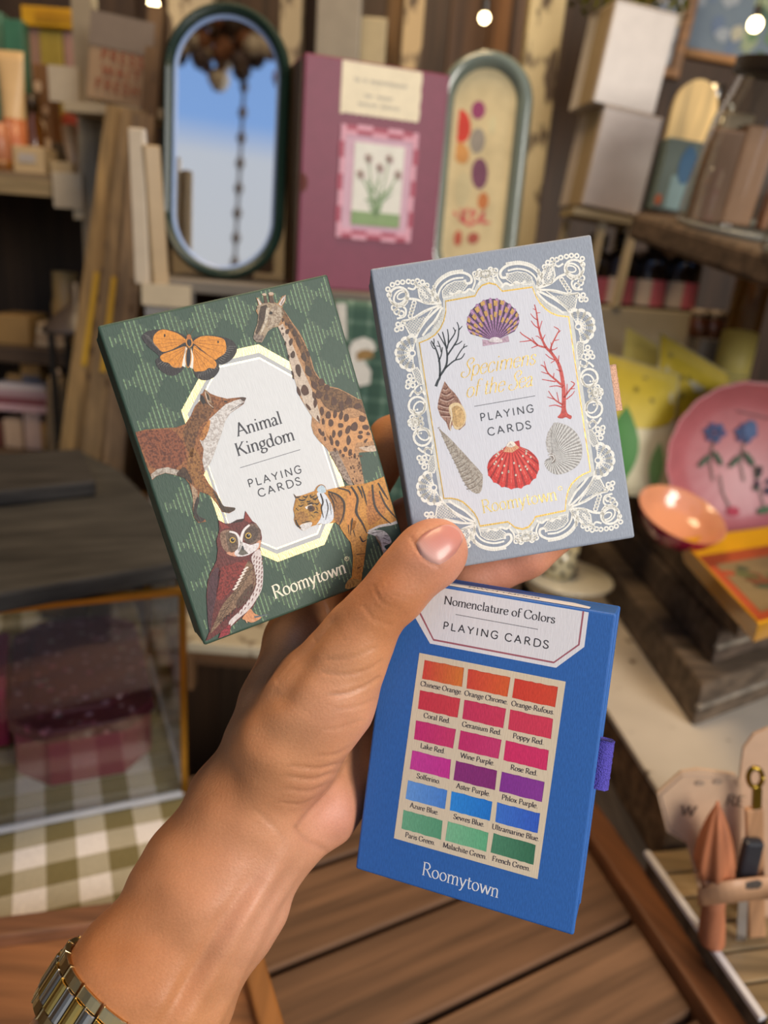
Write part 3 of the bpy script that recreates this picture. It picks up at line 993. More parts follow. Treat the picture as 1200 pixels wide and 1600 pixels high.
# giraffe
G.start()
Q = 10
gir = c2((190, 250), (172, 195), (185, 195), (212, 235), (226, 228), (220, 180), (212, 170), (238, 170), (238, 185), (246, 228), (262, 225), (258, 180), (255, 165), (285, 160), (290, 172), (283, 185), (292, 225), (315, 235), (345, 185), (370, 175), (368, 215), (345, 255),
         (357, 275), (385, 318), (420, 370), (455, 415), (490, 480), (520, 550), (545, 620), (560, 680), (600, 740), (650, 785), (720, 800), (790, 835), (850, 870), (920, 890), (1100, 1195), (1005, 1210), (940, 1225), (865, 1230)) + \
    c4((800, 40), (822, 150), (845, 278), (770, 292), (742, 245), (757, 290), (718, 285), (680, 240), (620, 130), (570, 30)) + \
    c2((640, 1200), (590, 1150), (556, 1105), (540, 1050), (545, 990), (500, 920), (465, 860), (440, 780), (420, 710), (400, 640), (385, 570), (365, 490), (345, 430), (318, 388), (285, 395), (250, 420), (230, 460), (208, 496), (170, 490), (152, 465), (160, 420), (180, 370), (185, 310), (170, 280))
G.poly(gir, '#b98a5c', Q, .5)
G.poly(c2((318, 388), (350, 368), (385, 440), (420, 520), (460, 620), (495, 700), (540, 800), (575, 890), (600, 985), (600, 1040), (545, 985), (500, 920), (440, 780), (400, 640), (365, 490)), '#cbb8a2', Q + 1, .35)
G.blob(c2((345, 260), (400, 350), (470, 460), (520, 560), (560, 690), (640, 785), (730, 810), (840, 870), (930, 900), (960, 1000), (880, 960), (800, 930), (720, 960), (640, 930), (590, 850), (540, 760), (500, 640), (450, 520), (400, 420), (350, 330)), '#79552f', Q + 1, .9)
G.blob(c2((640, 1000), (700, 960), (800, 1000), (900, 1000), (990, 1120), (920, 1160), (840, 1170), (820, 1260), (740, 1240), (690, 1180), (640, 1110)), '#cf955c', Q + 1, .3)
G.blob(c2((560, 1060), (610, 1010), (640, 1090), (690, 1190), (660, 1215), (600, 1150)), '#c38f5f', Q + 1, .4)
G.blob(c2((860, 1200), (900, 1190), (1000, 1180), (1005, 1210), (930, 1225)), '#cdb49a', Q + 2, .4)
G.poly(c2((175, 250), (230, 228), (300, 232), (345, 262), (360, 300), (320, 385), (285, 395), (250, 420), (230, 460), (208, 496), (170, 490), (152, 465), (160, 420), (180, 370), (185, 310)), '#a89478', Q + 1, .7)
G.poly(c2((200, 255), (240, 240), (250, 262), (232, 330), (200, 410), (175, 445), (166, 430), (185, 370), (190, 300)), '#4d3c2c', Q + 2, .7)
G.blob(c2((290, 250), (340, 275), (330, 350), (290, 380), (250, 400), (255, 340), (265, 290)), '#b7a68e', Q + 2, .8)
G.poly(c2((240, 262), (262, 262), (250, 340), (215, 420), (195, 440), (225, 360)), '#c9bba4', Q + 3, .5)
G.ell(c2((270, 297))[0], 2.6, 2.4, '#2a2018', Q + 4)
G.blob(c2((160, 440), (200, 445), (220, 455), (205, 492), (170, 488), (153, 465)), '#8f7f70', Q + 3, .8)
G.stroke(c2((165, 472), (190, 478), (212, 470)), .8, .6, '#43362c', Q + 4)
for e in (((222, 182), (240, 182), (248, 230), (226, 232)), ((258, 182), (280, 182), (292, 230), (262, 230))):
    G.poly(c2(*e), '#5b4230', Q + 3, .6)
G.ell(c2((225, 173))[0], 3.4, 2.0, '#c2a890', Q + 4)
G.ell(c2((271, 168))[0], 4.0, 2.4, '#c2a890', Q + 4)
G.poly(c2((322, 240), (350, 192), (368, 180), (362, 215), (340, 250)), '#d9cfc6', Q + 3, .4)
G.poly(c2((335, 235), (355, 200), (360, 205), (340, 245)), '#8c7768', Q + 4)
G.poly(c2((178, 205), (184, 200), (208, 238), (195, 245)), '#d0c4b6', Q + 3)
rg = random.Random(3)


def patch(x, y, w, h, a=0.0, col='#5e3a22'):
    pts = []
    n = 8
    for k in range(n):
        th = 2 * math.pi * k / n
        rr = 0.78 + 0.4 * rg.random()
        dx, dy = w * rr * math.cos(th), h * rr * math.sin(th)
        pts.append((x + dx * math.cos(a) - dy * math.sin(a), y + dx * math.sin(a) + dy * math.cos(a)))
    G.blob(c2(*pts), col, Q + 5, .4)


for x, y, w, h, a in ((380, 420, 13, 20, .2), (405, 490, 13, 24, .2), (416, 575, 15, 24, .1), (455, 682, 18, 40, -.2), (497, 810, 24, 40, -.3), (566, 900, 12, 32, .05), (520, 925, 8, 26, -.6), (455, 820, 10, 30, -.3), (418, 710, 7, 28, -.2), (585, 1000, 8, 20, -.3),
                      (345, 400, 6, 9, 0), (352, 440, 5, 10, 0), (368, 500, 5, 14, 0), (390, 590, 5, 14, 0), (350, 345, 8, 14, 0), (372, 370, 8, 12, 0), (400, 385, 12, 20, -.5), (430, 430, 14, 26, -.4), (452, 490, 14, 34, -.2), (490, 590, 16, 32, -.3), (520, 690, 20, 40, -.4), (520, 570, 10, 24, -.3), (560, 780, 20, 30, -.5),
                      (610, 760, 22, 22, 0), (590, 840, 22, 30, 0), (645, 800, 18, 22, 0), (690, 890, 20, 32, 0), (740, 920, 18, 32, 0), (790, 890, 22, 24, .5), (850, 920, 26, 22, .3), (610, 950, 16, 32, 0), (652, 980, 17, 28, 0), (698, 975, 14, 30, .1), (740, 985, 14, 30, .1), (672, 1032, 18, 26, 0), (620, 1025, 10, 22, 0),
                      (735, 1050, 18, 16, 0), (690, 1103, 12, 28, .1), (732, 1105, 14, 30, .1), (620, 1105, 10, 16, 0), (600, 1090, 9, 26, -.3), (632, 1140, 8, 16, 0), (675, 1152, 12, 34, -.2), (715, 1168, 14, 22, -.3), (775, 1000, 16, 30, 0), (785, 1080, 18, 30, .2), (830, 1055, 24, 34, .3), (880, 1005, 24, 24, .4), (905, 1062, 22, 18, .3),
                      (870, 1095, 14, 12, .2), (865, 1125, 18, 14, 0), (920, 1104, 12, 12, 0), (945, 1065, 14, 22, .3), (965, 1140, 14, 12, 0), (905, 1152, 8, 18, .6), (945, 1020, 10, 10, 0), (970, 1180, 14, 4, 0), (910, 1190, 14, 4, 0), (790, 1150, 14, 34, 0), (770, 1210, 14, 20, 0), (735, 1225, 9, 14, 0), (755, 1250, 10, 12, 0),
                      (800, 1230, 14, 24, 0), (830, 1250, 8, 16, 0), (700, 1215, 9, 14, 0), (560, 850, 12, 26, -.4), (640, 860, 14, 26, 0)):
    patch(x, y, w, h, a, '#53321e' if y > 740 else '#4b3424')
for k in range(34):
    x, y = rg.uniform(720, 835), rg.uniform(30, 270)
    if x < 720 + (y - 30) * .15:
        continue
    G.ell(c4((x, y))[0], 1.2, 1.6, '#5a3b26', Q + 5, n=7)
for k in range(30):
    f = rg.random()
    G.ell(c4((580 + 130 * f + rg.uniform(-8, 45), 40 + 230 * f))[0], 1.0, 1.4, '#6b5648', Q + 5, n=7)
G.poly(c4((570, 30), (620, 130), (680, 240), (718, 285), (757, 290), (700, 160), (650, 60), (640, 20)), '#a08c7a', Q + 4, .7)
G.done('giraffe_print')

# tiger
G.start()
Q = 17
tig = c4((290, 355), (312, 378), (350, 372), (400, 355), (455, 335), (470, 305), (490, 288), (512, 284), (540, 303), (548, 328), (600, 315), (700, 295), (760, 290), (850, 277), (920, 255), (990, 225), (1040, 200), (1090, 330), (1130, 470), (1150, 575), (1060, 602), (960, 618), (885, 640), (865, 690),
         (860, 740), (850, 830), (830, 920), (825, 1000), (815, 1062), (770, 1090), (700, 1100), (695, 1070), (715, 1035), (745, 1010), (750, 960), (755, 850), (738, 740), (700, 690), (660, 630), (640, 575), (600, 585), (540, 592), (470, 600), (420, 615), (375, 645), (345, 632), (310, 600), (295, 560), (300, 520), (290, 480), (300, 430), (310, 392))
G.poly(tig, '#c88a34', Q, .45)
G.blob(c4((560, 345), (640, 365), (690, 430), (690, 540), (650, 600), (610, 560), (600, 470)), '#a06a2c', Q + 1, .8)
G.blob(c4((720, 330), (790, 360), (790, 500), (770, 620), (720, 640), (700, 520)), '#d08b3c', Q + 1, .4)
G.blob(c4((880, 330), (960, 370), (1010, 480), (960, 560), (880, 600), (860, 480)), '#b8762e', Q + 1, .7)
G.blob(c4((740, 560), (850, 640), (850, 800), (820, 1000), (760, 1010), (770, 840), (740, 700)), '#c68c40', Q + 1, .5)
G.blob(c4((475, 350), (525, 350), (565, 400), (597, 470), (602, 550), (560, 592), (490, 592), (470, 598), (505, 540), (512, 460), (485, 400)), '#d5dade', Q + 2, .2)
G.blob(c4((345, 600), (430, 578), (425, 612), (375, 644), (350, 632)), '#dcd8d2', Q + 2, .3)
G.blob(c4((310, 420), (340, 385), (420, 365), (460, 350), (490, 420), (490, 520), (430, 570), (340, 590), (300, 540)), '#b98838', Q + 2, .6)
G.blob(c4((320, 500), (380, 500), (410, 560), (350, 590), (310, 580), (300, 540)), '#a87838', Q + 3, .7)
G.poly(c4((380, 460), (430, 440), (440, 452), (390, 478)), '#e4ddd0', Q + 3)
G.blob(c4((400, 460), (430, 447), (455, 465), (450, 490), (415, 495)), '#54341f', Q + 4, .5)
G.ell(c4((425, 470))[0], 2.2, 1.6, '#1c1410', Q + 5)
G.poly(c4((290, 355), (312, 380), (350, 375), (330, 392), (308, 394)), '#4d3c2e', Q + 3, .4)
G.blob(c4((475, 318), (495, 296), (515, 292), (538, 310), (542, 345), (510, 350), (480, 342)), '#b9ccd4', Q + 3, .2)
G.stroke(c4((470, 320), (490, 292), (515, 288), (540, 306)), 1, 1, '#9a6a38', Q + 4)
G.poly(c4((868, 645), (960, 600), (1060, 582), (1140, 545), (1150, 575), (1060, 602), (960, 620), (885, 652)), '#d3cdc6', Q + 2, .3)
G.blob(c4((865, 662), (930, 640), (1000, 650), (1045, 700), (1050, 742), (1000, 765), (1020, 800), (1000, 830), (960, 745), (930, 690)), '#cdc9c4', Q + 1, .4)
G.blob(c4((930, 690), (960, 700), (990, 790), (1060, 790), (1050, 860), (1000, 850), (975, 780)), '#a98b62', Q + 1, .6)
for s in ((900, 665, 990, 650), (1000, 680, 1040, 690), (990, 700, 1040, 725), (990, 740, 1030, 750)):
    G.stroke(c4((s[0], s[1]), (s[2], s[3])), 1.2, .6, '#4a4440', Q + 3)
G.blob(c4((695, 1072), (718, 1035), (760, 1020), (815, 1030), (812, 1062), (770, 1088), (702, 1100)), '#a98748', Q + 2, .5)
for x in (715, 735, 757):
    G.stroke(c4((x, 1060), (x - 2, 1092)), .9, .6, '#5b4427', Q + 3)
for S, w in ((((560, 340), (640, 370), (685, 430), (680, 520), (650, 600)), 2), (((640, 312), (720, 335), (735, 372)), 1.6), (((740, 300), (790, 390), (780, 500), (830, 590), (862, 665)), 2.4), (((790, 298), (815, 340), (830, 390)), 1.8),
             (((820, 295), (845, 370), (862, 445)), 1.6), (((905, 285), (920, 430), (960, 510), (1050, 592)), 2.2), (((960, 335), (1000, 430), (1050, 500), (1115, 572)), 1.8), (((950, 272), (990, 340), (1030, 405)), 1.8), (((1015, 240), (1060, 300), (1100, 430), (1125, 480)), 2), (((1045, 230), (1075, 310)), 1.5),
             (((750, 548), (732, 680)), 1.8), (((720, 600), (722, 672)), 1.4), (((757, 640), (772, 692)), 1.4), (((808, 688), (830, 730), (858, 715)), 1.6), (((780, 832), (852, 823)), 1.2), (((790, 940), (828, 918)), 1.2), (((588, 358), (632, 432)), 1.2), (((565, 352), (600, 420), (612, 500)), 1.2), (((690, 298), (700, 310)), 1.2),
             (((500, 355), (520, 420), (508, 470), (525, 545)), 1.6), (((545, 400), (560, 470), (540, 560)), 1), (((575, 430), (585, 520)), .8), (((330, 400), (360, 410), (390, 395)), 1.6), (((365, 378), (390, 385), (400, 370)), 1.5), (((420, 365), (430, 385), (460, 370)), 1.6), (((440, 395), (460, 400), (482, 380)), 1.8), (((345, 430), (375, 425)), 1.2),
             (((330, 450), (350, 455), (370, 440)), 1.2), (((310, 470), (330, 490)), 1.4), (((455, 430), (475, 440), (490, 425)), 1.4), (((450, 505), (470, 500), (485, 510)), 1.2), (((430, 520), (450, 545)), .9), (((470, 460), (480, 490)), 1.2), (((305, 560), (325, 605), (350, 625)), 1.6), (((355, 585), (400, 575), (425, 570)), .9), (((400, 440), (430, 430), (450, 440)), 1.8), (((395, 415), (410, 420), (425, 408)), 1.4)):
    G.stroke(c4(*S), w * 1.15, w * .5, '#2d2119', Q + 6, 0, True, w * 1.7)
G.done('tiger_print')

# owl
G.start()
Q = 17
owl = c3((705, 562), (760, 590), (800, 588), (850, 560), (905, 550), (915, 490), (970, 570), (1000, 590), (1035, 640), (1045, 700), (1030, 780), (1047, 900), (1055, 980), (1045, 1100), (1000, 1190), (970, 1250), (900, 1310), (800, 1400), (790, 1470), (720, 1500), (705, 1485), (720, 1440), (640, 1492), (606, 1505), (640, 1420), (620, 1300), (613, 1150), (620, 1050), (640, 980), (690, 880), (700, 800), (690, 720), (712, 640))
G.poly(owl, '#6b2f2a', Q, .6)
G.blob(c3((625, 1050), (680, 940), (720, 960), (700, 1100), (660, 1300), (640, 1440), (620, 1300)), '#523036', Q + 1, .6)
G.blob(c3((720, 940), (860, 890), (930, 880), (890, 1000), (830, 1080), (740, 1180), (690, 1170), (700, 1050)), '#8c322a', Q + 1, .9)
G.blob(c3((930, 890), (980, 930), (995, 1050), (960, 1130), (880, 1220), (800, 1280), (700, 1390), (640, 1445), (690, 1330), (740, 1220), (850, 1080)), '#8d6f54', Q + 2, .7)
G.blob(c3((962, 850), (1025, 790), (1048, 900), (1054, 980), (1043, 1100), (995, 1190), (940, 1265), (850, 1340), (800, 1390), (790, 1350), (880, 1260), (975, 1130), (1000, 1040), (985, 940)), '#d9cbc4', Q + 3, .2)
G.blob(c3((850, 1190), (960, 1060), (975, 1110), (940, 1180), (860, 1250)), '#5c4434', Q + 4, .5)
for r_ in range(13):
    for q_ in range(4):
        f = r_ / 12
        x = 965 + 14 * (1 - f) + q_ * 21 - max(0, f - .55) * 330
        y = 850 + 420 * f + q_ * 6
        if x > 1052 - max(0, f - .55) * 260:
            continue
        G.stroke(c3((x + 8, y - 11), (x, y + 11)), 1.6, .9, '#6c3a34', Q + 4)
for k in range(7):
    G.poly(c3((905 - 14 * k + 22, 925 + 26 * k), (920 - 14 * k + 22, 930 + 26 * k), (905 - 14 * k + 4, 955 + 26 * k), (890 - 14 * k + 6, 948 + 26 * k)), '#e6d8c8', Q + 5)
for k in range(16):
    x, y = 950 - 17 * k, 960 + 27 * k
    G.stroke(c3((x, y), (x + 30, y - 28)), .8, .5, '#33251d', Q + 5)
    G.stroke(c3((x - 30, y + 18), (x - 4, y - 4)), .8, .5, '#4a3428', Q + 5)
for k in range(5):
    x, y = 840 - 22 * k, 1250 + 18 * k
    G.stroke(c3((x, y), (x - 26, y + 26), (x - 30, y + 50)), 1.6, 1.2, '#241d1c', Q + 5)
    G.stroke(c3((x - 10, y + 6), (x - 34, y + 32)), 1.1, .8, '#c08a6c', Q + 5)
for k in range(40):
    x, y = rg.uniform(650, 880), rg.uniform(900, 1150)
    if x < 690 - (y - 1050) * .1 or x + y * .6 > 1520:
        continue
    G.stroke(c3((x, y), (x - 4, y + 16)), .9, .4, '#57201d', Q + 3)
G.blob(c3((722, 660), (800, 640), (860, 680), (870, 760), (820, 820), (770, 812), (730, 760)), '#95765f', Q + 2, .8)
G.blob(c3((890, 660), (940, 600), (1000, 595), (1035, 660), (1020, 730), (960, 750), (905, 720)), '#7f6656', Q + 2, .8)
G.blob(c3((765, 660), (830, 660), (862, 710), (855, 790), (800, 815), (775, 750)), '#6f5b4a', Q + 3, .7)
G.blob(c3((905, 660), (950, 612), (1005, 620), (1015, 680), (970, 740), (920, 735)), '#5f4d42', Q + 3, .7)
G.blob(c3((880, 735), (910, 740), (960, 755), (1020, 740), (1005, 790), (930, 838), (850, 845), (830, 815), (860, 780)), '#e3dcd8', Q + 4, .35)
G.stroke(c3((790, 652), (845, 670), (870, 730), (868, 800)), 2.5, 5, '#e6dfd8', Q + 4)
G.stroke(c3((948, 600), (905, 640), (884, 700), (884, 770)), 3, 5, '#e6dfd8', Q + 4)
G.blob(c3((840, 800), (870, 790), (850, 845), (790, 835), (770, 815)), '#d89a78', Q + 3, .4)
G.blob(c3((1000, 740), (1035, 720), (1025, 780), (985, 800)), '#d89a78', Q + 3, .4)
G.poly(c3((892, 760), (905, 790), (940, 825), (890, 838), (858, 828), (876, 795)), '#6f6a5e', Q + 5, .4)
G.poly(c3((886, 765), (896, 760), (904, 785), (897, 802), (888, 790)), '#3e4144', Q + 6)
for x, y, r_ in ((815, 718, 26), (938, 684, 27)):
    G.ell(c3((x, y))[0], r_ / 5, r_ / 5, '#2c241d', Q + 5)
    G.ell(c3((x, y))[0], r_ / 5 - .5, r_ / 5 - .5, '#c9a24a', Q + 6)
    G.ell(c3((x, y))[0], r_ / 5 - 2.2, r_ / 5 - 2.2, '#14110f', Q + 7)
    G.ell(c3((x + 5, y - 7))[0], .9, .9, '#c9ccd0', Q + 8, n=8)
G.poly(c3((706, 566), (752, 592), (795, 620), (730, 635)), '#8c3a30', Q + 3, .4)
G.poly(c3((915, 492), (968, 572), (940, 585), (908, 560)), '#8c3a30', Q + 3, .4)
G.poly(c3((800, 588), (850, 562), (905, 552), (890, 575), (830, 585)), '#33201d', Q + 3)
G.blob(c3((955, 1255), (985, 1290), (1040, 1318), (1000, 1350), (960, 1362), (920, 1345), (890, 1330), (920, 1290)), '#d89464', Q + 1, .3)
for p in (((985, 1320), (1060, 1305), (1090, 1300)), ((960, 1340), (990, 1352)), ((920, 1340), (930, 1365))):
    G.stroke(c3(*p), 3, 1, '#d9a078' if p[0][0] != 985 else '#5c6468', Q + 2)
G.poly(c3((800, 1370), (800, 1410), (790, 1470), (720, 1500), (705, 1485), (730, 1430)), '#9a3038', Q + 4, .9)
G.done('owl_print')

# ================================================================== grey box: sea specimens
S = card_box(*POSES['grey'], 'pale grey card box with white lace border and seashell pictures', '#9299a3', ['#f3efe6'], '#e6b598', -0.00013)
LACE, NET = '#f1eddf', '#b9bec6'
plq = c5((690, 605), (940, 560), (965, 510), (1000, 470), (1060, 450), (1120, 465), (1165, 515)) + c6((30, 520), (280, 485), (310, 560), (345, 620), (390, 668), (440, 705), (500, 728), (590, 738)) + \
    c8((755, 665), (690, 692), (640, 725), (590, 775), (555, 840), (538, 920), (530, 1015), (265, 1070), (245, 1110), (205, 1160), (150, 1180), (85, 1165), (25, 1118)) + \
    c7((1150, 1155), (890, 1195), (868, 1130), (835, 1075), (780, 1015), (730, 972), (680, 950), (620, 938), (555, 940)) + c5((465, 960), (540, 930), (600, 890), (645, 835), (675, 770), (692, 690))
pc = (779, 634)


def about(p, k, c=pc):
    return [(c[0] + (x - c[0]) * k, c[1] + (y - c[1]) * k) for x, y in p]


pu = np.array([S.uv(p) for p in plq])
mu = (pu.min(0) + pu.max(0)) / 2
FLIP = [(1, 1)]


class Quad:
    """draws a motif of the lace four times, mirrored about the middle of the plaque"""

    def put(self, polys_uv, col, lay, both=(1, 1)):
        for fx in ((1, -1) if both[0] else (1,)):
            for fy in ((1, -1) if both[1] else (1,)):
                for p in polys_uv:
                    S.raw([(mu[0] + (x - mu[0]) * fx, mu[1] + (y - mu[1]) * fy) for x, y in p], H(col), lay)

    def poly(self, pts, col, lay):
        self.put([[S.uv(p) for p in pts]], col, lay)

    def line(self, pts, w, col=LACE, lay=3, curve=True):
        q = catmull(pts, 6) if curve and len(pts) > 2 else pts
        self.put([[S.uv(p) for p in r] for r in ribbon(q, lambda a, b, t: w * .62)], col, lay)

    def ring(self, c, r, w=1.9, ry=None, col=LACE, lay=3, rot=0):
        ry = ry or r
        ca, sa = math.cos(math.radians(rot)), math.sin(math.radians(rot))
        q = [(c[0] + r * math.cos(a) * ca - ry * math.sin(a) * sa, c[1] + r * math.cos(a) * sa + ry * math.sin(a) * ca) for a in [2 * math.pi * k / 16 for k in range(17)]]
        self.put([[S.uv(p) for p in s] for s in ribbon(q, lambda a, b, t: w * .62)], col, lay)

    def dot(self, c, r, col=LACE, lay=3, ry=None, rot=0):
        ry = ry or r
        ca, sa = math.cos(math.radians(rot)), math.sin(math.radians(rot))
        self.put([[S.uv((c[0] + r * math.cos(a) * ca - ry * math.sin(a) * sa, c[1] + r * math.cos(a) * sa + ry * math.sin(a) * ca)) for a in [2 * math.pi * k / 12 for k in range(12)]]], col, lay)

    def net(self, pts, step=3.4, w=1.15, border=2.0):
        """crossed threads filling a convex outline"""
        n = len(pts)
        ar = sum(pts[i - 1][0] * pts[i][1] - pts[i][0] * pts[i - 1][1] for i in range(n))
        if ar < 0:
            pts = pts[::-1]
        for ang in (35, 125):
            d = (math.cos(math.radians(ang)), math.sin(math.radians(ang)))
            nn = (-d[1], d[0])
            pr = [p[0] * nn[0] + p[1] * nn[1] for p in pts]
            o = math.ceil(min(pr) / step) * step
            while o < max(pr):
                t0, t1 = -1e9, 1e9
                base = (nn[0] * o, nn[1] * o)
                for i in range(n):
                    a, b = pts[i], pts[(i + 1) % n]
                    ex, ey = b[0] - a[0], b[1] - a[1]
                    num = ex * (base[1] - a[1]) - ey * (base[0] - a[0])
                    den = ex * d[1] - ey * d[0]
                    if abs(den) < 1e-9:
                        if num < 0:
                            t0, t1 = 1, 0
                        continue
                    t = -num / den
                    if den > 0:
                        t0 = max(t0, t)
                    else:
                        t1 = min(t1, t)
                if t1 > t0:
                    self.line([(base[0] + d[0] * t0, base[1] + d[1] * t0), (base[0] + d[0] * t1, base[1] + d[1] * t1)], w, '#dcdad0', 2, False)
                o += step
        if border:
            self.line(list(pts) + [pts[0]], border, LACE, 3, False)


S.start()
S.poly(about(plq, 1.055), '#d4d4cc', 1)
Z = Quad()
# corner blossom
Z.ring((623, 463), 15, 3.2, 14, rot=-20)
Z.ring((625, 464), 8.5, 2.4, 12, rot=35)
Z.ring((628, 462), 5, 2.0, 8, rot=60)
Z.line([(611, 470), (618, 478), (630, 478), (637, 470)], 3)
Z.dot((636, 466), 3)
for c in ((606, 452), (613, 445), (621, 442), (629, 441), (608, 461), (638, 440), (645, 441), (652, 439), (660, 441), (667, 446)):
    Z.ring(c, 3.1, 2.2)
for c in ((620, 487), (627, 490), (616, 481)):
    Z.ring(c, 4.2, 2.4)
Z.line([(637, 450), (646, 452), (652, 446), (660, 447)], 2.6)
Z.line([(690, 474), (668, 474), (650, 468), (637, 467)], 3.2)
Z.line([(690, 476), (664, 486), (644, 498), (628, 502)], 3)
Z.line([(690, 477), (670, 496), (656, 514), (650, 527)], 3)
Z.line([(691, 480), (680, 500), (668, 514), (660, 525)], 2.8)
Z.line([(688, 472), (676, 458), (664, 446)], 2.8)
Z.line([(686, 470), (680, 456), (677, 446)], 3)
Z.net([(653, 450), (662, 446), (674, 460), (686, 471), (664, 474), (655, 464)], border=1.6)
Z.net([(630, 503), (646, 499), (666, 487), (676, 483), (662, 502), (651, 522), (640, 522)], border=1.6)
Z.net([(686, 484), (694, 484), (692, 500), (682, 512), (672, 518), (668, 514), (680, 500)], step=3, border=0)
for k in range(5):
    Z.ring((641 + 1.5 * k, 494 - 5.2 * k), 3, 1.9)
    Z.ring((650 + 4 * k, 444 + 5 * k), 2.2, 1.6)
for c in ((622, 507), (627, 513), (630, 505), (620, 515)):
    Z.ring(c, 3.2, 2.2)
Z.line([(620, 498), (632, 494), (634, 484), (628, 478)], 2.6)
# fan at the side
fc = (646, 552)
for k in range(7):
    a = math.radians(100 + 26.5 * k - 3)
    ex, ey = math.cos(a), -math.sin(a)
    Z.dot((fc[0] + 21 * ex * 1.05, fc[1] + 22 * ey), 8.2, LACE, 2)
    Z.poly([(fc[0], fc[1]), (fc[0] + 22 * math.cos(a - .28), fc[1] - 24 * math.sin(a - .28)), (fc[0] + 22 * math.cos(a + .28), fc[1] - 24 * math.sin(a + .28))], LACE, 2)
for k in range(7):
    a = math.radians(100 + 26.5 * k - 3)
    ex, ey = math.cos(a), -math.sin(a)
    for rr, wd in ((11.5, 1.5), (14.5, 2.1), (17.5, 2.7), (20.5, 3.0), (23.2, 2.2)):
        for sgn in (-1, 0, 1):
            if wd * abs(sgn) < 2 and sgn:
                continue
            Z.dot((fc[0] + rr * ex * 1.04 - ey * sgn * wd * .62, fc[1] + rr * ey + ex * sgn * wd * .62), 1.15, '#939dab', 4)
Z.dot((644, 552), 3, '#8d97a6', 4)
Z.ring((644, 552), 4.6, 2.0)
# knots below the fan
Z.net([(643, 578), (652, 574), (658, 584), (661, 600), (655, 602), (649, 592)], step=3, border=1.4)
for c in ((640, 588), (646, 594), (638, 597), (645, 602), (637, 604)):
    Z.ring(c, 3.3, 2.2)
Z.line([(656, 600), (648, 608), (651, 614), (659, 612), (657, 604)], 2.2)
# loop blossoms
Z.line([(640, 620), (646, 611), (653, 616), (659, 611), (664, 617)], 2.8)
Z.ring((652, 634), 13.5, 3, 14)
Z.ring((655, 638), 8.5, 2.2, 11, rot=20)
Z.line([(641, 640), (650, 645), (661, 642), (664, 630)], 2.4)
for c in ((644, 652), (651, 657), (641, 659), (656, 654), (649, 664), (658, 662)):
    Z.ring(c, 3.4, 2.2)
for c in ((648, 641), (652, 640)):
    Z.dot(c, 1.6)
# paisley arch along the top
Z.line([(676, 474), (677, 456), (686, 440), (703, 429), (722, 426), (735, 432), (736, 441), (728, 443), (726, 437)], 3.4)
Z.line([(684, 472), (686, 456), (694, 444), (708, 436), (724, 434)], 2.4)
for k in range(22):
    f = k / 21
    q = catmull([(674, 456), (684, 438), (702, 426), (722, 422.5)], 7)[int(f * 21)]
    Z.dot(q, 1.7)
    q2 = catmull([(682, 456), (690, 442), (705, 432.5), (722, 430)], 7)[int(f * 21)]
    Z.dot(q2, .9, '#939dab', 4)
Z.net([(692, 466), (691, 455), (698, 446), (710, 440), (724, 439), (730, 446), (722, 456), (704, 463)], border=1.2)
Z.line([(742, 456), (733, 452), (726, 457), (716, 455), (711, 460), (702, 458)], 3)
Z.line([(738, 452), (742, 440), (740, 431)], 2.4)
for c in ((742, 428), (749, 424), (754, 428), (746, 433)):
    Z.ring(c, 3.3, 2.2)
Z.line([(748, 446), (751, 438), (760, 433), (766, 430)], 2.4)
Z.ring((760, 428), 5.5, 2.2)
Z.ring((769, 425), 4.2, 2.2)
Z.line([(756, 440), (764, 436), (772, 434)], 2)
Z.line([(700, 473), (738, 465)], 2.2)
S.done('lace_border')

S.start()
S.poly(about(plq, 1.008), '#d8b058', 5)
S.done('gold_outline', 'foil')
S.start()
S.poly(about(plq, .994), '#d6d6da', 6)
S.done('plaque', 'paper')

S.start()
S.text('Specimens', (720, 590), (836, 569), 24, 'script', '#d8b45c', 7)
S.text('of the Sea', (727, 622), (832, 603), 24, 'script', '#d8b45c', 7)
S.text('Roomytown', (753, 802), (871.5, 781), 20, 'light', '#dcc274', 7)
S.ring((875, 763), 3, 1, '#dcc274', 7)
S.done('foil_lettering', 'foil')
S.start()
S.stroke([(741, 635), (836, 618.5)], 1, 1, '#6c6d72', 7)
S.text('PLAYING', (750, 658.5), (835, 643.5), 11.5, 'sans', '#4a4c52', 7)
S.text('CARDS', (762, 681), (830.5, 669), 11.5, 'sans', '#4a4c52', 7)
S.done('plaque_lettering', 'paper')

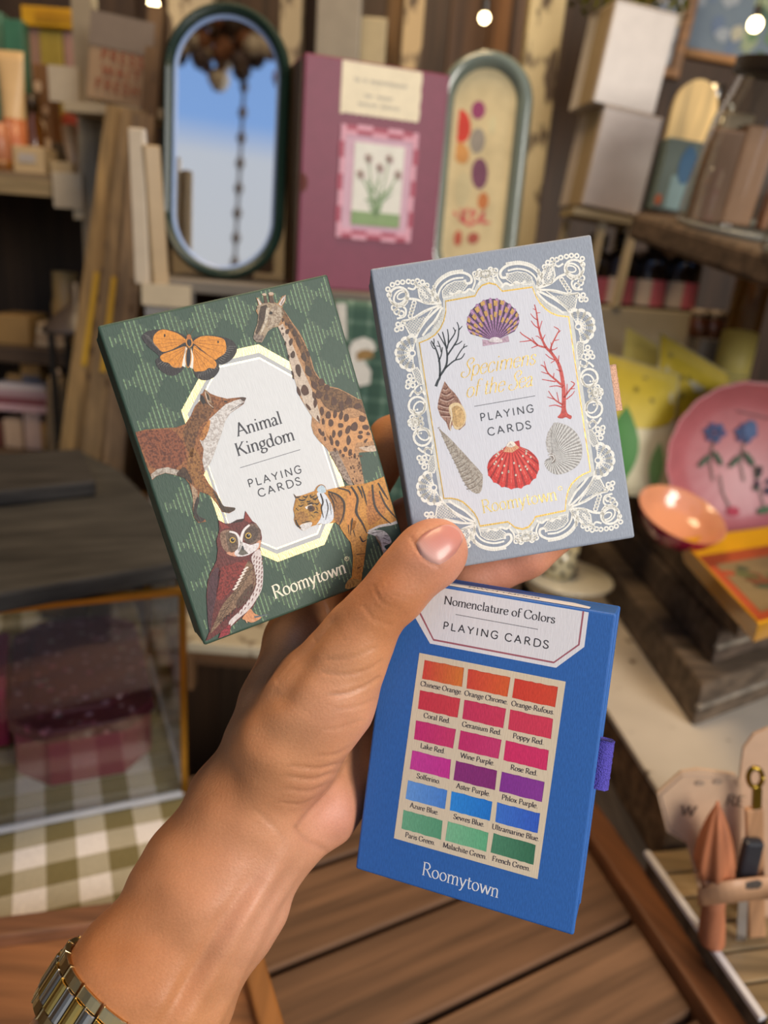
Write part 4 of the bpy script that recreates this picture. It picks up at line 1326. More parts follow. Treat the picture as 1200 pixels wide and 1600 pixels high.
# purple scallop
S.start()
hg = (773, 533)
rim = catmull([(735, 522), (730, 512), (729.5, 502), (733, 491), (740, 481), (750, 473), (761, 468), (771, 467), (782, 469), (792, 473), (801, 480), (808, 488), (811, 497), (810, 507), (804, 518)], 6)
S.poly(c5((1000, 930), (1005, 988), (1110, 970)) + [(795.6, 534), (794, 524), hg], '#c3a5b4', 7, .4)
NR = 14
pts = [rim[int(k * (len(rim) - 1) / NR)] for k in range(NR + 1)]
S.poly([hg] + rim, '#54405a', 7, .5)
for k in range(NR):
    a, b = np.array(pts[k]), np.array(pts[k + 1])
    h_ = np.array(hg)
    m0, m1 = a + (b - a) * .22, a + (b - a) * .78
    out = (m0 + m1) / 2 + ((m0 + m1) / 2 - h_) * .035
    S.poly([hg, tuple(m0), tuple(out), tuple(m1)], '#a87aa4', 8, .3)
    S.stroke([tuple(h_ + (out - h_) * .45), tuple(h_ + (out - h_) * .97)], .6, 1.6, '#c8a2c0', 9)
    f0 = .5 + .2 * ((k * 7) % 3) / 3
    for f in (f0, f0 + .27):
        q0, q1 = h_ + (a - h_) * f, h_ + (a - h_) * min(f + .13, 1)
        r0, r1 = h_ + (a + (b - a) * .6 - h_) * f, h_ + (a + (b - a) * .6 - h_) * min(f + .13, 1)
        S.poly([tuple(q0), tuple(q1), tuple(r1), tuple(r0)], '#cfa45e', 10, .3)
for f in (.3, .38, .46):
    S.stroke([tuple(np.array(hg) + (np.array(p) - np.array(hg)) * f) for p in pts], .5, .5, '#6f4f6a', 10)
S.blob([(764, 534), (768, 528), (776, 527), (783, 530), (784, 535)], '#e0d6d6', 11, .3)
S.done('purple_scallop_print')

# red scallop
S.start()
hg = (798, 692)
rim = catmull([(770, 712), (763, 722), (761.5, 734), (765, 745), (774, 754), (786, 760), (800, 763), (814, 761), (826, 756), (835, 747), (841, 736), (841.5, 722), (836, 712), (826, 703)], 6)
S.poly([hg, (811, 688), (813, 700), (800, 704)], '#cc3f42', 7, .4)
S.poly([hg] + rim, '#a8322f', 7, .5)
NR = 12
pts = [rim[int(k * (len(rim) - 1) / NR)] for k in range(NR + 1)]
for k in range(NR):
    a, b = np.array(pts[k]), np.array(pts[k + 1])
    h_ = np.array(hg)
    m0, m1 = a + (b - a) * .14, a + (b - a) * .86
    out = (m0 + m1) / 2 + ((m0 + m1) / 2 - h_) * .04
    S.poly([hg, tuple(m0), tuple(out), tuple(m1)], '#dc4038', 8, .15)
    md = (m0 + m1) / 2
    S.stroke([tuple(h_ + (md - h_) * .3), tuple(h_ + (md - h_) * .9)], .5, 2, '#e8695a', 9)
    for f in (.45 + .1 * (k % 3), .72 - .08 * (k % 2)):
        S.ell(tuple(h_ + (m0 - h_) * f), 1.5, 1.9, '#d8cdb8', 10, n=8)
for f in (.8, .88, .94):
    S.stroke([tuple(np.array(hg) + (np.array(p) - np.array(hg)) * f) for p in pts], .5, .5, '#b8302c', 10)
S.poly([(786, 706), (792, 696), (798, 691), (806, 694), (811, 700), (800, 707)], '#e6b184', 11, .3)
for k in range(6):
    S.stroke([(797, 693), (788 + 4.2 * k, 706 - abs(k - 2) * .6)], .4, .5, '#c25a44', 12)
S.blob([(791, 697), (796, 690), (803, 691), (805, 696), (798, 699)], '#efe4d2', 12)
S.done('red_scallop_print')

# whelk
S.start()
S.poly([(694.7, 595.6), (702, 606), (711, 615), (717, 624), (722, 634), (728, 650), (727, 664), (718, 672), (711, 669), (706, 664), (704, 673), (701, 671), (697, 660), (688, 650), (683.5, 637), (685, 626), (688, 614)], '#a8806c', 7, .7)
for y0, y1, w in ((603, 607, 1.5), (610, 615, 1.8), (618, 624, 2.5), (627, 634, 2.5), (636, 641, 2), (645, 648, 2)):
    xl = 694.7 - (y0 - 595) * .32 if y0 < 632 else 684 + (y0 - 632) * .35
    xr = 694.7 + (y0 - 595) * .62
    S.stroke([(xl, y0 + 3), ((xl + xr) / 2, y1 + 1), (min(xr, 716), y0 + 2)], w, w, '#74493c', 8, .5)
    S.stroke([(xl, y0 + 6), ((xl + xr) / 2, y1 + 3.5), (min(xr, 716), y0 + 5)], .8, .8, '#d8bfae', 8)
S.blob([(702, 634), (712, 629), (722, 634), (728, 648), (726, 662), (716, 671), (709, 668), (706, 655), (702, 645)], '#e3c99a', 9, .2)
S.blob([(706, 640), (714, 634), (722, 640), (726, 650), (724, 662), (716, 667), (709, 662)], '#c4a06a', 10, .4)
S.blob([(711, 643), (719, 638), (725, 648), (724, 662), (716, 667), (713, 655)], '#d9b47a', 11, .4)
S.stroke([(703, 636), (706, 650), (703, 664), (704, 673)], 2.2, 1.2, '#e8d6b6', 11)
S.done('whelk_print')

# auger
S.start()
aug = c7((503, 285), (545, 325), (585, 360), (640, 415), (690, 470), (752, 535), (800, 590), (870, 665), (912, 720), (915, 790), (905, 860), (885, 893), (850, 897), (815, 880), (780, 850), (720, 760), (668, 640), (620, 540), (570, 440), (540, 370))
S.poly(aug, '#b3aa9b', 7, .6)
for k in range(13):
    f = (k / 13) ** .8
    cx, cy = 505 + 345 * f, 285 + 570 * f
    w = 12 + 78 * f
    S.stroke(c7((cx - w * .78, cy + w * .42), (cx + w * .1, cy + w * .16), (cx + w * .8, cy - w * .5)), .9 + f, .9, '#8a8073', 8, .3)
    for q in range(4):
        S.stroke(c7((cx - w * .6 + q * w * .36, cy + w * .4 - q * w * .22), (cx - w * .45 + q * w * .36, cy + w * .72 - q * w * .22)), .5, .5, '#978d80', 8)
    S.stroke(c7((cx - w * .3, cy + w * .52), (cx + w * .3, cy + w * .2)), .9, .9, '#d3ccbf', 8)
S.done('auger_print')

# argonaut
S.start()
rim = catmull([(430, 230), (480, 233), (560, 262), (640, 335), (678, 430), (680, 530), (645, 610), (560, 670), (460, 695), (385, 662), (346, 600), (358, 562)], 6)
S.poly(c8(*(rim + [(385, 545), (405, 520), (372, 490), (356, 400), (375, 320)])), '#c6c3bc', 7, .5)
fo = np.array((415, 548))
for k in range(len(rim)):
    p = np.array(rim[k])
    m_ = fo + (p - fo) * .5 + np.array((-18, -14)) * (1 - k / len(rim))
    S.stroke(c8(tuple(fo + (p - fo) * .16), tuple(m_), tuple(p * .985 + fo * .015)), .5, 1.1, ('#8d8a84', '#e2dfd8')[k % 2], 8)
for k in range(6):
    S.stroke(c8((375 - k * 2, 320 + k * 30), (430 + k * 3, 330 + k * 30), (470, 420 + k * 12)), .6, .4, '#a29f98', 8)
S.blob(c8((375, 520), (410, 510), (440, 540), (440, 580), (405, 595), (420, 560), (405, 535)), '#8b8177', 9, .4)
S.stroke(c8((380, 522), (420, 525), (432, 555), (412, 585)), 1.6, 1, '#e6e2da', 10)
S.done('argonaut_print')

# black coral
S.start()
for P, w0, w1 in ((((605, 1330), (622, 1285), (640, 1240), (634, 1110), (605, 1010), (568, 945)), 24, 10), (((636, 1245), (690, 1160), (702, 1070), (690, 985), (672, 905), (662, 868)), 20, 9), (((690, 990), (660, 940), (625, 880)), 12, 8),
                  (((700, 1070), (762, 978), (792, 920), (800, 830), (786, 785)), 15, 8), (((712, 960), (712, 900), (704, 845)), 13, 8), (((700, 1010), (714, 960), (760, 890), (768, 860), (754, 830)), 13, 8), (((680, 1180), (760, 1112), (820, 1092), (850, 1050)), 14, 8),
                  (((772, 1102), (830, 1010), (872, 985)), 11, 7), (((765, 978), (800, 965), (826, 945)), 11, 8), (((628, 1120), (652, 1060), (660, 1000)), 12, 9), (((652, 1040), (640, 990), (622, 945)), 10, 8), (((800, 850), (828, 818)), 10, 7), (((585, 985), (590, 950), (588, 925)), 10, 8), (((600, 1010), (580, 1000), (560, 955)), 9, 7), (((838, 1005), (850, 970)), 10, 7), (((640, 990), (612, 985)), 9, 7), (((765, 880), (775, 850)), 9, 7)):
    S.stroke(c5(*P), w0 / 5.4545, w1 / 5.4545, '#3b4246', 7, .3)
    e = c5(P[-1])[0]
    S.ell(e, w1 / 10.5, w1 / 10.5, '#3b4246', 7, n=8)
S.done('black_coral_print')

# red coral
S.start()
for P, w0, w1 in ((((548, 1560), (550, 1400), (545, 1320), (525, 1200), (495, 1120), (440, 1040), (400, 1000), (365, 930), (340, 850), (325, 760), (315, 690), (300, 635)), 38, 8), (((400, 1000), (330, 980), (270, 935), (200, 890), (178, 868)), 16, 7), (((270, 938), (225, 945), (175, 950)), 10, 6), (((330, 980), (275, 1002)), 10, 6), (((325, 975), (298, 945), (278, 915)), 10, 6),
                  (((430, 1035), (450, 970), (490, 890), (508, 850), (468, 822)), 15, 7), (((440, 1020), (470, 1015), (494, 1000)), 9, 6), (((470, 940), (508, 932)), 8, 6), (((505, 870), (522, 855)), 8, 6), (((327, 765), (295, 745), (268, 712)), 9, 6), (((336, 835), (300, 810), (272, 772)), 10, 6), (((342, 850), (352, 810), (365, 772)), 9, 6), (((368, 935), (390, 890)), 9, 6), (((352, 925), (330, 905), (312, 902)), 8, 6), (((318, 705), (348, 702)), 7, 5), (((312, 680), (288, 668)), 7, 5),
                  (((545, 1330), (475, 1270), (420, 1222), (385, 1165), (355, 1148)), 20, 7), (((420, 1225), (385, 1215), (358, 1205)), 9, 6), (((402, 1190), (382, 1118)), 9, 6), (((480, 1290), (420, 1280), (365, 1270)), 11, 6), (((460, 1262), (466, 1218)), 9, 6), (((540, 1340), (490, 1325), (428, 1332)), 12, 6), (((528, 1205), (488, 1185)), 10, 6), (((502, 1135), (508, 1068)), 10, 6), (((475, 1105), (430, 1085), (395, 1055)), 10, 6), (((470, 1110), (440, 1130)), 8, 6), (((450, 1060), (440, 955)), 8, 5),
                  (((552, 1425), (600, 1360), (640, 1310), (612, 1288)), 16, 7), (((608, 1352), (642, 1348)), 9, 6), (((575, 1400), (578, 1310)), 9, 6), (((570, 1440), (620, 1400), (640, 1370)), 10, 6), (((545, 1490), (470, 1440), (420, 1370)), 16, 7), (((470, 1440), (410, 1420)), 9, 6), (((505, 1455), (490, 1380)), 9, 6), (((540, 1510), (480, 1490), (425, 1497)), 12, 6)):
    S.stroke(c6(*P), w0 / 5.4545, w1 / 5.4545, '#cc4a4a' if w0 < 14 else '#d0584f', 7, .35)
    S.ell(c6(P[-1])[0], w1 / 10.9, w1 / 10.9, '#cc4a4a', 7, n=7)
S.blob([(871, 652), (876, 645), (879, 630), (882, 628), (886, 645), (893, 650), (891, 655), (884, 652), (878, 654)], '#cf5248', 8, .5)
S.done('red_coral_print')

# ================================================================== blue box: colour swatches
B = card_box(*POSES['blue'], 'bright blue card box with a chart of painted colour swatches', '#2f66ae', ['#2f66ae', '#5f7f4e', '#eee8d8', '#3f9a7a', '#eee8d8', '#3f8f8a', '#e8e2d4', '#f1ece0', '#d8364e', '#e8e0d0', '#d8364e', '#2f66ae'], '#5a4fb8', -0.00256)
lb = b1((525, 385), (665, 630)) + b2((620, 800), (850, 630), (897, 270))
tv = -B.h / 2 + 0.0010
ul, ur = B.uv((646, 955))[0], B.uv(b2((897, 270))[0])[0]
lu = [B.uv(p) for p in lb]
B.start()
B.clip = 0.0002
B.raw([(lu[0][0], tv), lu[0], lu[1], lu[2], lu[3], (lu[4][0], tv)], H('#e9e5e4'), 1)
W_ = B.w
B.clip = 0.0009
ins = lambda p, q, k: (p[0] + (q[0] - p[0]) * k, p[1] + (q[1] - p[1]) * k)
lx = b1((570, 350), (695, 598)) + b2((602, 757), (806, 612), (850, 285))
B.done('title_label', 'paper', 'white label with a dull red line and notched corners')
B.start()
B.stroke(lx, 2.8, 2.8, '#a8606a', 2, curve=False)
B.done('label_line', 'paper')
# the label folds over onto the upper edge of the box
mb = MB()
z_ = lambda q: (q[0], -B.h / 2 - 0.00012, q[1])
hx = .7 * (lu[4][0] - lu[0][0]) / 2
mb.add([z_((lu[0][0], 0.0006)), z_((lu[4][0], 0.0006)), z_((lu[4][0], 0.006)), z_((lu[4][0] - .006, 0.010)), z_((lu[0][0] + .006, 0.010)), z_((lu[0][0], 0.006))], [(0, 1, 2, 3, 4, 5)], H('#e9e5e4'))
mb.build('label_flap', 'paper', B.ob)
mb = MB()
q, W_ = text_polys('ROOMYTOWN', 'serif')
k_ = 0.026 / W_
cx_ = (lu[0][0] + lu[4][0]) / 2
for r in q:
    mb.add([(cx_ - (x * k_ - .013), -B.h / 2 - 0.00018, 0.0075 - .0025 + (y * .0036)) for x, y in r], [tuple(range(len(r)))], H('#4a3a36'))
mb.build('flap_lettering', 'paper', B.ob)
B.start()
B.text('Nomenclature of Colors', (693, 943.5), (867, 974), 13, 'serif', '#413d40', 2)
B.stroke([(712, 960), (840.5, 983.3)], .9, .9, '#5c585a', 2)
B.text('PLAYING CARDS', (691, 982.5), (857, 1013.5), 11.5, 'sans', '#3a373a', 2)
B.text('Roomytown', (658, 1366), (779, 1403), 21, 'light', '#f2f0ec', 2)
B.done('lettering', 'paper')
B.start()
B.poly([(655.4, 1020), (884, 1065), (840, 1373.6), (615.5, 1309.6)], '#e2cfb0', 1)
B.done('chart_panel', 'paper')
B.start()
tl, tr, bl, br = [np.array(B.uv(p)) for p in ((663.5, 1031), (804, 1060), (631, 1265.5), (771, 1302))]
tl2, br2 = np.array(B.uv((722, 1073))), np.array(B.uv((832, 1351)))
sw = (np.array(B.uv((725.6, 1042))) - tl)[0]
sh = (np.array(B.uv((660, 1060.5))) - tl)[1]
cols = [('#d84a3a', '#e07a32'), ('#da4a36', '#e0602f'), ('#d8402f', '#dc4a30'), ('#d2384a', '#d8404a'), ('#d0345c', '#d43a5a'), ('#d63a56', '#da3c56'), ('#cf2f74', '#d43a6c'), ('#cc2f6c', '#d03a70'), ('#da2f66', '#da3266'),
        ('#d0409a', '#cf3592'), ('#8f2f78', '#8a2c74'), ('#8a3494', '#8f3a98'), ('#6a9fe0', '#4f88d4'), ('#2f8ee0', '#1f7ad0'), ('#3f76d0', '#3560c4'), ('#6fae86', '#5da078'), ('#7fbf92', '#68b484'), ('#4f8a68', '#3a7454')]
names = ['Chinese Orange.', 'Orange Chrome.', 'Orange-Rufous.', 'Coral Red.', 'Geranium Red.', 'Poppy Red.', 'Lake Red.', 'Wine Purple.', 'Rose Red.', 'Solferino.', 'Aster Purple.', 'Phlox Purple.', 'Azure Blue.', 'Sevres Blue.', 'Ultramarine Blue.', 'Paris Green.', 'Malachite Green.', 'French Green.']
rg = random.Random(5)
labs = []
for r_ in range(6):
    for c_ in range(3):
        a, b_ = c_ / 2, r_ / 5
        o = (tl * (1 - a) + tr * a) * (1 - b_) + (bl * (1 - a) + br * a) * b_
        ca, cb = [np.array(H(x)) for x in cols[r_ * 3 + c_]]
        ns = 10
        jit = lambda s=.00016: rg.uniform(-s, s)
        tops = [(o[0] + sw * k / ns + (jit() if k in (0, ns) else 0), o[1] + jit(.00012)) for k in range(ns + 1)]
        bots = [(o[0] + sw * k / ns + (jit() if k in (0, ns) else 0), o[1] + sh + jit(.00012)) for k in range(ns + 1)]
        for k in range(ns):
            f = k / (ns - 1)
            B.raw([tops[k], tops[k + 1], bots[k + 1], bots[k]], tuple(ca * (1 - f) + cb * f), 2)
        ed = tuple(np.array(ca[:3]) * .72) + (0,)
        for s in ribbon(tops, lambda x, y, t: .00005):
            B.raw(s, ed, 3)
        for s in ribbon([tops[-1], bots[-1]], lambda x, y, t: .00006):
            B.raw(s, ed, 3)
        labs.append((names[r_ * 3 + c_], o[0] + sw / 2, o[1] + sh + .0026))
B.done('colour_swatches')
B.start()
for s, u, v in labs:
    q, W_ = text_polys(s, 'bold')
    k_ = .0026
    for r in q:
        B.raw([(u + (x - W_ / 2) * k_ * .93, v - y * k_) for x, y in r], H('#443c42'), 2)
B.done('swatch_captions', 'paper')

# ================================================================== the hand and forearm
def pc3(px, py, z):
    """camera-frame point seen at pixel (px, py), z metres ahead"""
    return np.array(((px - 600) / FPX * z, (py - 800) / FPX * z, z), np.float32)


def rr(rpx, z):
    return rpx * z / FPX


class Prim:
    def __init__(self, a, b, k=0.004):
        self.a, self.ra = pc3(*a[:3]), rr(a[3], a[2])
        self.b, self.rb = pc3(*b[:3]), rr(b[3], b[2])
        self.k = k

    def d(self, P):
        ab = self.b - self.a
        t = np.clip(((P - self.a) @ ab) / (ab @ ab), 0, 1)
        return np.linalg.norm(P - self.a - t[..., None] * ab, axis=-1) - (self.ra + (self.rb - self.ra) * t)


def chain(pts, k=0.004):
    return [Prim(pts[i], pts[i + 1], k) for i in range(len(pts) - 1)]


def smin(a, b, k):
    h = np.clip(0.5 + 0.5 * (b - a) / k, 0, 1)
    return b + (a - b) * h - k * h * (1 - h)


# forearm: two rods side by side (thumb side, little-finger side) and a filler between
ARM = [chain([(38, 1755, .262, 80), (190, 1517, .271, 73), (292, 1364, .279, 67), (350, 1272, .284, 62)], .009),
       chain([(132, 1815, .262, 80), (278, 1573, .271, 73), (372, 1416, .279, 67), (424, 1324, .285, 62)], .009),
       chain([(85, 1785, .260, 88), (234, 1545, .269, 82), (332, 1390, .277, 76), (392, 1296, .282, 70)], .009)]
MASS = [chain([(402, 1262, .284, 70), (452, 1165, .279, 76), (505, 1088, .275, 74), (546, 1020, .270, 56)], .010),      # ball of the thumb
        chain([(372, 1226, .288, 54), (432, 1095, .292, 48), (464, 1000, .300, 43), (500, 905, .320, 44)], .009),         # forefinger bone
        chain([(448, 1300, .292, 50), (506, 1262, .296, 48), (575, 1170, .322, 56), (640, 1080, .333, 48)], .010),       # heel and palm
        chain([(470, 1200, .296, 56), (560, 1060, .322, 56), (560, 950, .336, 46)], .010)]
THUMB = chain([(546, 1020, .270, 55), (566, 984, .2675, 48), (596, 946, .2645, 43.5), (622, 920, .263, 44.5), (652, 885, .2628, 46.5), (672, 867, .2633, 47.5), (684, 857, .2638, 45.5)], .005)
FINGERS = [chain([(500, 905, .320, 43), (560, 770, .326, 40), (614, 690, .320, 37), (700, 640, .3125, 33), (730, 625, .312, 30)], .004),
           chain([(560, 950, .334, 43), (640, 820, .332, 40), (730, 760, .318, 38), (810, 715, .313, 33)], .004),
           chain([(600, 1010, .336, 43), (668, 945, .326, 42), (735, 905, .3165, 41), (820, 862, .313, 39), (890, 815, .3125, 34)], .004),
           chain([(640, 1080, .333, 42), (730, 1040, .318, 38), (800, 1015, .305, 34), (855, 1005, .3005, 30)], .004)]


def sdf(P):
    arm = None
    for c in ARM:
        for p in c:
            q = p.d(P)
            arm = q if arm is None else smin(arm, q, .009)
    m = None
    for c in MASS:
        for p in c:
            q = p.d(P)
            m = q if m is None else smin(m, q, p.k)
    d = smin(arm, m, .012)
    t = None
    for p in THUMB:
        q = p.d(P)
        t = q if t is None else smin(t, q, p.k)
    d = smin(d, t, .007)
    f = None
    for c in FINGERS:
        e = None
        for p in c:
            q = p.d(P)
            e = q if e is None else smin(e, q, p.k)
        f = e if f is None else np.minimum(f, e)
    return smin(d, f, .007)


def surface_nets(fn, lo, hi, h):
    n = np.ceil((np.array(hi) - np.array(lo)) / h).astype(int) + 1
    ax = [lo[i] + h * np.arange(n[i]) for i in range(3)]
    D = np.empty(n, np.float32)
    for i in range(0, n[0], 16):
        X_, Y_, Z_ = np.meshgrid(ax[0][i:i + 16], ax[1], ax[2], indexing='ij')
        D[i:i + 16] = fn(np.stack([X_, Y_, Z_], -1).astype(np.float32))
    ins = D < 0
    cn = [(a, b, c) for a in (0, 1) for b in (0, 1) for c in (0, 1)]
    sl = lambda A, o: A[o[0]:n[0] - 1 + o[0], o[1]:n[1] - 1 + o[1], o[2]:n[2] - 1 + o[2]]
    cnt = sum(sl(ins, o).astype(np.int8) for o in cn)
    act = (cnt > 0) & (cnt < 8)
    idx = -np.ones(act.shape, np.int64)
    ijk = np.argwhere(act)
    idx[act] = np.arange(len(ijk))
    acc, w = np.zeros((len(ijk), 3)), np.zeros(len(ijk))
    for a in cn:
        for x in range(3):
            if a[x] == 0:
                b = tuple(v + (1 if j == x else 0) for j, v in enumerate(a))
                da = D[tuple((ijk + a).T)]
                db = D[tuple((ijk + b).T)]
                s = (da < 0) != (db < 0)
                t = np.where(s, da / np.where(s, da - db, 1), 0)
                p = np.array(a, float)[None] + t[:, None] * (np.array(b) - np.array(a))[None]
                acc += np.where(s[:, None], p, 0)
                w += s
    V = np.array(lo) + h * (ijk + acc / w[:, None])
    F = []
    for x in range(3):
        y, z = (x + 1) % 3, (x + 2) % 3
        A = np.take(ins, range(n[x] - 1), x)
        Bq = np.take(ins, range(1, n[x]), x)
        e = np.argwhere(A != Bq)
        e = e[(e[:, y] > 0) & (e[:, z] > 0) & (e[:, y] < n[y] - 1) & (e[:, z] < n[z] - 1)]
        flip = A[tuple(e.T)]
        q = []
        for dy, dz in ((0, 0), (-1, 0), (-1, -1), (0, -1)):
            k = e.copy()
            k[:, y] += dy
            k[:, z] += dz
            q.append(idx[tuple(k.T)])
        q = np.stack(q, 1)
        q[~flip] = q[~flip][:, ::-1]
        F.append(q)
    F = np.concatenate(F)
    return V, F[:, ::-1]


def grad(fn, V, e=2e-4):
    G_ = np.empty_like(V)
    for i in range(3):
        o = np.zeros(3)
        o[i] = e
        G_[:, i] = (fn((V + o).astype(np.float32)) - fn((V - o).astype(np.float32))) / (2 * e)
    return G_ / (np.linalg.norm(G_, axis=1, keepdims=True) + 1e-9)


def subdivide(V, F):
    E_ = np.concatenate([np.stack([F[:, i], F[:, (i + 1) % 4]], 1) for i in range(4)])
    Es = np.sort(E_, 1)
    u, inv = np.unique(Es, axis=0, return_inverse=True)
    inv = inv.reshape(4, -1)
    nv, ne = len(V), len(u)
    V2 = np.concatenate([V, V[u].mean(1), V[F].mean(1)])
    fc_ = nv + ne + np.arange(len(F))
    F2 = np.concatenate([np.stack([F[:, i], nv + inv[i], fc_, nv + inv[(i - 1) % 4]], 1) for i in range(4)])
    return V2, F2


HV, HF = surface_nets(sdf, (-.175, -.055, .240), (.085, .225, .356), .0017)
HV, HF = subdivide(HV, HF)
for it in range(2):
    gq = grad(sdf, HV)
    HV = HV - gq * sdf(HV.astype(np.float32))[:, None]
gq = grad(sdf, HV)
PXY = np.stack([600 + FPX * HV[:, 0] / HV[:, 2], 800 + FPX * HV[:, 1] / HV[:, 2]], 1)
facing = np.clip(-(gq * HV / np.linalg.norm(HV, axis=1, keepdims=True)).sum(1), 0, 1)
front = (facing > 0.08) & (HV[:, 2] < .302)


def dist_poly(P, pts):
    d = np.full(len(P), 1e9)
    tt = np.zeros(len(P))
    for i in range(len(pts) - 1):
        a, b = np.array(pts[i], float), np.array(pts[i + 1], float)
        ab = b - a
        t = np.clip((P - a) @ ab / (ab @ ab), 0, 1)
        q = np.linalg.norm(P - a - t[:, None] * ab, axis=1)
        tt = np.where(q < d, (i + t) / (len(pts) - 1), tt)
        d = np.minimum(d, q)
    return d, tt


disp = np.zeros(len(HV))
ib = np.where(front)[0]
PP = PXY[ib]
# creases: polylines over the skin, depth in metres, half width in pixels
CREASES = [([(459, 1291), (480, 1312), (515, 1332)], .0007, 4), ([(463, 1291), (500, 1248), (530, 1212), (541, 1190)], .0009, 4.5), ([(395, 1262), (425, 1288), (445, 1312)], .0003, 4),
           ([(583, 912), (592, 934), (606, 946), (626, 951)], .00035, 2.4), ([(602, 908), (612, 926), (632, 936)], .00028, 2.2), ([(592, 905), (602, 928), (622, 943)], .0002, 2), ([(566, 945), (585, 968), (612, 978)], .0003, 3),
           ([(512, 1086), (545, 1082), (575, 1070), (594, 1056)], .0008, 3.2), ([(500, 1050), (540, 1054), (575, 1046), (598, 1030)], .0005, 3.2), ([(505, 1030), (545, 1028), (590, 1010)], .0004, 3),
           ([(520, 1108), (555, 1104), (590, 1090)], .0004, 3), ([(490, 1180), (525, 1178), (555, 1160)], .0004, 3), ([(450, 1196), (500, 1200), (540, 1190)], .0006, 3.2), ([(440, 1212), (490, 1218), (530, 1204)], .0006, 3.2),
           ([(440, 1232), (485, 1236), (520, 1220)], .0005, 3.2), ([(430, 1252), (470, 1256), (505, 1240)], .0004, 3), ([(500, 1140), (530, 1138), (570, 1122)], .0003, 3),
           ([(640, 836), (650, 852), (664, 873), (690, 888)], .0005, 3)]
for pts, dp, w in CREASES:
    d, t = dist_poly(PP, catmull(pts, 4))
    fade = np.sqrt(np.clip(4 * t * (1 - t), 0, 1))
    disp[ib] -= .7 * dp * np.exp(-(d / w) ** 2) * fade
    disp[ib] += dp * .16 * (np.exp(-((d - 2.2 * w) / (1.3 * w)) ** 2)) * fade
# tendons of the inner wrist
for pts, dp, w in (([(470, 1300), (400, 1400), (330, 1520), (270, 1640)], .0020, 16), ([(430, 1330), (350, 1440), (280, 1560), (200, 1700)], -.0016, 15), ([(520, 1322), (450, 1420), (380, 1560), (310, 1700)], -.0008, 14),
                   ([(490, 1322), (425, 1420), (360, 1560), (290, 1700)], .0007, 9)):
    d, t = dist_poly(PP, pts)
    fade = np.clip(np.minimum(t * 4, (1 - t) * 3), 0, 1)
    disp[ib] += dp * np.exp(-(d / w) ** 2) * fade
# soft valley between the ball of the thumb and the forefinger, pulp at the thumb tip
d, t = dist_poly(PP, [(438, 1085), (470, 1030), (505, 968)])
disp[ib] -= .0018 * np.exp(-(d / 22) ** 2)
rgn = np.random.RandomState(4)
wv = np.zeros(len(HV))
for k in range(14):
    dr_ = rgn.normal(size=3)
    dr_ /= np.linalg.norm(dr_)
    wv += np.sin(HV @ dr_ * rgn.uniform(200, 650) + rgn.uniform(0, 6)) * .00006
disp *= np.clip((facing - .12) / .35, 0, 1) ** 1.5
disp += wv
HV = HV + gq * disp[:, None]

# skin colours: pinker at the heel of the palm and the fingertips, tanned over the forearm
base = np.array(H('#cd9265')[:3])
pink = np.array(H('#d6937c')[:3])
tan = np.array(H('#bd7b49')[:3])
SKC = np.tile(base, (len(HV), 1))


def tint(c, px, rad, amt):
    global SKC
    w_ = amt * np.exp(-(np.linalg.norm(PXY - np.array(px), axis=1) / rad) ** 2)
    SKC = SKC * (1 - w_[:, None]) + c * w_[:, None]


tint(tan, (150, 1480), 200, .8)
tint(tan, (330, 1230), 110, .6)
tint(np.array(H('#bf7846')[:3]), (600, 935), 85, .75)
tint(pink, (530, 1275), 60, .8)
tint(np.array(H('#dca68c')[:3]), (450, 1430), 130, .6)
tint(np.array(H('#d9a47c')[:3]), (560, 1100), 70, .4)
tint(pink, (690, 850), 55, .55)
tint(pink, (800, 890), 120, .9)
tint(pink, (540, 1130), 70, .3)
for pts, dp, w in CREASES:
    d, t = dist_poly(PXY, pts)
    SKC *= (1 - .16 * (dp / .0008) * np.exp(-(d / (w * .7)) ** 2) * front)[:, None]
SKC = np.clip(SKC, 0, 1)

HW = CAM[None] + HV @ CB.T
orig = Vector(CAM + CB @ pc3(402, 1276, .284))
person = thing('person', 'tanned left hand and forearm holding three card boxes, thumb across the grey one', 'person', orig)
me = bpy.data.meshes.new('hand_and_forearm')
loc_ = HW - np.array(orig)[None]
me.vertices.add(len(loc_))
me.vertices.foreach_set('co', loc_.astype(np.float32).ravel())
me.loops.add(HF.size)
me.loops.foreach_set('vertex_index', HF.astype(np.int32).ravel())
me.polygons.add(len(HF))
me.polygons.foreach_set('loop_start', (np.arange(len(HF)) * 4).astype(np.int32))
me.polygons.foreach_set('use_smooth', np.ones(len(HF), bool))
me.update(calc_edges=True)
me.validate()
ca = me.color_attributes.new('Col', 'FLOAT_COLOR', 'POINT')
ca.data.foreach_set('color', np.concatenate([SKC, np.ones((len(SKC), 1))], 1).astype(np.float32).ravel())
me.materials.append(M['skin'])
ho = bpy.data.objects.new('body', me)
COL.objects.link(ho)
ho.parent = person

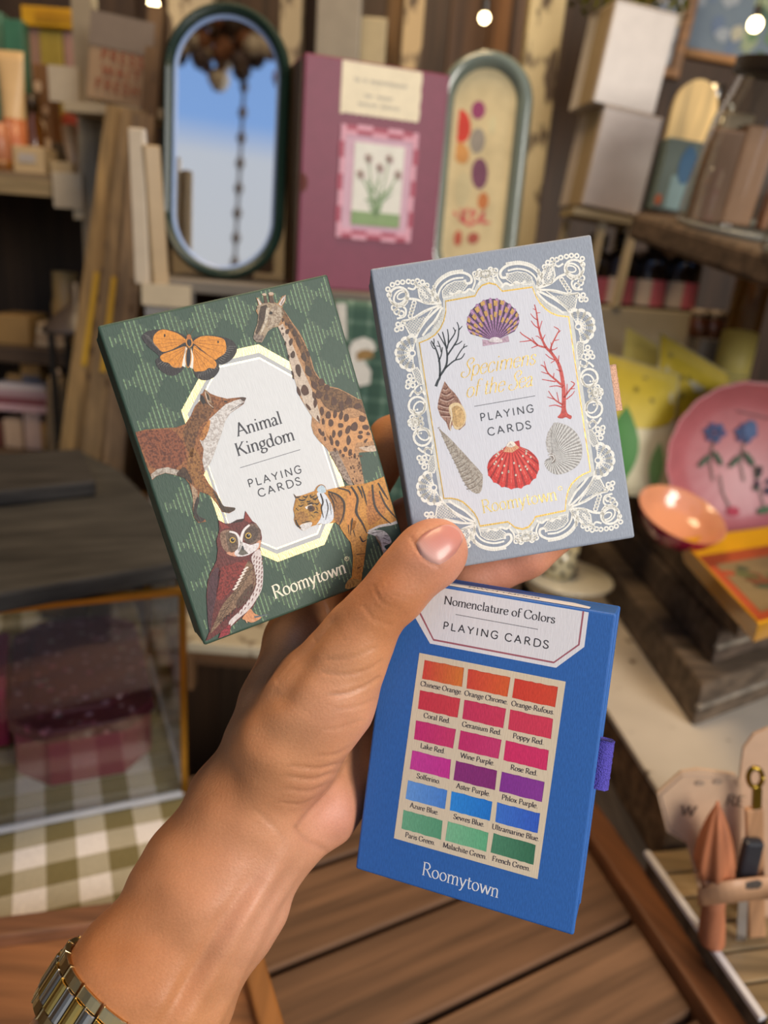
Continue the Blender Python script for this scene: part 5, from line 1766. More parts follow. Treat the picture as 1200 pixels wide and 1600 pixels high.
# thumbnail, laid on the skin
cut = catmull([(649.5, 849), (657, 866), (670, 878), (687, 885)], 6)
sideL = catmull([(649.5, 849), (656, 838), (668, 829), (684, 824)], 6)
sideR = catmull([(687, 885), (700, 877), (714, 863), (722.5, 848)], 6)
free = catmull([(684, 824), (701, 823), (716, 831), (722.5, 848)], 6)
N_ = len(cut) - 1
NVt, NC = [], []
for i in range(N_ + 1):
    s = i / N_
    for j in range(N_ + 1):
        t = j / N_
        c0, c1_ = np.array(cut[i]), np.array(free[i])
        e0, e1 = np.array(sideL[j]), np.array(sideR[j])
        a00, a01, a10, a11 = np.array(cut[0]), np.array(free[0]), np.array(cut[-1]), np.array(free[-1])
        p = (1 - t) * c0 + t * c1_ + (1 - s) * e0 + s * e1 - ((1 - s) * (1 - t) * a00 + (1 - s) * t * a01 + s * (1 - t) * a10 + s * t * a11)
        NVt.append(p)
        lun = math.exp(-((t / .34) ** 2) * (1 + 3 * (s - .55) ** 2)) * .75
        tipw = max(0, (t - .93) / .07)
        c = np.array(H('#c98678')[:3]) * (1 - lun) + np.array(H('#dfb2a2')[:3]) * lun
        c = c * (1 - tipw * .7) + np.array(H('#eadfd2')[:3]) * tipw * .7
        NC.append(c)
NVt = np.array(NVt)
dirs = np.stack([(NVt[:, 0] - 600) / FPX, (NVt[:, 1] - 800) / FPX, np.ones(len(NVt))], 1)
dirs /= np.linalg.norm(dirs, axis=1, keepdims=True)
tt = np.full(len(NVt), .24)
for it in range(60):
    tt += np.clip(sdf((dirs * tt[:, None]).astype(np.float32)), -.01, .01) * .9
NP = dirs * tt[:, None]
gn = grad(sdf, NP)
mid = np.array([[4 * (i / N_) * (1 - i / N_) for j in range(N_ + 1)] for i in range(N_ + 1)]).ravel()
edge = np.array([[min(1, 8 * (i / N_) * 1, 8 * (1 - i / N_), 8 * (j / N_) + .0) for j in range(N_ + 1)] for i in range(N_ + 1)]).ravel()
NP = NP + gn * (-.00025 + .0009 * edge + .0003 * mid)[:, None]
NW = CAM[None] + NP @ CB.T - np.array(orig)[None]
nb = MB()
nb.add([tuple(p) for p in NW], [(i * (N_ + 1) + j, i * (N_ + 1) + j + 1, (i + 1) * (N_ + 1) + j + 1, (i + 1) * (N_ + 1) + j) for i in range(N_) for j in range(N_)],
       [tuple(NC[i * (N_ + 1) + j]) + (1,) for i in range(N_) for j in range(N_)])
no = nb.build('thumbnail', 'nail', person, smooth=True)
no['label'] = 'glossy pink thumbnail'
sm = no.modifiers.new('round', 'SUBSURF')
sm.levels = sm.render_levels = 1

# wristwatch: steel and gold link bracelet round the forearm
A0, A1 = pc3(85, 1785, .260), pc3(332, 1390, .279)
ax_ = (A1 - A0) / np.linalg.norm(A1 - A0)
cen = A0 + ax_ * .0
tgt = pc3(208, 1585, .2725)
cen = A0 + ax_ * ((tgt - A0) @ ax_)
e_n = -tgt / np.linalg.norm(tgt)
e_n = e_n - ax_ * (e_n @ ax_)
e_n /= np.linalg.norm(e_n)
e_s = np.cross(ax_, e_n)
RA, RB = rr(137, .27), rr(97, .27)
wroot = thing('wristwatch', 'steel and gold link bracelet of a watch on the wrist of the holding arm', 'watch', Vector(CAM + CB @ cen))
NL = 20
org = cen


def wpt(th, off, along):
    p = cen + e_s * (RA + off) * math.cos(th) + e_n * (RB + off) * math.sin(th) + ax_ * along
    return p


def link(th0, th1, al0, al1, thick, col, name, rnd=0.0):
    vs = []
    n = 5
    for i in range(n):
        f = i / (n - 1)
        th = th0 + (th1 - th0) * f
        bulge = rnd * math.sin(math.pi * f)
        for off, al in ((0.0006, al0), (0.0006, al1), (thick + bulge, al1), (thick + bulge, al0)):
            vs.append(CB @ (wpt(th, off, al) - org))
    fs = []
    for i in range(n - 1):
        for j in range(4):
            fs.append((i * 4 + j, i * 4 + (j + 1) % 4, (i + 1) * 4 + (j + 1) % 4, (i + 1) * 4 + j))
    fs.append((0, 1, 2, 3))
    fs.append(tuple((n - 1) * 4 + j for j in (3, 2, 1, 0)))
    m = MB().add(vs, fs, H(col))
    m.build(name, 'metal', wroot, bevel=.0003)


for k in range(NL):
    t0 = 2 * math.pi * k / NL
    st = 2 * math.pi / NL
    if math.sin(t0 + st / 2) < -.35:
        continue
    link(t0 + st * .03, t0 + st * .93, .0052, .0092, .0026, '#cbb07c', 'outer_link', .0002)
    link(t0 + st * .03, t0 + st * .93, -.0092, -.0052, .0026, '#cbb07c', 'outer_link', .0002)
    link(t0 + st * .45, t0 + st * .92, -.005, .005, .0030, '#c9a75a', 'centre_link', .0006)
    link(t0 + st * .96, t0 + st * 1.42, -.005, .005, .0030, '#b9b2a4', 'centre_link', .0006)

# ================================================================== background of the shop
PI = math.pi


def ubox(name, label, cat, xl, xr, yb, yt, y, d, col, mat='card', z0=None, yaw=0, tilt=0, group=None, bevel=.0015, lean=0):
    """upright box whose front spans pixels xl..xr and yb (bottom)..yt (top), standing y metres ahead"""
    ym = (yb + yt) / 2
    a, b = at(xl, ym, y), at(xr, ym, y)
    w = b.x - a.x
    if z0 is None:
        z0 = at((xl + xr) / 2, yb, y).z
    h = at((xl + xr) / 2, yt, y).z - z0
    base = at((xl + xr) / 2, yb, y)
    cx = (a.x + b.x) / 2 if abs(tilt) < .01 else base.x
    o = MB().box((0, d / 2, h / 2), (w, d, h), H(col)).build(name, mat, loc=(cx, y, z0), rot=(-lean, tilt, yaw), bevel=bevel)
    tag(o, label, cat, group)
    o['w'], o['h'], o['d'] = w, h, d
    return o


def face(o, name, x0, x1, z0, z1, col, mat='card', t=.0012, label=None):
    """thin printed or glued patch on the front of a box; fractions of its width and height"""
    w, h = o['w'], o['h']
    m = MB().box(((x0 + x1 - 1) / 2 * w, -t / 2, (z0 + z1) / 2 * h), (abs(x1 - x0) * w, t, (z1 - z0) * h), H(col))
    q = m.build(name, mat, o)
    if label:
        q['label'] = label
    return q


def blobs(o, name, pts, mat='card', y=-.0016, seg=12):
    """flat printed spots on a front: (fx, fz, rx, rz, colour[, turn])"""
    m = MB()
    w, h = o['w'], o['h']
    for i, p in enumerate(pts):
        a = math.radians(p[5]) if len(p) > 5 else 0
        vs = []
        for k in range(seg):
            th = 2 * PI * k / seg
            dx, dz = p[2] * math.cos(th), p[3] * math.sin(th)
            vs.append(((p[0] - .5) * w + dx * math.cos(a) - dz * math.sin(a), y - .00008 * i, p[1] * h + dx * math.sin(a) + dz * math.cos(a)))
        m.add(vs, [tuple(range(seg))], H(p[4]))
    return m.build(name, mat, o)


def words_on(o, name, lines, col, style='sans', bold=1.0, y=-.0018):
    """lines: (text, fx centre, fz baseline, height in m, width in m)"""
    m = MB()
    for s, fx, fz, hh, ww in lines:
        q, W_ = text_polys(s, style)
        for r in q:
            m.add([((fx - .5) * o['w'] + (x / W_ - .5) * ww, y, fz * o['h'] + z * hh / .68) for x, z in r], [tuple(range(len(r)))], H(col))
    return m.build(name, 'card', o)


# ------------------------------------------------------------------ tables and platforms
def table_legs(root, xs, ys, z, col, w=.05):
    for x in xs:
        for y in ys:
            MB().box((x, y, z / 2), (w, w, z), H(col)).build('leg', 'wood_z', root)


YT = math.radians(30.2)
tb = thing('slatted_table', 'brown slatted wooden table under the blue card box', 'table', (.203, .507, 0), YT)
PLW = .071
for k in range(-5, 3):
    c = ['#6c4d35', '#634630', '#74553c', '#684a33'][k % 4]
    ya, yb_ = k * PLW + .0145, (k + 1) * PLW + .0095
    xe = lambda y: -.016 + .268 * y
    MB().prism([(-.36 if k < 1 else -.34, ya), (xe(ya), ya), (xe(yb_), yb_), (-.36 if k < 1 else -.34, yb_)], .782, .800, H(c)).build('slat', 'wood_x', tb, bevel=.002)
MB().box((-.22, -.10, .768), (.05, .50, .026), H('#5c432f')).build('batten', 'wood_y', tb)
table_legs(tb, (-.30, -.10), (-.28, .10), .755, '#5c432f')
MB().bar((-.002 + .268 * .20, .20, .797), (-.002 - .268 * .34, -.34, .797), .026, .03, H('#6d4223')).build('edge_rail', 'wood_y', tb, bevel=.003)

Y24 = math.radians(24.5)
st = thing('side_table', 'dark table under the gingham cloth at the left', 'table', (-.147, .528, 0), Y24)
MB().box((-.385, .24, .777), (.72, .74, .036), H('#4a3626')).build('table_top', 'wood_x', st)
table_legs(st, (-.70, -.07), (-.08, .56), .76, '#3c2c20')
cl = MB()
nx, ny = 30, 24
vs = [(-.66 + .66 * i / nx, -.128 + .70 * j / ny, .8025 + .0008 * math.sin(i * .9) * math.cos(j * .7) + .001) for j in range(ny + 1) for i in range(nx + 1)]
cl.add(vs, [(j * (nx + 1) + i, j * (nx + 1) + i + 1, (j + 1) * (nx + 1) + i + 1, (j + 1) * (nx + 1) + i) for j in range(ny) for i in range(nx)], H('#ffffff'))
q = cl.build('gingham_cloth', 'gingham', smooth=True, loc=(-.147, .528, 0), rot=(0, 0, Y24))
tag(q, 'olive and white gingham cloth spread under the glass case', 'tablecloth')

# wooden tray board at lower left
wt = thing('wooden_tray', 'orange-brown wooden tray behind the forearm and watch', 'tray', atz(200, 1500, .803))
o0 = Vector(wt.location)
P = [atz(*p, .826) - o0 for p in ((-120, 1462), (330, 1404), (395, 1450), (452, 1640), (200, 1720), (-120, 1740))]
MB().prism([(p.x, p.y) for p in P], .001, .02, H('#8a5a36')).build('board', 'wood_x', wt, bevel=.002)
MB().bar((P[2].x - .008, P[2].y, .017), (P[3].x - .008, P[3].y, .017), .014, .03, H('#94602f')).build('raised_edge', 'wood_y', wt, bevel=.002)
MB().bar((P[0].x, P[0].y - .006, .017), (P[1].x, P[1].y - .006, .017), .016, .024, H('#7d5236')).build('raised_edge', 'wood_x', wt, bevel=.002)

# ------------------------------------------------------------------ glass case, grey box, floral boxes
CZ = .993
gc = thing('glass_case', 'glass display case with brass edges holding the burgundy floral box', 'display case', (-.147, .528, .8045), Y24)
GW, GD, GH = .33, .235, CZ - .8045
br = H('#b58a3c')
for a, b in (((0, 0, 0), (0, 0, GH)), ((-GW, 0, 0), (-GW, 0, GH)), ((0, GD, 0), (0, GD, GH)), ((-GW, GD, 0), (-GW, GD, GH)), ((-GW, 0, GH), (0, 0, GH)), ((0, 0, GH), (0, GD, GH)), ((-GW, GD, GH), (0, GD, GH)), ((-GW, 0, GH), (-GW, GD, GH))):
    MB().bar(a, b, .005, .005, br, up=(0.3, 0.8, .1)).build('brass_edge', 'metal', gc)
for a, b in (((-GW, 0, .003), (0, 0, .003)), ((0, 0, .003), (0, GD, .003))):
    MB().bar(a, b, .004, .004, H('#c9c9cc'), up=(0.3, 0.8, .1)).build('glass_edge', 'satin', gc)
MB().box((-GW / 2, .0, GH / 2), (GW - .006, .002, GH - .006), H('#ffffff')).build('front_pane', 'glass', gc)
MB().box((0, GD / 2, GH / 2), (.002, GD - .006, GH - .006), H('#ffffff')).build('side_pane', 'glass', gc)
MB().box((-GW / 2, GD, GH / 2), (GW - .006, .002, GH - .006), H('#ffffff')).build('back_pane', 'glass', gc)
lk = MB().box((-.232, -.006, GH - .004), (.010, .012, .030), H('#8f6a2c')).build('clasp', 'metal', gc, bevel=.002)


def m_floral():
    m, t, b = nm('burgundy_floral_paper')
    v = coords(t)
    vo = nd(t, 'ShaderNodeTexVoronoi')
    vo.inputs['Scale'].default_value = 95
    t.links.new(v, vo.inputs['Vector'])
    n = noise(t, v, 60, 3)
    mk = ramp(t, vo.outputs['Distance'], [(0.26, g(1)), (0.36, g(0))])
    colr = ramp(t, vo.outputs['Color'], [(0.2, H('#b88aa0')), (0.45, H('#6d6a62')), (0.6, H('#c9a3ac')), (0.8, H('#a04a68'))])
    mm = nd(t, 'ShaderNodeMath', operation='MULTIPLY')
    t.links.new(mk, mm.inputs[0])
    t.links.new(ramp(t, n, [(0.42, g(0)), (0.55, g(1))]), mm.inputs[1])
    t.links.new(mixc(t, 'MIX', mm.outputs[0], H('#5a2036'), colr), b.inputs['Base Color'])
    b.inputs['Roughness'].default_value = 0.4
    return m


M['floral'] = m_floral()
c = (atz(70, 1249, .806) + atz(194, 1203, .806)) / 2
ob = thing('floral_trinket_box', 'burgundy flower-patterned eight-sided box inside the glass case', 'box', (c.x - .040, c.y + .094, .8050), Y24)


def octp(w, d, k=.026):
    return [(-w + k, -d), (w - k, -d), (w, -d + k), (w, d - k), (w - k, d), (-w + k, d), (-w, d - k), (-w, -d + k)]


MB().prism(octp(.055, .096), 0, .044, H('#8c3450')).build('body', 'satin', ob, bevel=.0015)
MB().prism(octp(.058, .099), .044, .056, H('#8f3050')).build('lid', 'floral', ob, bevel=.0015)
MB().prism(octp(.040, .078, .02), .056, .060, H('#8f3050')).build('lid_panel', 'floral', ob, bevel=.0015)
c = atz(2, 1190, .806)
vb = thing('velvet_box', 'plain crimson box beside the floral box, cut by the frame', 'box', (c.x - .028, c.y + .012, .8050), Y24)
MB().box((0, .04, .03), (.055, .08, .06), H('#a0184c')).build('body', 'satin', vb, bevel=.002)
MB().box((0, .04, .066), (.058, .083, .012), H('#8c1442')).build('lid', 'satin', vb, bevel=.002)

sl = thing('grey_wooden_chest', 'weathered dark grey wooden chest lying on top of the glass case', 'chest', (-.147, .528, CZ + .003), Y24)
o0 = Vector(sl.location)
inv = Matrix.Rotation(-Y24, 3, 'Z')
P = [inv @ (atz(*p, CZ + .019) - o0) for p in ((-60, 936), (288, 876), (278, 825), (190, 735), (130, 705), (-80, 740))]
MB().prism([(p.x, p.y) for p in P], 0, .016, H('#3b3935')).build('lid', 'rough_wood', sl, bevel=.003)
P2 = [p + (Vector((0, .012, 0)) if i < 2 else Vector((0, 0, 0))) for i, p in enumerate(P)]
q = [inv @ (atz(*p, CZ + .035) - o0) for p in ((-60, 772), (150, 750), (128, 700), (-60, 712))]
MB().prism([(p.x, p.y) for p in q], .0165, .032, H('#363330')).build('raised_panel', 'rough_wood', sl, bevel=.003)

# ------------------------------------------------------------------ right: painted crate, dark wooden crates
def slab(name, label, cat, pix, z0, z1, col, mat, bevel=.002, group=None, ztop=True):
    pts = [atz(*p, z1 if ztop else z0) for p in pix]
    c = pts[0]
    o = MB().prism([(p.x - c.x, p.y - c.y) for p in pts], 0, z1 - z0, H(col)).build(name, mat, loc=(c.x, c.y, z0), bevel=bevel)
    return tag(o, label, cat, group)


def quad_slab(name, label, cat, c, dl, dr, ll, lr, z0, z1, col, mat, group=None, bevel=.003):
    a = Vector((0, 0))
    pts = [a, a + dr * lr, a + dr * lr + dl * ll, a + dl * ll]
    o = thing(name, label, cat, (c.x, c.y, z0), 0, group)
    MB().prism([tuple(p) for p in pts], 0, z1 - z0, H(col)).build('body', mat, o, bevel=bevel)
    return o, pts


s0 = atz(1050, 1262, .86)
dl = (atz(940, 1090, .86) - s0).to_2d().normalized()
dr = (atz(1165, 1225, .86) - s0).to_2d().normalized()
o, pts = quad_slab('painted_crate', 'low brown crate with a distressed cream top under the dark crates', 'crate', s0, dl, dr, .46, .40, .80, .854, '#6b5238', 'rough_wood')
MB().prism([(p[0] - .002, p[1]) for p in pts], .0545, .060, H('#c3b7a4')).build('cream_top', 'worn', o, bevel=.001)
L1 = atz(1082, 1138, .86)
e1 = (atz(900, 872, .86) - L1).to_2d().normalized()
e2 = (atz(1200, 1092, .86) - L1).to_2d().normalized()
lv = [('largest dark weathered crate, bottom of the stack of three', L1, .40, .34, .8605, .904, '#5f5040'),
      ('middle dark weathered crate of the stack of three', atz(1112, 1040, .905), .37, .30, .9045, .944, '#54463a'),
      ('top dark weathered crate carrying the pink plate and yellow tray', atz(1150, 1000, .945), .36, .28, .9445, .984, '#5a4a3b')]
for lab, cc, a, b, z0, z1, colr in lv:
    o, pts = quad_slab('wooden_crate', lab, 'crate', cc, e1, e2, a, b, z0, z1, colr, 'rough_wood', 'dark weathered crates stacked at the right', bevel=.004)
    w_ = z1 - z0
    MB().bar((pts[0][0], pts[0][1], w_ * .5), (pts[1][0], pts[1][1], w_ * .5), .004, .004, H('#8f8576')).build('end_slat', 'rough_wood', o)
CR = .9845
s1 = atz(990, 1335, .83)
f1 = (atz(1145, 1565, .83) - s1).to_2d().normalized()
f2 = Vector((-f1.y, f1.x))
bx = thing('bark_crate', 'rustic slatted crate with bark side carrying the wooden kitchen tools', 'crate', (s1.x, s1.y, .80))
s1 += Vector((.012, .004, 0))
bx.location = (s1.x, s1.y, .8005)
pts = [Vector((0, 0)), f1 * .20, f1 * .20 + f2 * .30, f2 * .30]
MB().prism([tuple(p) for p in pts], 0, .026, H('#5a4a34')).build('bark_side', 'rough_wood', bx, bevel=.003)
for k in range(9):
    a = f1 * (.0225 * k + .001)
    MB().prism([tuple(a), tuple(a + f1 * .0205), tuple(a + f1 * .0205 + f2 * .30), tuple(a + f2 * .30)], .0262, .030, H(['#8a7350', '#947c58', '#806a48'][k % 3])).build('slat', 'wood_x', bx, bevel=.001)
a, b = f1 * .0 - f2 * .001, f1 * .135 - f2 * .001
MB().bar((a.x, a.y, .029), (b.x, b.y, .029), .0045, .0035, H('#d6d0cc')).build('chalky_edge_strip', 'worn', bx)

# ------------------------------------------------------------------ kitchen tool set
KB = atz(1112, 1472, .831)
KZ = .8305


def kit(px, py, dy=0.0):
    """point in the upright plane of the tool set"""
    return at(px, py, KB.y + dy) - Vector((KB.x, KB.y, KZ))


rm = thing('citrus_reamer', 'reddish wooden citrus reamer with a fluted pointed head', 'reamer', (KB.x, KB.y, KZ))
zt = kit(1120, 1252).z
ztb = kit(1118, 1370).z
xt = kit(1122, 1252).x
sh = Matrix(((1, 0, xt / zt), (0, 1, 0), (0, 0, 1)))
prof = []
for i in range(15):
    f = i / 14
    z = ztb + (zt - ztb) * f
    prof.append((.0115 * (math.sin(PI * min(.5 + f * .52, 1.0)) ** .8 if f > .15 else .75 + 1.67 * f) + .0006, z))
MB().lathe(prof, H('#b5704a'), 40, wob=lambda th: .13 * math.cos(7 * th), ax=sh).build('fluted_head', 'wood_z', rm, smooth=True)
MB().lathe([(.0095, ztb - .004), (.0108, ztb - .002), (.0105, ztb + .001), (.008, ztb + .003)], H('#c9906a'), 24, ax=sh).build('collar', 'wood_z', rm, smooth=True)
MB().lathe([(.0075, 0), (.0085, .003), (.0082, .015), (.0072, .03), (.0080, ztb - .003)], H('#a86846'), 20, ax=sh).build('handle', 'wood_z', rm, smooth=True)


def tag_card(name, label, cat, pts, dy, col, t=.002, cat_words=None):
    P = [kit(x, y, dy) for x, y in pts]
    m = MB()
    n = len(P)
    m.add([(p.x, p.y, p.z) for p in P] + [(p.x, p.y + t, p.z) for p in P], [tuple(range(n)), tuple(range(2 * n - 1, n - 1, -1))] + [(i, (i + 1) % n, n + (i + 1) % n, n + i) for i in range(n)], H(col))
    o = m.build(name, 'card', loc=(KB.x, KB.y, KZ))
    tag(o, label, cat)
    return o, P


oc, P = tag_card('kraft_label', 'pale eight-sided kraft card standing behind the wooden reamer', 'label card', [(1027, 1240), (1065, 1206), (1092, 1202), (1150, 1210), (1160, 1228), (1158, 1330), (1150, 1412), (1098, 1412), (1073, 1318), (1042, 1300)], .020, '#cfae8e')
m = MB()
for s, px, py, w_, h_ in (('W', 1062, 1274, .010, .008), ('RE', 1132, 1258, .013, .008)):
    a = kit(px, py, .0192)
    q, W_ = text_polys(s, 'serif')
    for r in q:
        m.add([(a.x + x / W_ * w_, a.y, a.z + z * h_ / .68) for x, z in r], [tuple(range(len(r)))], H('#6a5648'))
for cx_, cy_ in ((1094, 1224), (1122, 1222)):
    a = kit(cx_, cy_, .0192)
    m.add([(a.x + .003 * math.cos(k * PI / 6), a.y, a.z + .002 * math.sin(k * PI / 6)) for k in range(12)], [tuple(range(12))], H('#a8907a'))
P3 = [kit(x, y, .0194) for x, y in ((1033, 1243), (1067, 1212), (1150, 1217), (1153, 1228))]
m.tube([tuple(p) for p in P3], .0003, H('#a89282'))
P3 = [kit(x, y, .0194) for x, y in ((1033, 1243), (1047, 1297), (1073, 1316))]
m.tube([tuple(p) for p in P3], .0003, H('#a89282'))
m.build('printed_words', 'card', oc)
o2, P = tag_card('kraft_label', 'arched pale kraft card behind the brass loop', 'label card', [(1156, 1480), (1156, 1215), (1162, 1170), (1178, 1148), (1200, 1138), (1225, 1144), (1245, 1170), (1250, 1220), (1250, 1480)], .026, '#cda98a')
ws = thing('wooden_spreader', 'pale flat wooden stick with a brass hanging loop', 'kitchen tool', (KB.x, KB.y, KZ))
a, b = kit(1182, 1462, .008), kit(1178, 1262, .008)
MB().bar(tuple(a), tuple(b), .011, .004, H('#b98a62'), up=(0, 1, 0)).build('handle', 'wood_z', ws, bevel=.001)
ring = [kit(1180 + 11 * math.cos(t), 1215 + 15 * math.sin(t), .007) for t in [2 * PI * k / 20 for k in range(21)]]
MB().tube([tuple(p) for p in ring], .0016, H('#b0923a')).build('brass_loop', 'metal', ws, smooth=True)
MB().bar(tuple(kit(1183, 1230, .007)), tuple(kit(1182, 1262, .007)), .005, .003, H('#b0923a'), up=(0, 1, 0)).build('brass_shank', 'metal', ws)
kn = thing('paring_knife', 'small knife with a black handle tucked in the kraft band', 'knife', (KB.x, KB.y, KZ))
MB().bar(tuple(kit(1162, 1385, .002)), tuple(kit(1178, 1312, .002)), .012, .007, H('#2c2e34'), up=(0, 1, 0)).build('handle', 'satin', kn, bevel=.002)
MB().bar(tuple(kit(1158, 1468, .002)), tuple(kit(1162, 1386, .002)), .006, .0012, H('#cfd4dc'), up=(0, 1, 0)).build('blade', 'metal', kn)
bd = MB()
top = [kit(1090 + 12 * k, 1383 - .12 * (k * 12) + (6 if k < 2 else 0), -.004 - .010 * math.sin(PI * min(k / 9, 1)) * 1) for k in range(13)]
bot = [kit(1091 + 12 * k, 1416 - .10 * (k * 12), -.004 - .010 * math.sin(PI * min(k / 9, 1))) for k in range(13)]
vs = [tuple(p) for p in top] + [tuple(p) for p in bot] + [(p.x, p.y + .001, p.z) for p in top] + [(p.x, p.y + .001, p.z) for p in bot]
fs = []
for k in range(12):
    fs += [(k, k + 1, 14 + k, 13 + k), (26 + k, 39 + k, 40 + k, 27 + k), (k, 26 + k, 27 + k, k + 1), (13 + k, 14 + k, 40 + k, 39 + k)]
fs += [(0, 13, 39, 26), (12, 38, 51, 25)]
band = tag(bd.add(vs, fs, H('#b98f6c')).build('kraft_band', 'card', loc=(KB.x, KB.y, KZ), smooth=True), 'brown kraft paper band wrapped round the reamer and knife', 'paper band')
m = MB()
for k in range(3):
    p = kit(1164 + 9 * k, 1384 - k, -.0118 + .001 * k)
    m.ball(tuple(p), .0036, H('#4f4740'), sc=(1, .12, 1))
m.build('printed_badge', 'card', band)

# ------------------------------------------------------------------ right: plate, bowl, tray, packets, bottles
PY = .775
pc_ = at(1168, 712, PY)
R_ = .082
pl = thing('scalloped_plate', 'pink scalloped plate with blue flower drawings leaning upright', 'plate', (pc_.x, PY, CR))
tiltm = Matrix.Rotation(math.radians(90 - 14), 3, 'X') @ Matrix.Rotation(0, 3, 'Z')
cz = R_ * math.cos(math.radians(14)) + .001
scal = lambda th: .018 * abs(math.sin(10 * th)) - .01
MB().lathe([(0.0, -.002), (.055, -.001), (.066, .004), (.078, .012), (R_, .0155), (R_ * 1.005, .0145), (.079, .009), (.066, .001), (.055, -.004), (0, -.005)], H('#b3666a'), 80, c=(0, .012, cz), wob=scal, ax=tiltm).build('dish', 'satin', pl, smooth=True)
m = MB()


def on_plate(u, v, lift=.0012):
    return tiltm @ Vector((u, v, .0 + lift - .0015 + (max(0, math.hypot(u, v) - .055) * .42))) + Vector((0, .012, cz))


def pl_stroke(pts, w, col):
    q = catmull(pts, 4) if len(pts) > 2 else pts
    for i, r in enumerate(ribbon(q, lambda a, b, t: w / 2)):
        m.add([tuple(on_plate(x, y, .0022)) for x, y in r], [(0, 1, 2, 3)], H(col))


def pl_blob(u, v, rx, ry, col, a=0, lay=0):
    n = 12
    m.add([tuple(on_plate(u + rx * math.cos(k * PI / 6) * math.cos(a) - ry * math.sin(k * PI / 6) * math.sin(a), v + rx * math.cos(k * PI / 6) * math.sin(a) + ry * math.sin(k * PI / 6) * math.cos(a), .0025 + .0002 * lay)) for k in range(n)], [tuple(range(n))], H(col))


for (u, v) in ((-.030, .028), (.002, .030)):
    for k in range(6):
        pl_blob(u + .007 * math.cos(k), v + .006 * math.sin(k), .005, .004, ['#4a4a72', '#3c5078'][k % 2], k)
    pl_stroke([(u, v - .006), (u - .002, v - .028), (u + .004, v - .05)], .0014, '#43503c')
    pl_blob(u - .008, v - .03, .009, .0028, '#3e5a44', .9)
    pl_blob(u + .006, v - .026, .009, .0028, '#3e5a44', 2.2)
pl_blob(.006, .034, .007, .010, '#4a6088', 0, 1)
pl_stroke([(-.02, -.015), (-.014, -.035), (-.004, -.05)], .0013, '#43503c')
pl_blob(-.002, -.052, .007, .005, '#b83a50')
for k in range(9):
    pl_blob(.024 + .008 * math.cos(k * 2.1), -.018 + .012 * math.sin(k * 1.7), .004, .003, ['#433e52', '#39493c', '#5a3a4c'][k % 3], k)
pl_blob(.030, -.048, .008, .004, '#4e6a48', .4)
pl_stroke([(.012, .005), (.02, -.02), (.03, -.045)], .0013, '#43503c')
pl_stroke([(-.01, .052), (.03, .046)], .0012, '#6a4a4e')
m.build('flower_drawing', 'matte', pl)

c = at(1058, 812, .70)
bw = thing('small_bowl', 'small bowl crimson outside and glossy salmon inside, before the pink plate', 'bowl', (c.x, .715, CR))
bt = Matrix.Rotation(math.radians(20), 3, 'X') @ Matrix.Rotation(math.radians(9), 3, 'Y')
MB().lathe([(.016, .002), (.026, .008), (.037, .020), (.0425, .032), (.043, .034)], H('#9c1a40'), 40, ax=bt, c=(0, 0, .014), caps=(True, False)).build('outside', 'gloss', bw, smooth=True)
MB().lathe([(.043, .034), (.0415, .0335), (.036, .022), (.025, .012), (0, .0085)], H('#dd9870'), 40, ax=bt, c=(0, 0, .014), caps=(False, False)).build('inside', 'gloss', bw, smooth=True)

yt = thing('square_tray', 'yellow rimmed tray with a printed picture on the top crate', 'tray', atz(1068, 852, CR + .012))
o0 = Vector((yt.location.x, yt.location.y, CR))
yt.location = o0
P = [(atz(*p, CR + .022) - o0).to_2d() for p in ((1062, 842), (1120, 905), (1185, 975), (1330, 930), (1255, 815))]
P = [P[0], P[2], P[3], P[4]]


def inset(P, k):
    c = sum(P, Vector((0, 0))) / len(P)
    return [c + (p - c) * k for p in P]


m = MB()
rings = [(.90, 0), (1.0, .022), (.97, .023), (.86, .006)]
vs = []
for k, z in rings:
    vs += [(p.x, p.y, z) for p in inset(P, k)]
fs = []
for i in range(3):
    for j in range(4):
        fs.append((i * 4 + j, i * 4 + (j + 1) % 4, (i + 1) * 4 + (j + 1) % 4, (i + 1) * 4 + j))
fs += [(3, 2, 1, 0), (12, 13, 14, 15)]
m.add(vs, fs, H('#d9991c'))
m.build('rim', 'gloss', yt, bevel=.0025, seg=3)
MB().prism([tuple(p) for p in inset(P, .84)], .0062, .0066, H('#b8522a')).build('printed_border', 'matte', yt)
MB().prism([tuple(p) for p in inset(P, .56)], .0067, .0070, H('#8f7a52')).build('printed_field', 'matte', yt)
m = MB()
c = sum(P, Vector((0, 0))) / 4
for k in range(16):
    a, r = rg.uniform(0, 6.28), rg.uniform(0, .022)
    m.prism([(c.x - .012 + r * math.cos(a) + .008 * math.cos(t * PI / 4) * rg.uniform(.6, 1.2), c.y + .004 + r * math.sin(a) + .006 * math.sin(t * PI / 4)) for t in range(8)], .00705 + k * .00003, .0072 + k * .00003, H(['#b0492a', '#5f6a3a', '#7a4a2c', '#48553a'][k % 4]))
m.build('printed_flowers', 'matte', yt)

cb = ubox('cream_crate', 'cream painted box whose top ledge carries the dark bottles', 'box', 905, 1092, 800, 483, .95, .14, '#b0a58c', 'satin', z0=CR)
LZ = at(1000, 483, .95).z
cb['h'] = LZ - CR


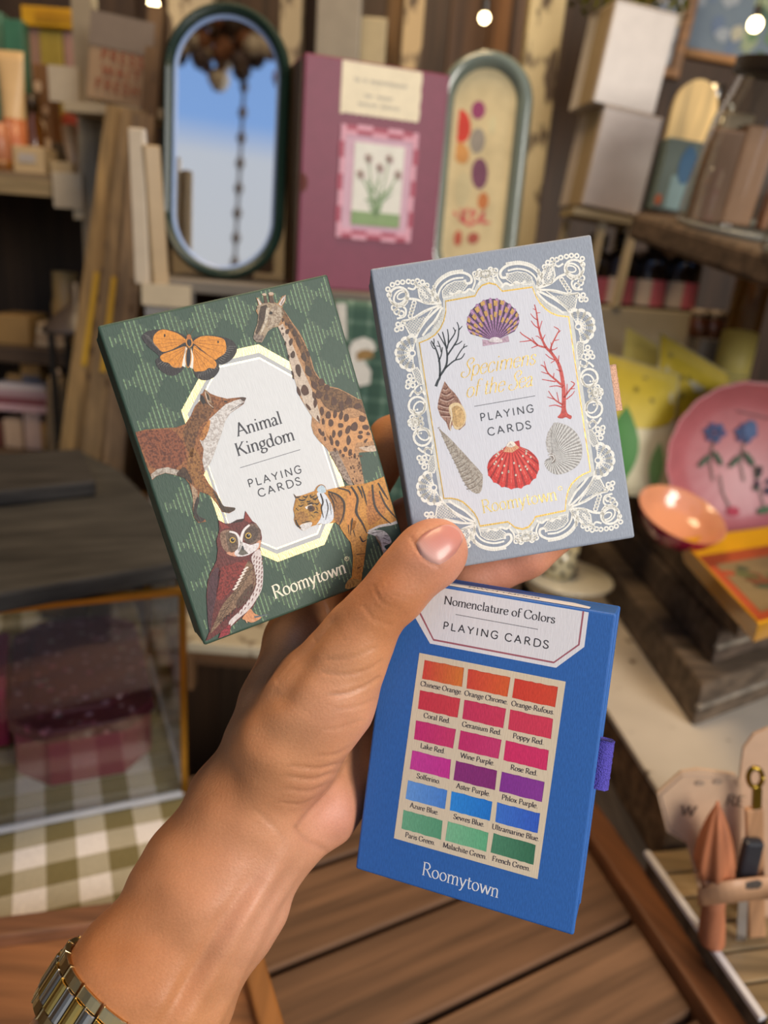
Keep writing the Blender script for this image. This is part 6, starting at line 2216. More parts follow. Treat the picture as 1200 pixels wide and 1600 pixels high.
def bottle(x, h, label, grp='dark bottles in a row on the cream box'):
    t = thing('dark_bottle', label, 'bottle', (x, .98, LZ), 0, grp)
    MB().lathe([(.0, 0), (.021, 0), (.0215, .004), (.0215, h * .62), (.017, h * .72), (.009, h * .78), (.009, h * .84)], H('#241a14'), 24).build('glass_body', 'gloss', t, smooth=True)
    MB().lathe([(.0105, h * .82), (.011, h * .83), (.011, h), (0, h)], H('#15130f'), 20).build('cap', 'satin', t, smooth=True)
    z0, z1 = .004, h * .40
    m1, m2 = MB(), MB()
    for m_, a0, a1, colr in ((m1, 195, 262, '#cbbcae'), (m2, 262, 315, '#cf6c7c')):
        n = 8
        vs = []
        for k in range(n + 1):
            a = math.radians(a0 + (a1 - a0) * k / n)
            vs += [(.0219 * math.cos(a), .0219 * math.sin(a), z0), (.0219 * math.cos(a), .0219 * math.sin(a), z1)]
        m_.add(vs, [(2 * k, 2 * k + 2, 2 * k + 3, 2 * k + 1) for k in range(n)], H(colr))
    lb_ = m1.build('label', 'card', t)
    m2.build('red_half', 'card', lb_)
    return t


for px, h, lab in ((930, .080, 'dark bottle beside the edge of the grey card box'), (972, .084, 'second dark bottle in the row, under the cream rack legs'), (1022, .084, 'third dark bottle in the row, under the weathered shelf'), (1072, .084, 'dark bottle at the right end of the row')):
    bottle(at(px, 450, .96).x, h, lab)

# printed packets leaning on the cream box
def packet(label, quad, yb, ytop, fy):
    """a filled paper packet: four corners in pixels (bottom left, bottom right, top right, top left)"""
    bl, br_ = at(*quad[0], yb), at(*quad[1], yb)
    tr_, tl_ = at(*quad[2], ytop), at(*quad[3], ytop)
    o = thing('paper_packet', label, 'packet', (bl + br_) / 2, 0, 'yellow and green printed packets')
    c = Vector(o.location)
    m = MB()
    n = 10

    def pt(u, v, s):
        p = (bl * (1 - u) + br_ * u) * (1 - v) + (tl_ * (1 - u) + tr_ * u) * v - c
        p.y -= s * .007 * (math.sin(PI * u) * math.sin(PI * min(v * 1.15, 1))) ** .5 - .0
        return tuple(p)
    for s in (1, -1):
        vs = [pt(i / n, j / n, s) for j in range(n + 1) for i in range(n + 1)]
        m.add(vs, [(j * (n + 1) + i, j * (n + 1) + i + 1, (j + 1) * (n + 1) + i + 1, (j + 1) * (n + 1) + i) for j in range(n) for i in range(n)], H('#cfc9a8'))
    m.build('bag', 'card', o, smooth=True)

    def patch(name, pts, colr, k=1):
        q = MB()
        n_ = len(pts)
        cu, cv = sum(p[0] for p in pts) / n_, sum(p[1] for p in pts) / n_
        vs, fs = [], []
        R_ = 5
        for r_ in range(R_ + 1):
            for (u, v) in pts:
                p = Vector(pt(cu + (u - cu) * r_ / R_, cv + (v - cv) * r_ / R_, 1))
                p.y -= .0006 * k
                vs.append(tuple(p))
        for r_ in range(R_):
            for i in range(n_):
                fs.append((r_ * n_ + i, r_ * n_ + (i + 1) % n_, (r_ + 1) * n_ + (i + 1) % n_, (r_ + 1) * n_ + i))
        return q.add(vs, fs, H(colr)).build(name, 'card', o)
    for nm_, pts, colr, k in fy:
        patch(nm_, pts, colr, k)
    return o


def sca(v0, v1):
    return [(0.02, v1), (.98, v1), (.98, v0 + .04)] + [(.98 - .96 * i / 12, v0 - .10 * math.sin(PI * (i / 12))) for i in range(1, 12)] + [(.02, v0 + .04)]


def leaf(u, v, w, h, bend=0.0):
    return [(u + w * math.sin(PI * t) + bend * t, v + h * t) for t in [i / 8 for i in range(9)]] + [(u - w * math.sin(PI * t) + bend * t, v + h * t) for t in [1 - i / 8 for i in range(1, 8)]]


def mot(seed, n=6, v0=.7):
    r_ = random.Random(seed)
    return [('printed_bee', [(u + .035 * math.cos(k), v + .02 * math.sin(k)) for k in range(6)], '#8a7a18', 2) for u, v in [(r_.uniform(.15, .85), r_.uniform(v0, .95)) for _ in range(n)]]


packet('yellow-topped packet with a big green leaf, half hidden by the grey card box', [(935, 770), (1045, 780), (1062, 585), (925, 545)], .80, .84, [('yellow_top', sca(.62, .99), '#c3b02c', 1), ('green_leaf', leaf(.28, .05, .20, .62, .1), '#2f7a1e', 2), ('green_leaf', leaf(.75, .05, .10, .40, .05), '#6f9a62', 2)] + mot(1, 4, .68))
packet('pale yellow packet standing behind the two leaf-printed packets', [(945, 760), (1060, 770), (1065, 560), (978, 508)], .875, .90, [('yellow_top', sca(.55, .99), '#c9bf6a', 1)] + mot(2, 4, .6))
packet('bright yellow packet with a curved green leaf, nearest the pink plate', [(1020, 770), (1105, 780), (1150, 590), (1030, 517)], .82, .86, [('yellow_top', sca(.52, .99), '#cdb41f', 1), ('green_leaf', leaf(.12, .08, .12, .60, .0), '#3a7f26', 2), ('green_leaf', leaf(.75, .25, .08, .35, .06), '#2f6a2a', 2)] + mot(3, 5, .6))

ab = thing('amber_bottle', 'slanting amber tube with a pale yellow label by the shelf end', 'bottle', at(1112, 700, .86))
a, b = at(1112, 700, .86) - Vector(ab.location), at(1182, 425, .90) - Vector(ab.location)
MB().tube([tuple(a), tuple(a + (b - a) * .5), tuple(b)], [.019, .019, .019], H('#7a5418'), 24).build('tube', 'gloss', ab, smooth=True)
m = MB()
p0, p1 = a + (b - a) * .30, a + (b - a) * .66
m.tube([tuple(p0), tuple(p1)], .0196, H('#cfc069'), 24)
m.build('label', 'card', ab, smooth=True)
m = MB()
for k in range(4):
    p = a + (b - a) * (.34 + .03 * k)
    m.box((p.x, p.y - .0198, p.z), (.022, .001, .0016), H('#8a8458'))
m.build('printed_lines', 'card', ab)
gx = ubox('grey_carton', 'grey carton under the small brown jars beside the amber tube', 'carton', 1078, 1122, 700, 530, .90, .06, '#7d746c', 'card', z0=CR)
for k, (px, lab) in enumerate(((1088, 'small brown jar on the grey carton, by the cream box'), (1112, 'small brown jar on the grey carton, by the amber tube'))):
    p = at(px, 530, .925)
    t = thing('small_jar', lab, 'jar', (p.x, .925, gx.location.z + gx['h']), 0, 'small brown jars')
    MB().lathe([(0, 0), (.011, 0), (.0118, .003), (.0118, .020), (.010, .023)], H('#5a3422'), 20).build('jar_body', 'gloss', t, smooth=True)
    MB().lathe([(.0115, .023), (.0115, .031), (0, .031)], H('#9a8a78'), 20).build('lid', 'satin', t, smooth=True)

# gift boxes on a small rack
T4 = math.radians(5.5)
rz_ = at(950, 331, .95).z
rk = thing('cream_rack', 'cream wooden rack on thin legs under the white gift boxes', 'rack', (at(950, 331, .95).x, .95, LZ))
hz = rz_ - LZ
MB().box((.002, .035, hz - .006), (.085, .085, .008), H('#a89876'), rot=Matrix.Rotation(T4, 3, 'Y')).build('shelf_board', 'wood_x', rk)
for x, y in ((-.006, .002), (.030, .002), (-.034, .07), (.034, .07)):
    MB().bar((x - .004, y, 0), (x + .002, y, hz - .010), .009, .009, H('#cdbb94')).build('leg', 'wood_z', rk)
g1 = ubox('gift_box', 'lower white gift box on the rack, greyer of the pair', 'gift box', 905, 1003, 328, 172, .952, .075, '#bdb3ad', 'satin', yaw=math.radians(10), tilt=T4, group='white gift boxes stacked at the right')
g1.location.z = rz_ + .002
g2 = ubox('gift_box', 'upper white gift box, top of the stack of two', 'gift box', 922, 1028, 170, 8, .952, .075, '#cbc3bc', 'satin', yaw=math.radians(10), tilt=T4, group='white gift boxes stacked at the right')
for o in (g1, g2):
    w, h = o['w'], o['h']
    MB().box((-w / 2 - .0006, o['d'] * .32, h / 2), (.0012, o['d'] * .5, h * .98), H('#a08c6c')).build('kraft_side', 'card', o)
    MB().box((0, o['d'] / 2 - .0, h + .0006), (w * 1.01, o['d'] * 1.01, .0016), H('#d8c9ba')).build('lid_edge', 'satin', o, bevel=.0006)

# weathered shelf and what stands on it
A1_, A2_ = at(978, 372, .86), at(1330, 500, .56)
sd = (A2_ - A1_)
shv = thing('weathered_shelf', 'thick weathered plank shelf carrying the glass canister', 'shelf', A1_)
u_ = sd.normalized()
bk = Vector((-u_.y, u_.x, 0)).normalized()
up_ = u_.cross(bk)
if up_.z < 0:
    up_ = -up_
m = MB()
th_ = .026
vs = []
for dz in (0, th_):
    for p in (Vector((0, 0, 0)), sd, sd + bk * .26, bk * .26):
        vs.append(tuple(p + up_ * dz))
m.add(vs, [(0, 3, 2, 1), (4, 5, 6, 7), (0, 1, 5, 4), (1, 2, 6, 5), (2, 3, 7, 6), (3, 0, 4, 7)], H('#5c4c3c'))
m.build('plank', 'rough_wood', shv, bevel=.005)
e_ = sd * .92 + bk * .13
MB().bar((e_.x, e_.y, -A1_.z + .0), (e_.x, e_.y, e_.z), .05, .05, H('#4c3a2a')).build('post', 'wood_z', shv)
e_ = sd * .25 + bk * .24
MB().bar((e_.x, e_.y, -A1_.z + CR - .98), (e_.x, e_.y, e_.z), .03, .03, H('#3c2c20')).build('post', 'wood_z', shv)
SHR = Matrix((u_, bk, up_)).transposed()


def on_shelf(px, py, back):
    """point of the shelf's top seen near pixel px, a given distance behind its front edge"""
    best, bt_ = 1e9, None
    for k in range(400):
        p = A1_ + sd * (k / 399) + bk * back + up_ * th_
        d = p - Vector(CAM)
        x = 600 + FPX * (d.dot(Vector(_R))) / d.dot(Vector(_F))
        if abs(x - px) < best:
            best, bt_ = abs(x - px), p
    return bt_


jp = on_shelf(1190, 380, .085)
dj = (jp - Vector(CAM)).dot(Vector(_F))
jr = 132 * dj / FPX
jh = (jp.z - at(1215, 128, jp.y).z) * -1 * 1.0
jm = SHR.to_4x4()
jm.translation = jp
jar = thing('glass_canister', 'large glass canister with a dark wooden lid on the plank shelf', 'canister', mat=jm)
MB().lathe([(0, .002), (jr * .98, .002), (jr, .008), (jr * .98, jh * .3), (jr * .90, jh * .7), (jr * .80, jh * .9), (jr * .76, jh)], H('#ffffff'), 48, caps=(False, False)).build('glass_wall', 'glass', jar, smooth=True)
MB().lathe([(0, jh), (jr * .82, jh), (jr * .83, jh + .003), (jr * .83, jh + .013), (0, jh + .014)], H('#241a14'), 48).build('lid', 'wood_x', jar, bevel=.001)
MB().lathe([(jr * .99, 0), (jr * 1.0, .004), (jr * .99, .007), (jr * .95, .003)], H('#8f8f88'), 40).build('thick_base', 'gloss', jar, smooth=True)
xa_ = (Vector((1, 0, 0)) - up_ * up_.x).normalized()
SHW = Matrix((xa_, up_.cross(xa_), up_)).transposed()
r2 = random.Random(11)
for k, (x, y, w, h, c, lab) in enumerate(((-.045, .0, .030, .080, '#80604a', 'dark brown packet inside the glass canister, left'), (-.012, .012, .030, .086, '#a87f60', 'tan brown packet inside the glass canister, middle'), (.024, .0, .032, .078, '#b07a58', 'reddish brown packet inside the glass canister, right'), (-.030, .030, .030, .095, '#a8967c', 'beige packet at the back of the glass canister'))):
    pp = SHW @ Vector((x - .012, y, .004)) + jp
    m4 = SHW.to_4x4()
    m4.translation = pp
    o = MB().box((0, .006, h / 2), (w, .016, h), H(c)).build('brown_packet', 'card', bevel=.003)
    o.matrix_world = m4
    tag(o, lab, 'packet', 'packets in the glass canister')
jp2 = on_shelf(1270, 400, .03)
m4 = SHR.to_4x4()
m4.translation = jp2
j2 = thing('glass_jar', 'second clear glass jar cut by the right edge of the frame', 'jar', mat=m4)
MB().lathe([(0, .002), (.040, .002), (.041, .006), (.039, .09), (.034, .105)], H('#ffffff'), 40).build('glass_wall', 'glass', j2, smooth=True)
MB().lathe([(0, .105), (.036, .105), (.036, .115), (0, .116)], H('#3a3028'), 32).build('lid', 'wood_x', j2)
BSZ = at(1050, 332, .95).z
bs_ = thing('back_shelf', 'short brown shelf board behind the canister', 'shelf', (.40, .94, BSZ - .016))
MB().box((0, .07, .008), (.26, .16, .014), H('#5c4632'), rot=Matrix.Rotation(0, 3, 'Y')).build('board', 'wood_x', bs_)
MB().bar((.05, .14, .0), (.05, .955, -.05), .02, .02, H('#4a3626')).build('wall_bracket', 'wood_y', bs_)
tl_ = ubox('teal_carton', 'grey teal carton printed with a blue flask, left of the canister', 'carton', 1016, 1080, 332, 216, .945, .04, '#6a7a76', z0=BSZ, tilt=math.radians(5))
face(tl_, 'printed_flask', .30, .78, .04, .50, '#8fb0b8')
blobs(tl_, 'printed_flask_neck', [(.58, .66, .009, .020, '#3f6f9c'), (.10, .14, .004, .006, '#b5613a')])
pa, pb = at(1046, 330, 1.02), at(1046, 122, 1.02)
hb_ = pb.z - BSZ
wd_ = .024
pts = [(-wd_, 0), (wd_, 0), (wd_, hb_ - .03)] + [(wd_ * math.cos(a), hb_ - .03 + .03 * math.sin(a)) for a in [PI * k / 10 for k in range(1, 10)]] + [(-wd_, hb_ - .03)]
m = MB()
n = len(pts)
m.add([(x, 0, z) for x, z in pts] + [(x, .01, z) for x, z in pts], [tuple(range(n)), tuple(range(2 * n - 1, n - 1, -1))] + [(i, (i + 1) % n, n + (i + 1) % n, n + i) for i in range(n)], H('#d9b978'))
o = m.build('paddle_board', 'wood_z', bevel=.002, loc=(pa.x, 1.02, BSZ), rot=(0, math.radians(4), 0))
tag(o, 'pale rounded wooden board standing behind the teal carton', 'cutting board')
jg = thing('silver_jug', 'small shiny silver jug between the pale board and the canister', 'jug', (at(1096, 250, 1.05).x, 1.05, BSZ))
MB().lathe([(0, 0), (.012, 0), (.018, .03), (.017, .08), (.010, .115), (.009, .135), (.013, .150), (.012, .150), (.008, .135)], H('#c9c4b8'), 24).build('jug_body', 'metal', jg, smooth=True)
MB().tube([(.010, 0, .143), (.024, 0, .13), (.027, 0, .10), (.017, 0, .06)], .002, H('#c9c4b8')).build('handle', 'metal', jg, smooth=True)

# ------------------------------------------------------------------ pictures at the upper right
def picture(label, quad, y, frame_col, base_col, spots, fw=.012):
    """framed print hanging on the back wall; quad = left, right, bottom, top pixels"""
    xl, xr, yb, yt_ = quad
    a, b = at(xl, (yb + yt_) / 2, y), at(xr, (yb + yt_) / 2, y)
    z0, z1 = at((xl + xr) / 2, yb, y).z, at((xl + xr) / 2, yt_, y).z
    w, h = b.x - a.x, z1 - z0
    o = thing('framed_print', label, 'picture', ((a.x + b.x) / 2, y, z0))
    o.rotation_euler = (0, math.radians(5), 0)
    m = MB()
    m.box((-w / 2 + fw / 2, 0, h / 2), (fw, .02, h), H(frame_col)).box((w / 2 - fw / 2, 0, h / 2), (fw, .02, h), H(frame_col)).box((0, 0, fw / 2), (w - 2 * fw, .02, fw), H(frame_col)).box((0, 0, h - fw / 2), (w - 2 * fw, .02, fw), H(frame_col))
    m.build('frame', 'wood_x', o, bevel=.002)
    m = MB()
    m.box((0, .004, h / 2), (w - 2 * fw, .004, h - 2 * fw), H(base_col))
    r_ = random.Random(len(label))
    for k in range(70):
        cx_, cz_ = r_.uniform(-.5, .5) * (w - 2.6 * fw), r_.uniform(fw * 1.3, h - fw * 1.3)
        rr_ = r_.uniform(.006, .016)
        m.add([(cx_ + rr_ * r_.uniform(.6, 1.2) * math.cos(t * PI / 4), .0015 - .00001 * k, min(max(cz_ + rr_ * r_.uniform(.6, 1.2) * math.sin(t * PI / 4), fw), h - fw)) for t in range(8)], [tuple(range(8))], H(spots(cx_ / w, cz_ / h, r_)))
    m.build('print', 'card', o)
    MB().box((0, (1.9 - y) / 2 + .01, h * .7), (.02, 1.9 - y - .0, .015), H('#4a3626')).build('wall_bracket', 'wood_y', o)
    return o


picture('large framed blue and green flower print at the upper right', (1072, 1290, 108, -140), 1.35, '#a8763a', '#5f7284', lambda u, v, r: r.choice(['#8f9aa6', '#53698a', '#a9a894', '#3f5674']) if u < -.02 else r.choice(['#3f6a44', '#567a4e', '#8a9a78', '#2f5638']))
picture('small grey-blue print in a brown frame behind the upper gift box', (990, 1078, 120, -100), 1.30, '#7a5630', '#7c8490', lambda u, v, r: r.choice(['#9aa0a8', '#5a6474', '#b0a898', '#6a7482']), .014)
mb = MB()
r_ = random.Random(2)
mp = at(985, 8, 1.0)
for k in range(160):
    a = Vector((r_.uniform(-.06, .06), r_.uniform(-.03, .03), r_.uniform(0, .05)))
    d = Vector((r_.uniform(-1, 1), r_.uniform(-1, .3), r_.uniform(-.2, 1))).normalized() * .018
    s_ = d.cross(Vector((0, 0, 1))).normalized() * .004
    mb.add([tuple(a), tuple(a + d * .5 + s_), tuple(a + d), tuple(a + d * .5 - s_)], [(0, 1, 2, 3)], H(r_.choice(['#6a6a10', '#7c7a18', '#55580e'])))
o = mb.build('moss_plant', 'matte', loc=(mp.x, 1.0, at(985, 22, .99).z))
tag(o, 'tuft of yellow-green moss on top of the upper gift box', 'plant')
o['kind'] = 'stuff'

# ------------------------------------------------------------------ centre: platform, book, trays, towel
PZ_ = 1.206
pf = thing('display_cabinet', 'dark wooden cabinet with a worn top under the oval trays', 'cabinet', (-.045, .76, .0))
MB().box((0, .13, PZ_ - .006), (.40, .27, .012), H('#6f675c')).build('top', 'worn', pf, bevel=.002)
MB().box((0, .25, (PZ_ + .0) / 2), (.38, .02, PZ_ - .02), H('#3a2a1c')).build('back_panel', 'wood_z', pf)
for x in (-.19, .19):
    MB().box((x, .13, (PZ_ - .016) / 2), (.018, .24, PZ_ - .016), H('#4a3524')).build('side_panel', 'wood_z', pf)
MB().box((0, .13, .92), (.36, .22, .016), H('#4a3524')).build('shelf', 'wood_x', pf)
lt = thing('cream_stool', 'low cream-topped stool with brown legs behind the wrist', 'stool', (at(330, 1000, .70).x + .02, .70, .80))
hz = at(330, 1002, .69).z - .80
MB().box((0, .05, hz - .006), (.15, .13, .012), H('#b8ac92')).build('top', 'chippy', lt, bevel=.002)
for x in (-.045, .065):
    for y in (.0, .10):
        MB().box((x, y, (hz - .012) / 2), (.016, .016, hz - .012), H('#6a4c30')).build('leg', 'wood_z', lt)
MB().box((.0, .0, hz - .022), (.10, .01, .018), H('#5c4028')).build('apron', 'wood_x', lt)

YB = math.radians(20)
bk0 = at(470, 300, .765)
bwid = (at(690, 300, .80).x - bk0.x) / math.cos(YB) * 1.0
bh = at(590, 95, .78).z - PZ_
book = thing('slipcase_book', 'tall plum slipcased book with a pink checkered picture and cream label', 'book', (bk0.x, .765, PZ_), YB)
PL = H('#7a2e48')
MB().box((bwid / 2, .033, bh / 2), (bwid, .060, bh), PL).build('slipcase', 'card', book, bevel=.0015)
MB().box((-.0006, .033, bh / 2), (.002, .052, bh - .008), H('#4a3418')).build('book_fore_edge', 'wood_z', book)
MB().add([(.0003 + .0065 * math.cos(a), .0026, bh * .47 + .0085 * math.sin(a)) for a in [PI * (k / 12 - .5) for k in range(13)]], [tuple(range(13))], H('#5c2416')).build('thumb_notch', 'matte', book)
# scalloped label over the top edge
lx0, lx1, lz0 = bwid * .245, bwid * .795, bh * .785
pts = [(lx0, bh - .001), (lx0, lz0)]
nS = 12
outl = [(lx0, bh - .0015)]
for k in range(7):
    outl.append((lx0 - .0009 * math.sin(PI * (k % 2) + .01) * (k % 2), bh - .0015 - (bh - lz0) * k / 6))
for k in range(1, 25):
    outl.append((lx0 + (lx1 - lx0) * k / 24, lz0 - .0011 * (k % 2)))
for k in range(1, 7):
    outl.append((lx1 + .0009 * (k % 2), lz0 + (bh - .0015 - lz0) * k / 6))
m = MB()
m.add([(x, .0024, z) for x, z in outl], [tuple(range(len(outl)))], H('#e6d9b8'))
m.build('title_label', 'card', book)
m = MB()
for (z, segs, hgt) in ((.925, ((.16, .24), (.27, .33), (.36, .84)), .0032), (.865, ((.30, .42), (.45, .66)), .0030), (.828, ((.22, .48), (.51, .76)), .0030)):
    for a, b in segs:
        n_ = max(2, int((b - a) * 40))
        for k in range(n_):
            xa = lx0 + (lx1 - lx0) * (a + (b - a) * k / n_)
            m.box((xa, .0022, bh * z - (k % 3) * .0003), ((lx1 - lx0) * (b - a) / n_ * .6, .0002, hgt * (.6 + .4 * ((k * 5) % 3) / 2)), H('#a8a294'))
m.build('label_writing', 'card', book)
# checkered frame picture
fx0, fx1, fz0, fz1 = bwid * .26, bwid * .80, bh * .245, bh * .735
m = MB()
m.box(((fx0 + fx1) / 2, .0022, (fz0 + fz1) / 2), (fx1 - fx0, .0004, fz1 - fz0), H('#c9a0b0'))
m.build('picture', 'card', book)
m = MB()
nxk, nzk = 5, 7
ck = [H('#a84058'), H('#d598a8')]
bw_ = (fx1 - fx0) / nxk
bz_ = (fz1 - fz0) / nzk
tb_ = .0085
for k in range(nxk):
    xa = fx0 + bw_ * (k + .5)
    for s, z in ((1, fz1), (-1, fz0)):
        for r_ in range(2):
            m.box((xa, .0016, z - s * tb_ / 4 - s * r_ * tb_ / 2 + (s * .001 if k % 2 else 0)), (bw_, .0004, tb_ / 2), ck[(k + r_) % 2])
for k in range(nzk):
    za = fz0 + bz_ * (k + .5)
    for s, x in ((1, fx0), (-1, fx1)):
        m.box((x + s * tb_ * .25 - (s * .001 if k % 2 else 0), .0015, za), (tb_ * .6, .0004, bz_), ck[(k + 1) % 2])
m.build('checkered_frame', 'card', book)
m = MB()
px0, px1, pz0, pz1 = fx0 + .0135, fx1 - .0125, fz0 + .0125, fz1 - .0135
m.box(((px0 + px1) / 2, .0014, (pz0 + pz1) / 2), (px1 - px0, .0003, pz1 - pz0), H('#dcd9cc'))
m.box(((px0 + px1) / 2, .0011, pz0 + (pz1 - pz0) * .085), (px1 - px0, .0003, (pz1 - pz0) * .17), H('#7e9a62'))
PW, PH = px1 - px0, pz1 - pz0
r_ = random.Random(9)


def bstroke(pts, w, col, y=.0008):
    q = catmull(pts, 4)
    for r in ribbon(q, lambda a, b, t: w / 2 * (1 - .5 * t)):
        m.add([(px0 + x * PW, y, pz0 + z * PH) for x, z in r], [(0, 1, 2, 3)], H(col))


for tip in ((.28, .82), (.70, .84), (.14, .62), (.52, .72), (.90, .66)):
    bstroke([(.5, .14), (.5 + (tip[0] - .5) * .45, .40), tip], .035, '#7f9c6c')
    for k in range(7):
        a = 2 * PI * k / 7
        bstroke([tip, (tip[0] + .06 * math.cos(a), tip[1] + .045 * math.sin(a)), (tip[0] + .085 * math.cos(a + .3), tip[1] + .06 * math.sin(a + .3))], .03, ['#9a6a70', '#8a8a68', '#a88078'][k % 3], .0006)
for k in range(10):
    bstroke([(.5, .13), (.5 + r_.uniform(-.16, .16), .3), (.5 + r_.uniform(-.36, .36), r_.uniform(.3, .6))], .035, r_.choice(['#7f9c6c', '#6a8a5c', '#94aa80']), .0009)
m.build('flower_painting', 'card', book)


def capsule(w, h, n=64, p=2.6):
    """outline of an oval tray: half width w, straight sides, half height h"""
    s = h - w
    out = []
    for k in range(n):
        t = 2 * PI * (k + .5) / n
        out.append((w * math.cos(t), w * math.sin(t) + (s if math.sin(t) > 0 else -s)))
    return out


def tray(name, label, cx_, zc, y, lean, w, h, rings, cols, mats, names, rib=0.0, yaw=0, tilt=0):
    """oval tray on edge: rings = (inset, depth)"""
    o = thing(name, label, 'tray', (cx_, y, PZ_), yaw)
    o.rotation_euler = (-lean, tilt, yaw)
    n = 200 if rib else 96
    for (i0, i1), colr, mt, nm_ in zip(rings['spans'], cols, mats, names):
        m = MB()
        vs, fs = [], []
        R_ = rings['pts'][i0:i1 + 1]
        for ins, dep in R_:
            c = capsule(w - ins, h - ins, n)
            for k, (x, z) in enumerate(c):
                wv_ = rib * (1 if k % 2 < 1 else -1) if (rib and .001 < ins < .009) else 0
                vs.append((x, -dep + wv_, z + h))
        for r_ in range(len(R_) - 1):
            for k in range(n):
                fs.append((r_ * n + k, r_ * n + (k + 1) % n, (r_ + 1) * n + (k + 1) % n, (r_ + 1) * n + k))
        if nm_ == names[-1]:
            fs.append(tuple((len(R_) - 1) * n + k for k in range(n)))
        elif nm_ == names[0]:
            fs.append(tuple(range(n)))
        q_ = m.add(vs, fs, H(colr)).build(nm_, mt, o, smooth=not rib or nm_ != names[0])
        if nm_ == names[-1]:
            q_.data.polygons[len(q_.data.polygons) - 1].use_smooth = False
    return o


def m_mirror():
    m, t, b = nm('mirror_glaze')
    a = nd(t, 'ShaderNodeAttribute', attribute_name='Col')
    t.links.new(a.outputs['Color'], b.inputs['Base Color'])
    b.inputs['Metallic'].default_value = 1.0
    b.inputs['Roughness'].default_value = 0.02
    return m


M['mirror'] = m_mirror()
gt_c = at(350, 300, .80)
gh = (at(350, -4, .81).z - PZ_) / 2
gw = (at(448, 215, .80).x - at(250, 215, .80).x) / 2
tr1 = tray('oval_tray', 'tall oval tray with dark green ribbed rim and a shiny mirror centre', at(349, 215, .80).x, 0, .80, math.radians(6), gw, gh,
           {'pts': [(.004, -.004), (.0, .004), (.0015, .010), (.0045, .0125), (.0085, .0105), (.0105, .0065), (.0118, .0048), (.0135, .004)], 'spans': [(0, 5), (5, 7), (7, 7)], }, ['#0f2a22', '#8fa6cf', '#e6ebf2'], ['satin', 'satin', 'mirror'], ['rim', 'painted_highlight_lip', 'mirror_centre'], rib=.00035)  # lip coloured pale blue to paint the bright highlight ring round the mirror
yb2 = .89
sx_ = (at(690, 240, yb2).x + at(826, 240, yb2).x) / 2 - .004
sh_ = (at(755, 72, yb2 + .01).z - PZ_) / 2
sw_ = (at(826, 240, yb2).x - at(678, 240, yb2).x) / 2
tr2 = tray('oval_tray', 'grey-green oval tray printed with seashells, behind the plum book', sx_, 0, yb2, math.radians(6), sw_, sh_,
           {'pts': [(.004, -.004), (.0, .006), (.003, .012), (.008, .0135), (.014, .009), (.017, .004), (.024, .0015)], 'spans': [(0, 5), (5, 6)]}, ['#6f7a70', '#c4b48a'], ['gloss', 'matte'], ['rim', 'centre'])
m = MB()


def spot(px, py, rx, ry, col, a=0, lay=0, n=12):
    """print on the tray: pixels to the tray's plane"""
    k = at(px, py, yb2 + .0)
    x, z = k.x - sx_, (k.z - PZ_)
    s_ = yb2 / 1204 * 1.02
    vs = []
    for i in range(n):
        t = 2 * PI * i / n
        dx, dz = rx * math.cos(t), ry * math.sin(t)
        vs.append((x + (dx * math.cos(a) - dz * math.sin(a)) * s_, -.0018 - .0001 * lay, z + (dx * math.sin(a) + dz * math.cos(a)) * s_))
    m.add(vs, [tuple(range(n))], H(col))


for px, py, rx, ry, c, a in ((722, 192, 14, 22, '#c4382a', .2), (750, 166, 10, 12, '#8f3a64', 0), (748, 216, 11, 17, '#8a8378', 0), (722, 236, 11, 15, '#c08a4c', .5), (751, 269, 12, 21, '#6f4058', .1), (724, 294, 12, 24, '#b9ae88', 0), (756, 313, 8, 12, '#b8703c', 0), (716, 372, 6, 11, '#b0543c', 0), (740, 372, 9, 8, '#a05040', .5), (704, 268, 6, 16, '#a8a27a', 0), (772, 190, 5, 12, '#bdb48c', 0)):
    spot(px, py, rx, ry, c, a)
    spot(px + 1, py + 1, rx * .45, ry * .5, c, a, 1)
for bx0, by0, ln_, an in ((738, 352, 24, 2.7), (730, 344, 20, 2.1), (738, 350, 22, .5), (748, 344, 18, 1.0), (722, 346, 14, 1.5), (752, 348, 14, .1), (738, 346, 18, 1.6), (716, 336, 9, 2.5), (728, 332, 9, 1.1), (756, 338, 9, 1.5), (745, 334, 9, 2.2)):
    spot(bx0 + ln_ * .5 * math.cos(an), by0 - ln_ * .5 * math.sin(an), ln_ * .55, 2.4, '#c4605a', an, 0, 8)
m.build('seashell_print', 'matte', tr2)
# stand strips that hold the trays up at the back
for o, w_, yy in ((tr1, .05, .845), (tr2, .05, .935)):
    q = thing('tray_easel', 'small wooden easel propping up the ' + ('green ribbed tray' if o is tr1 else 'seashell tray'), 'easel', (o.location.x, yy, PZ_))
    MB().bar((0, .02, 0), (0, -.006, .12), .012, .008, H('#4a3524')).build('prop', 'wood_z', q)
    MB().bar((-.02, .012, .004), (.02, .012, .004), .008, .008, H('#4a3524')).build('foot', 'wood_x', q)

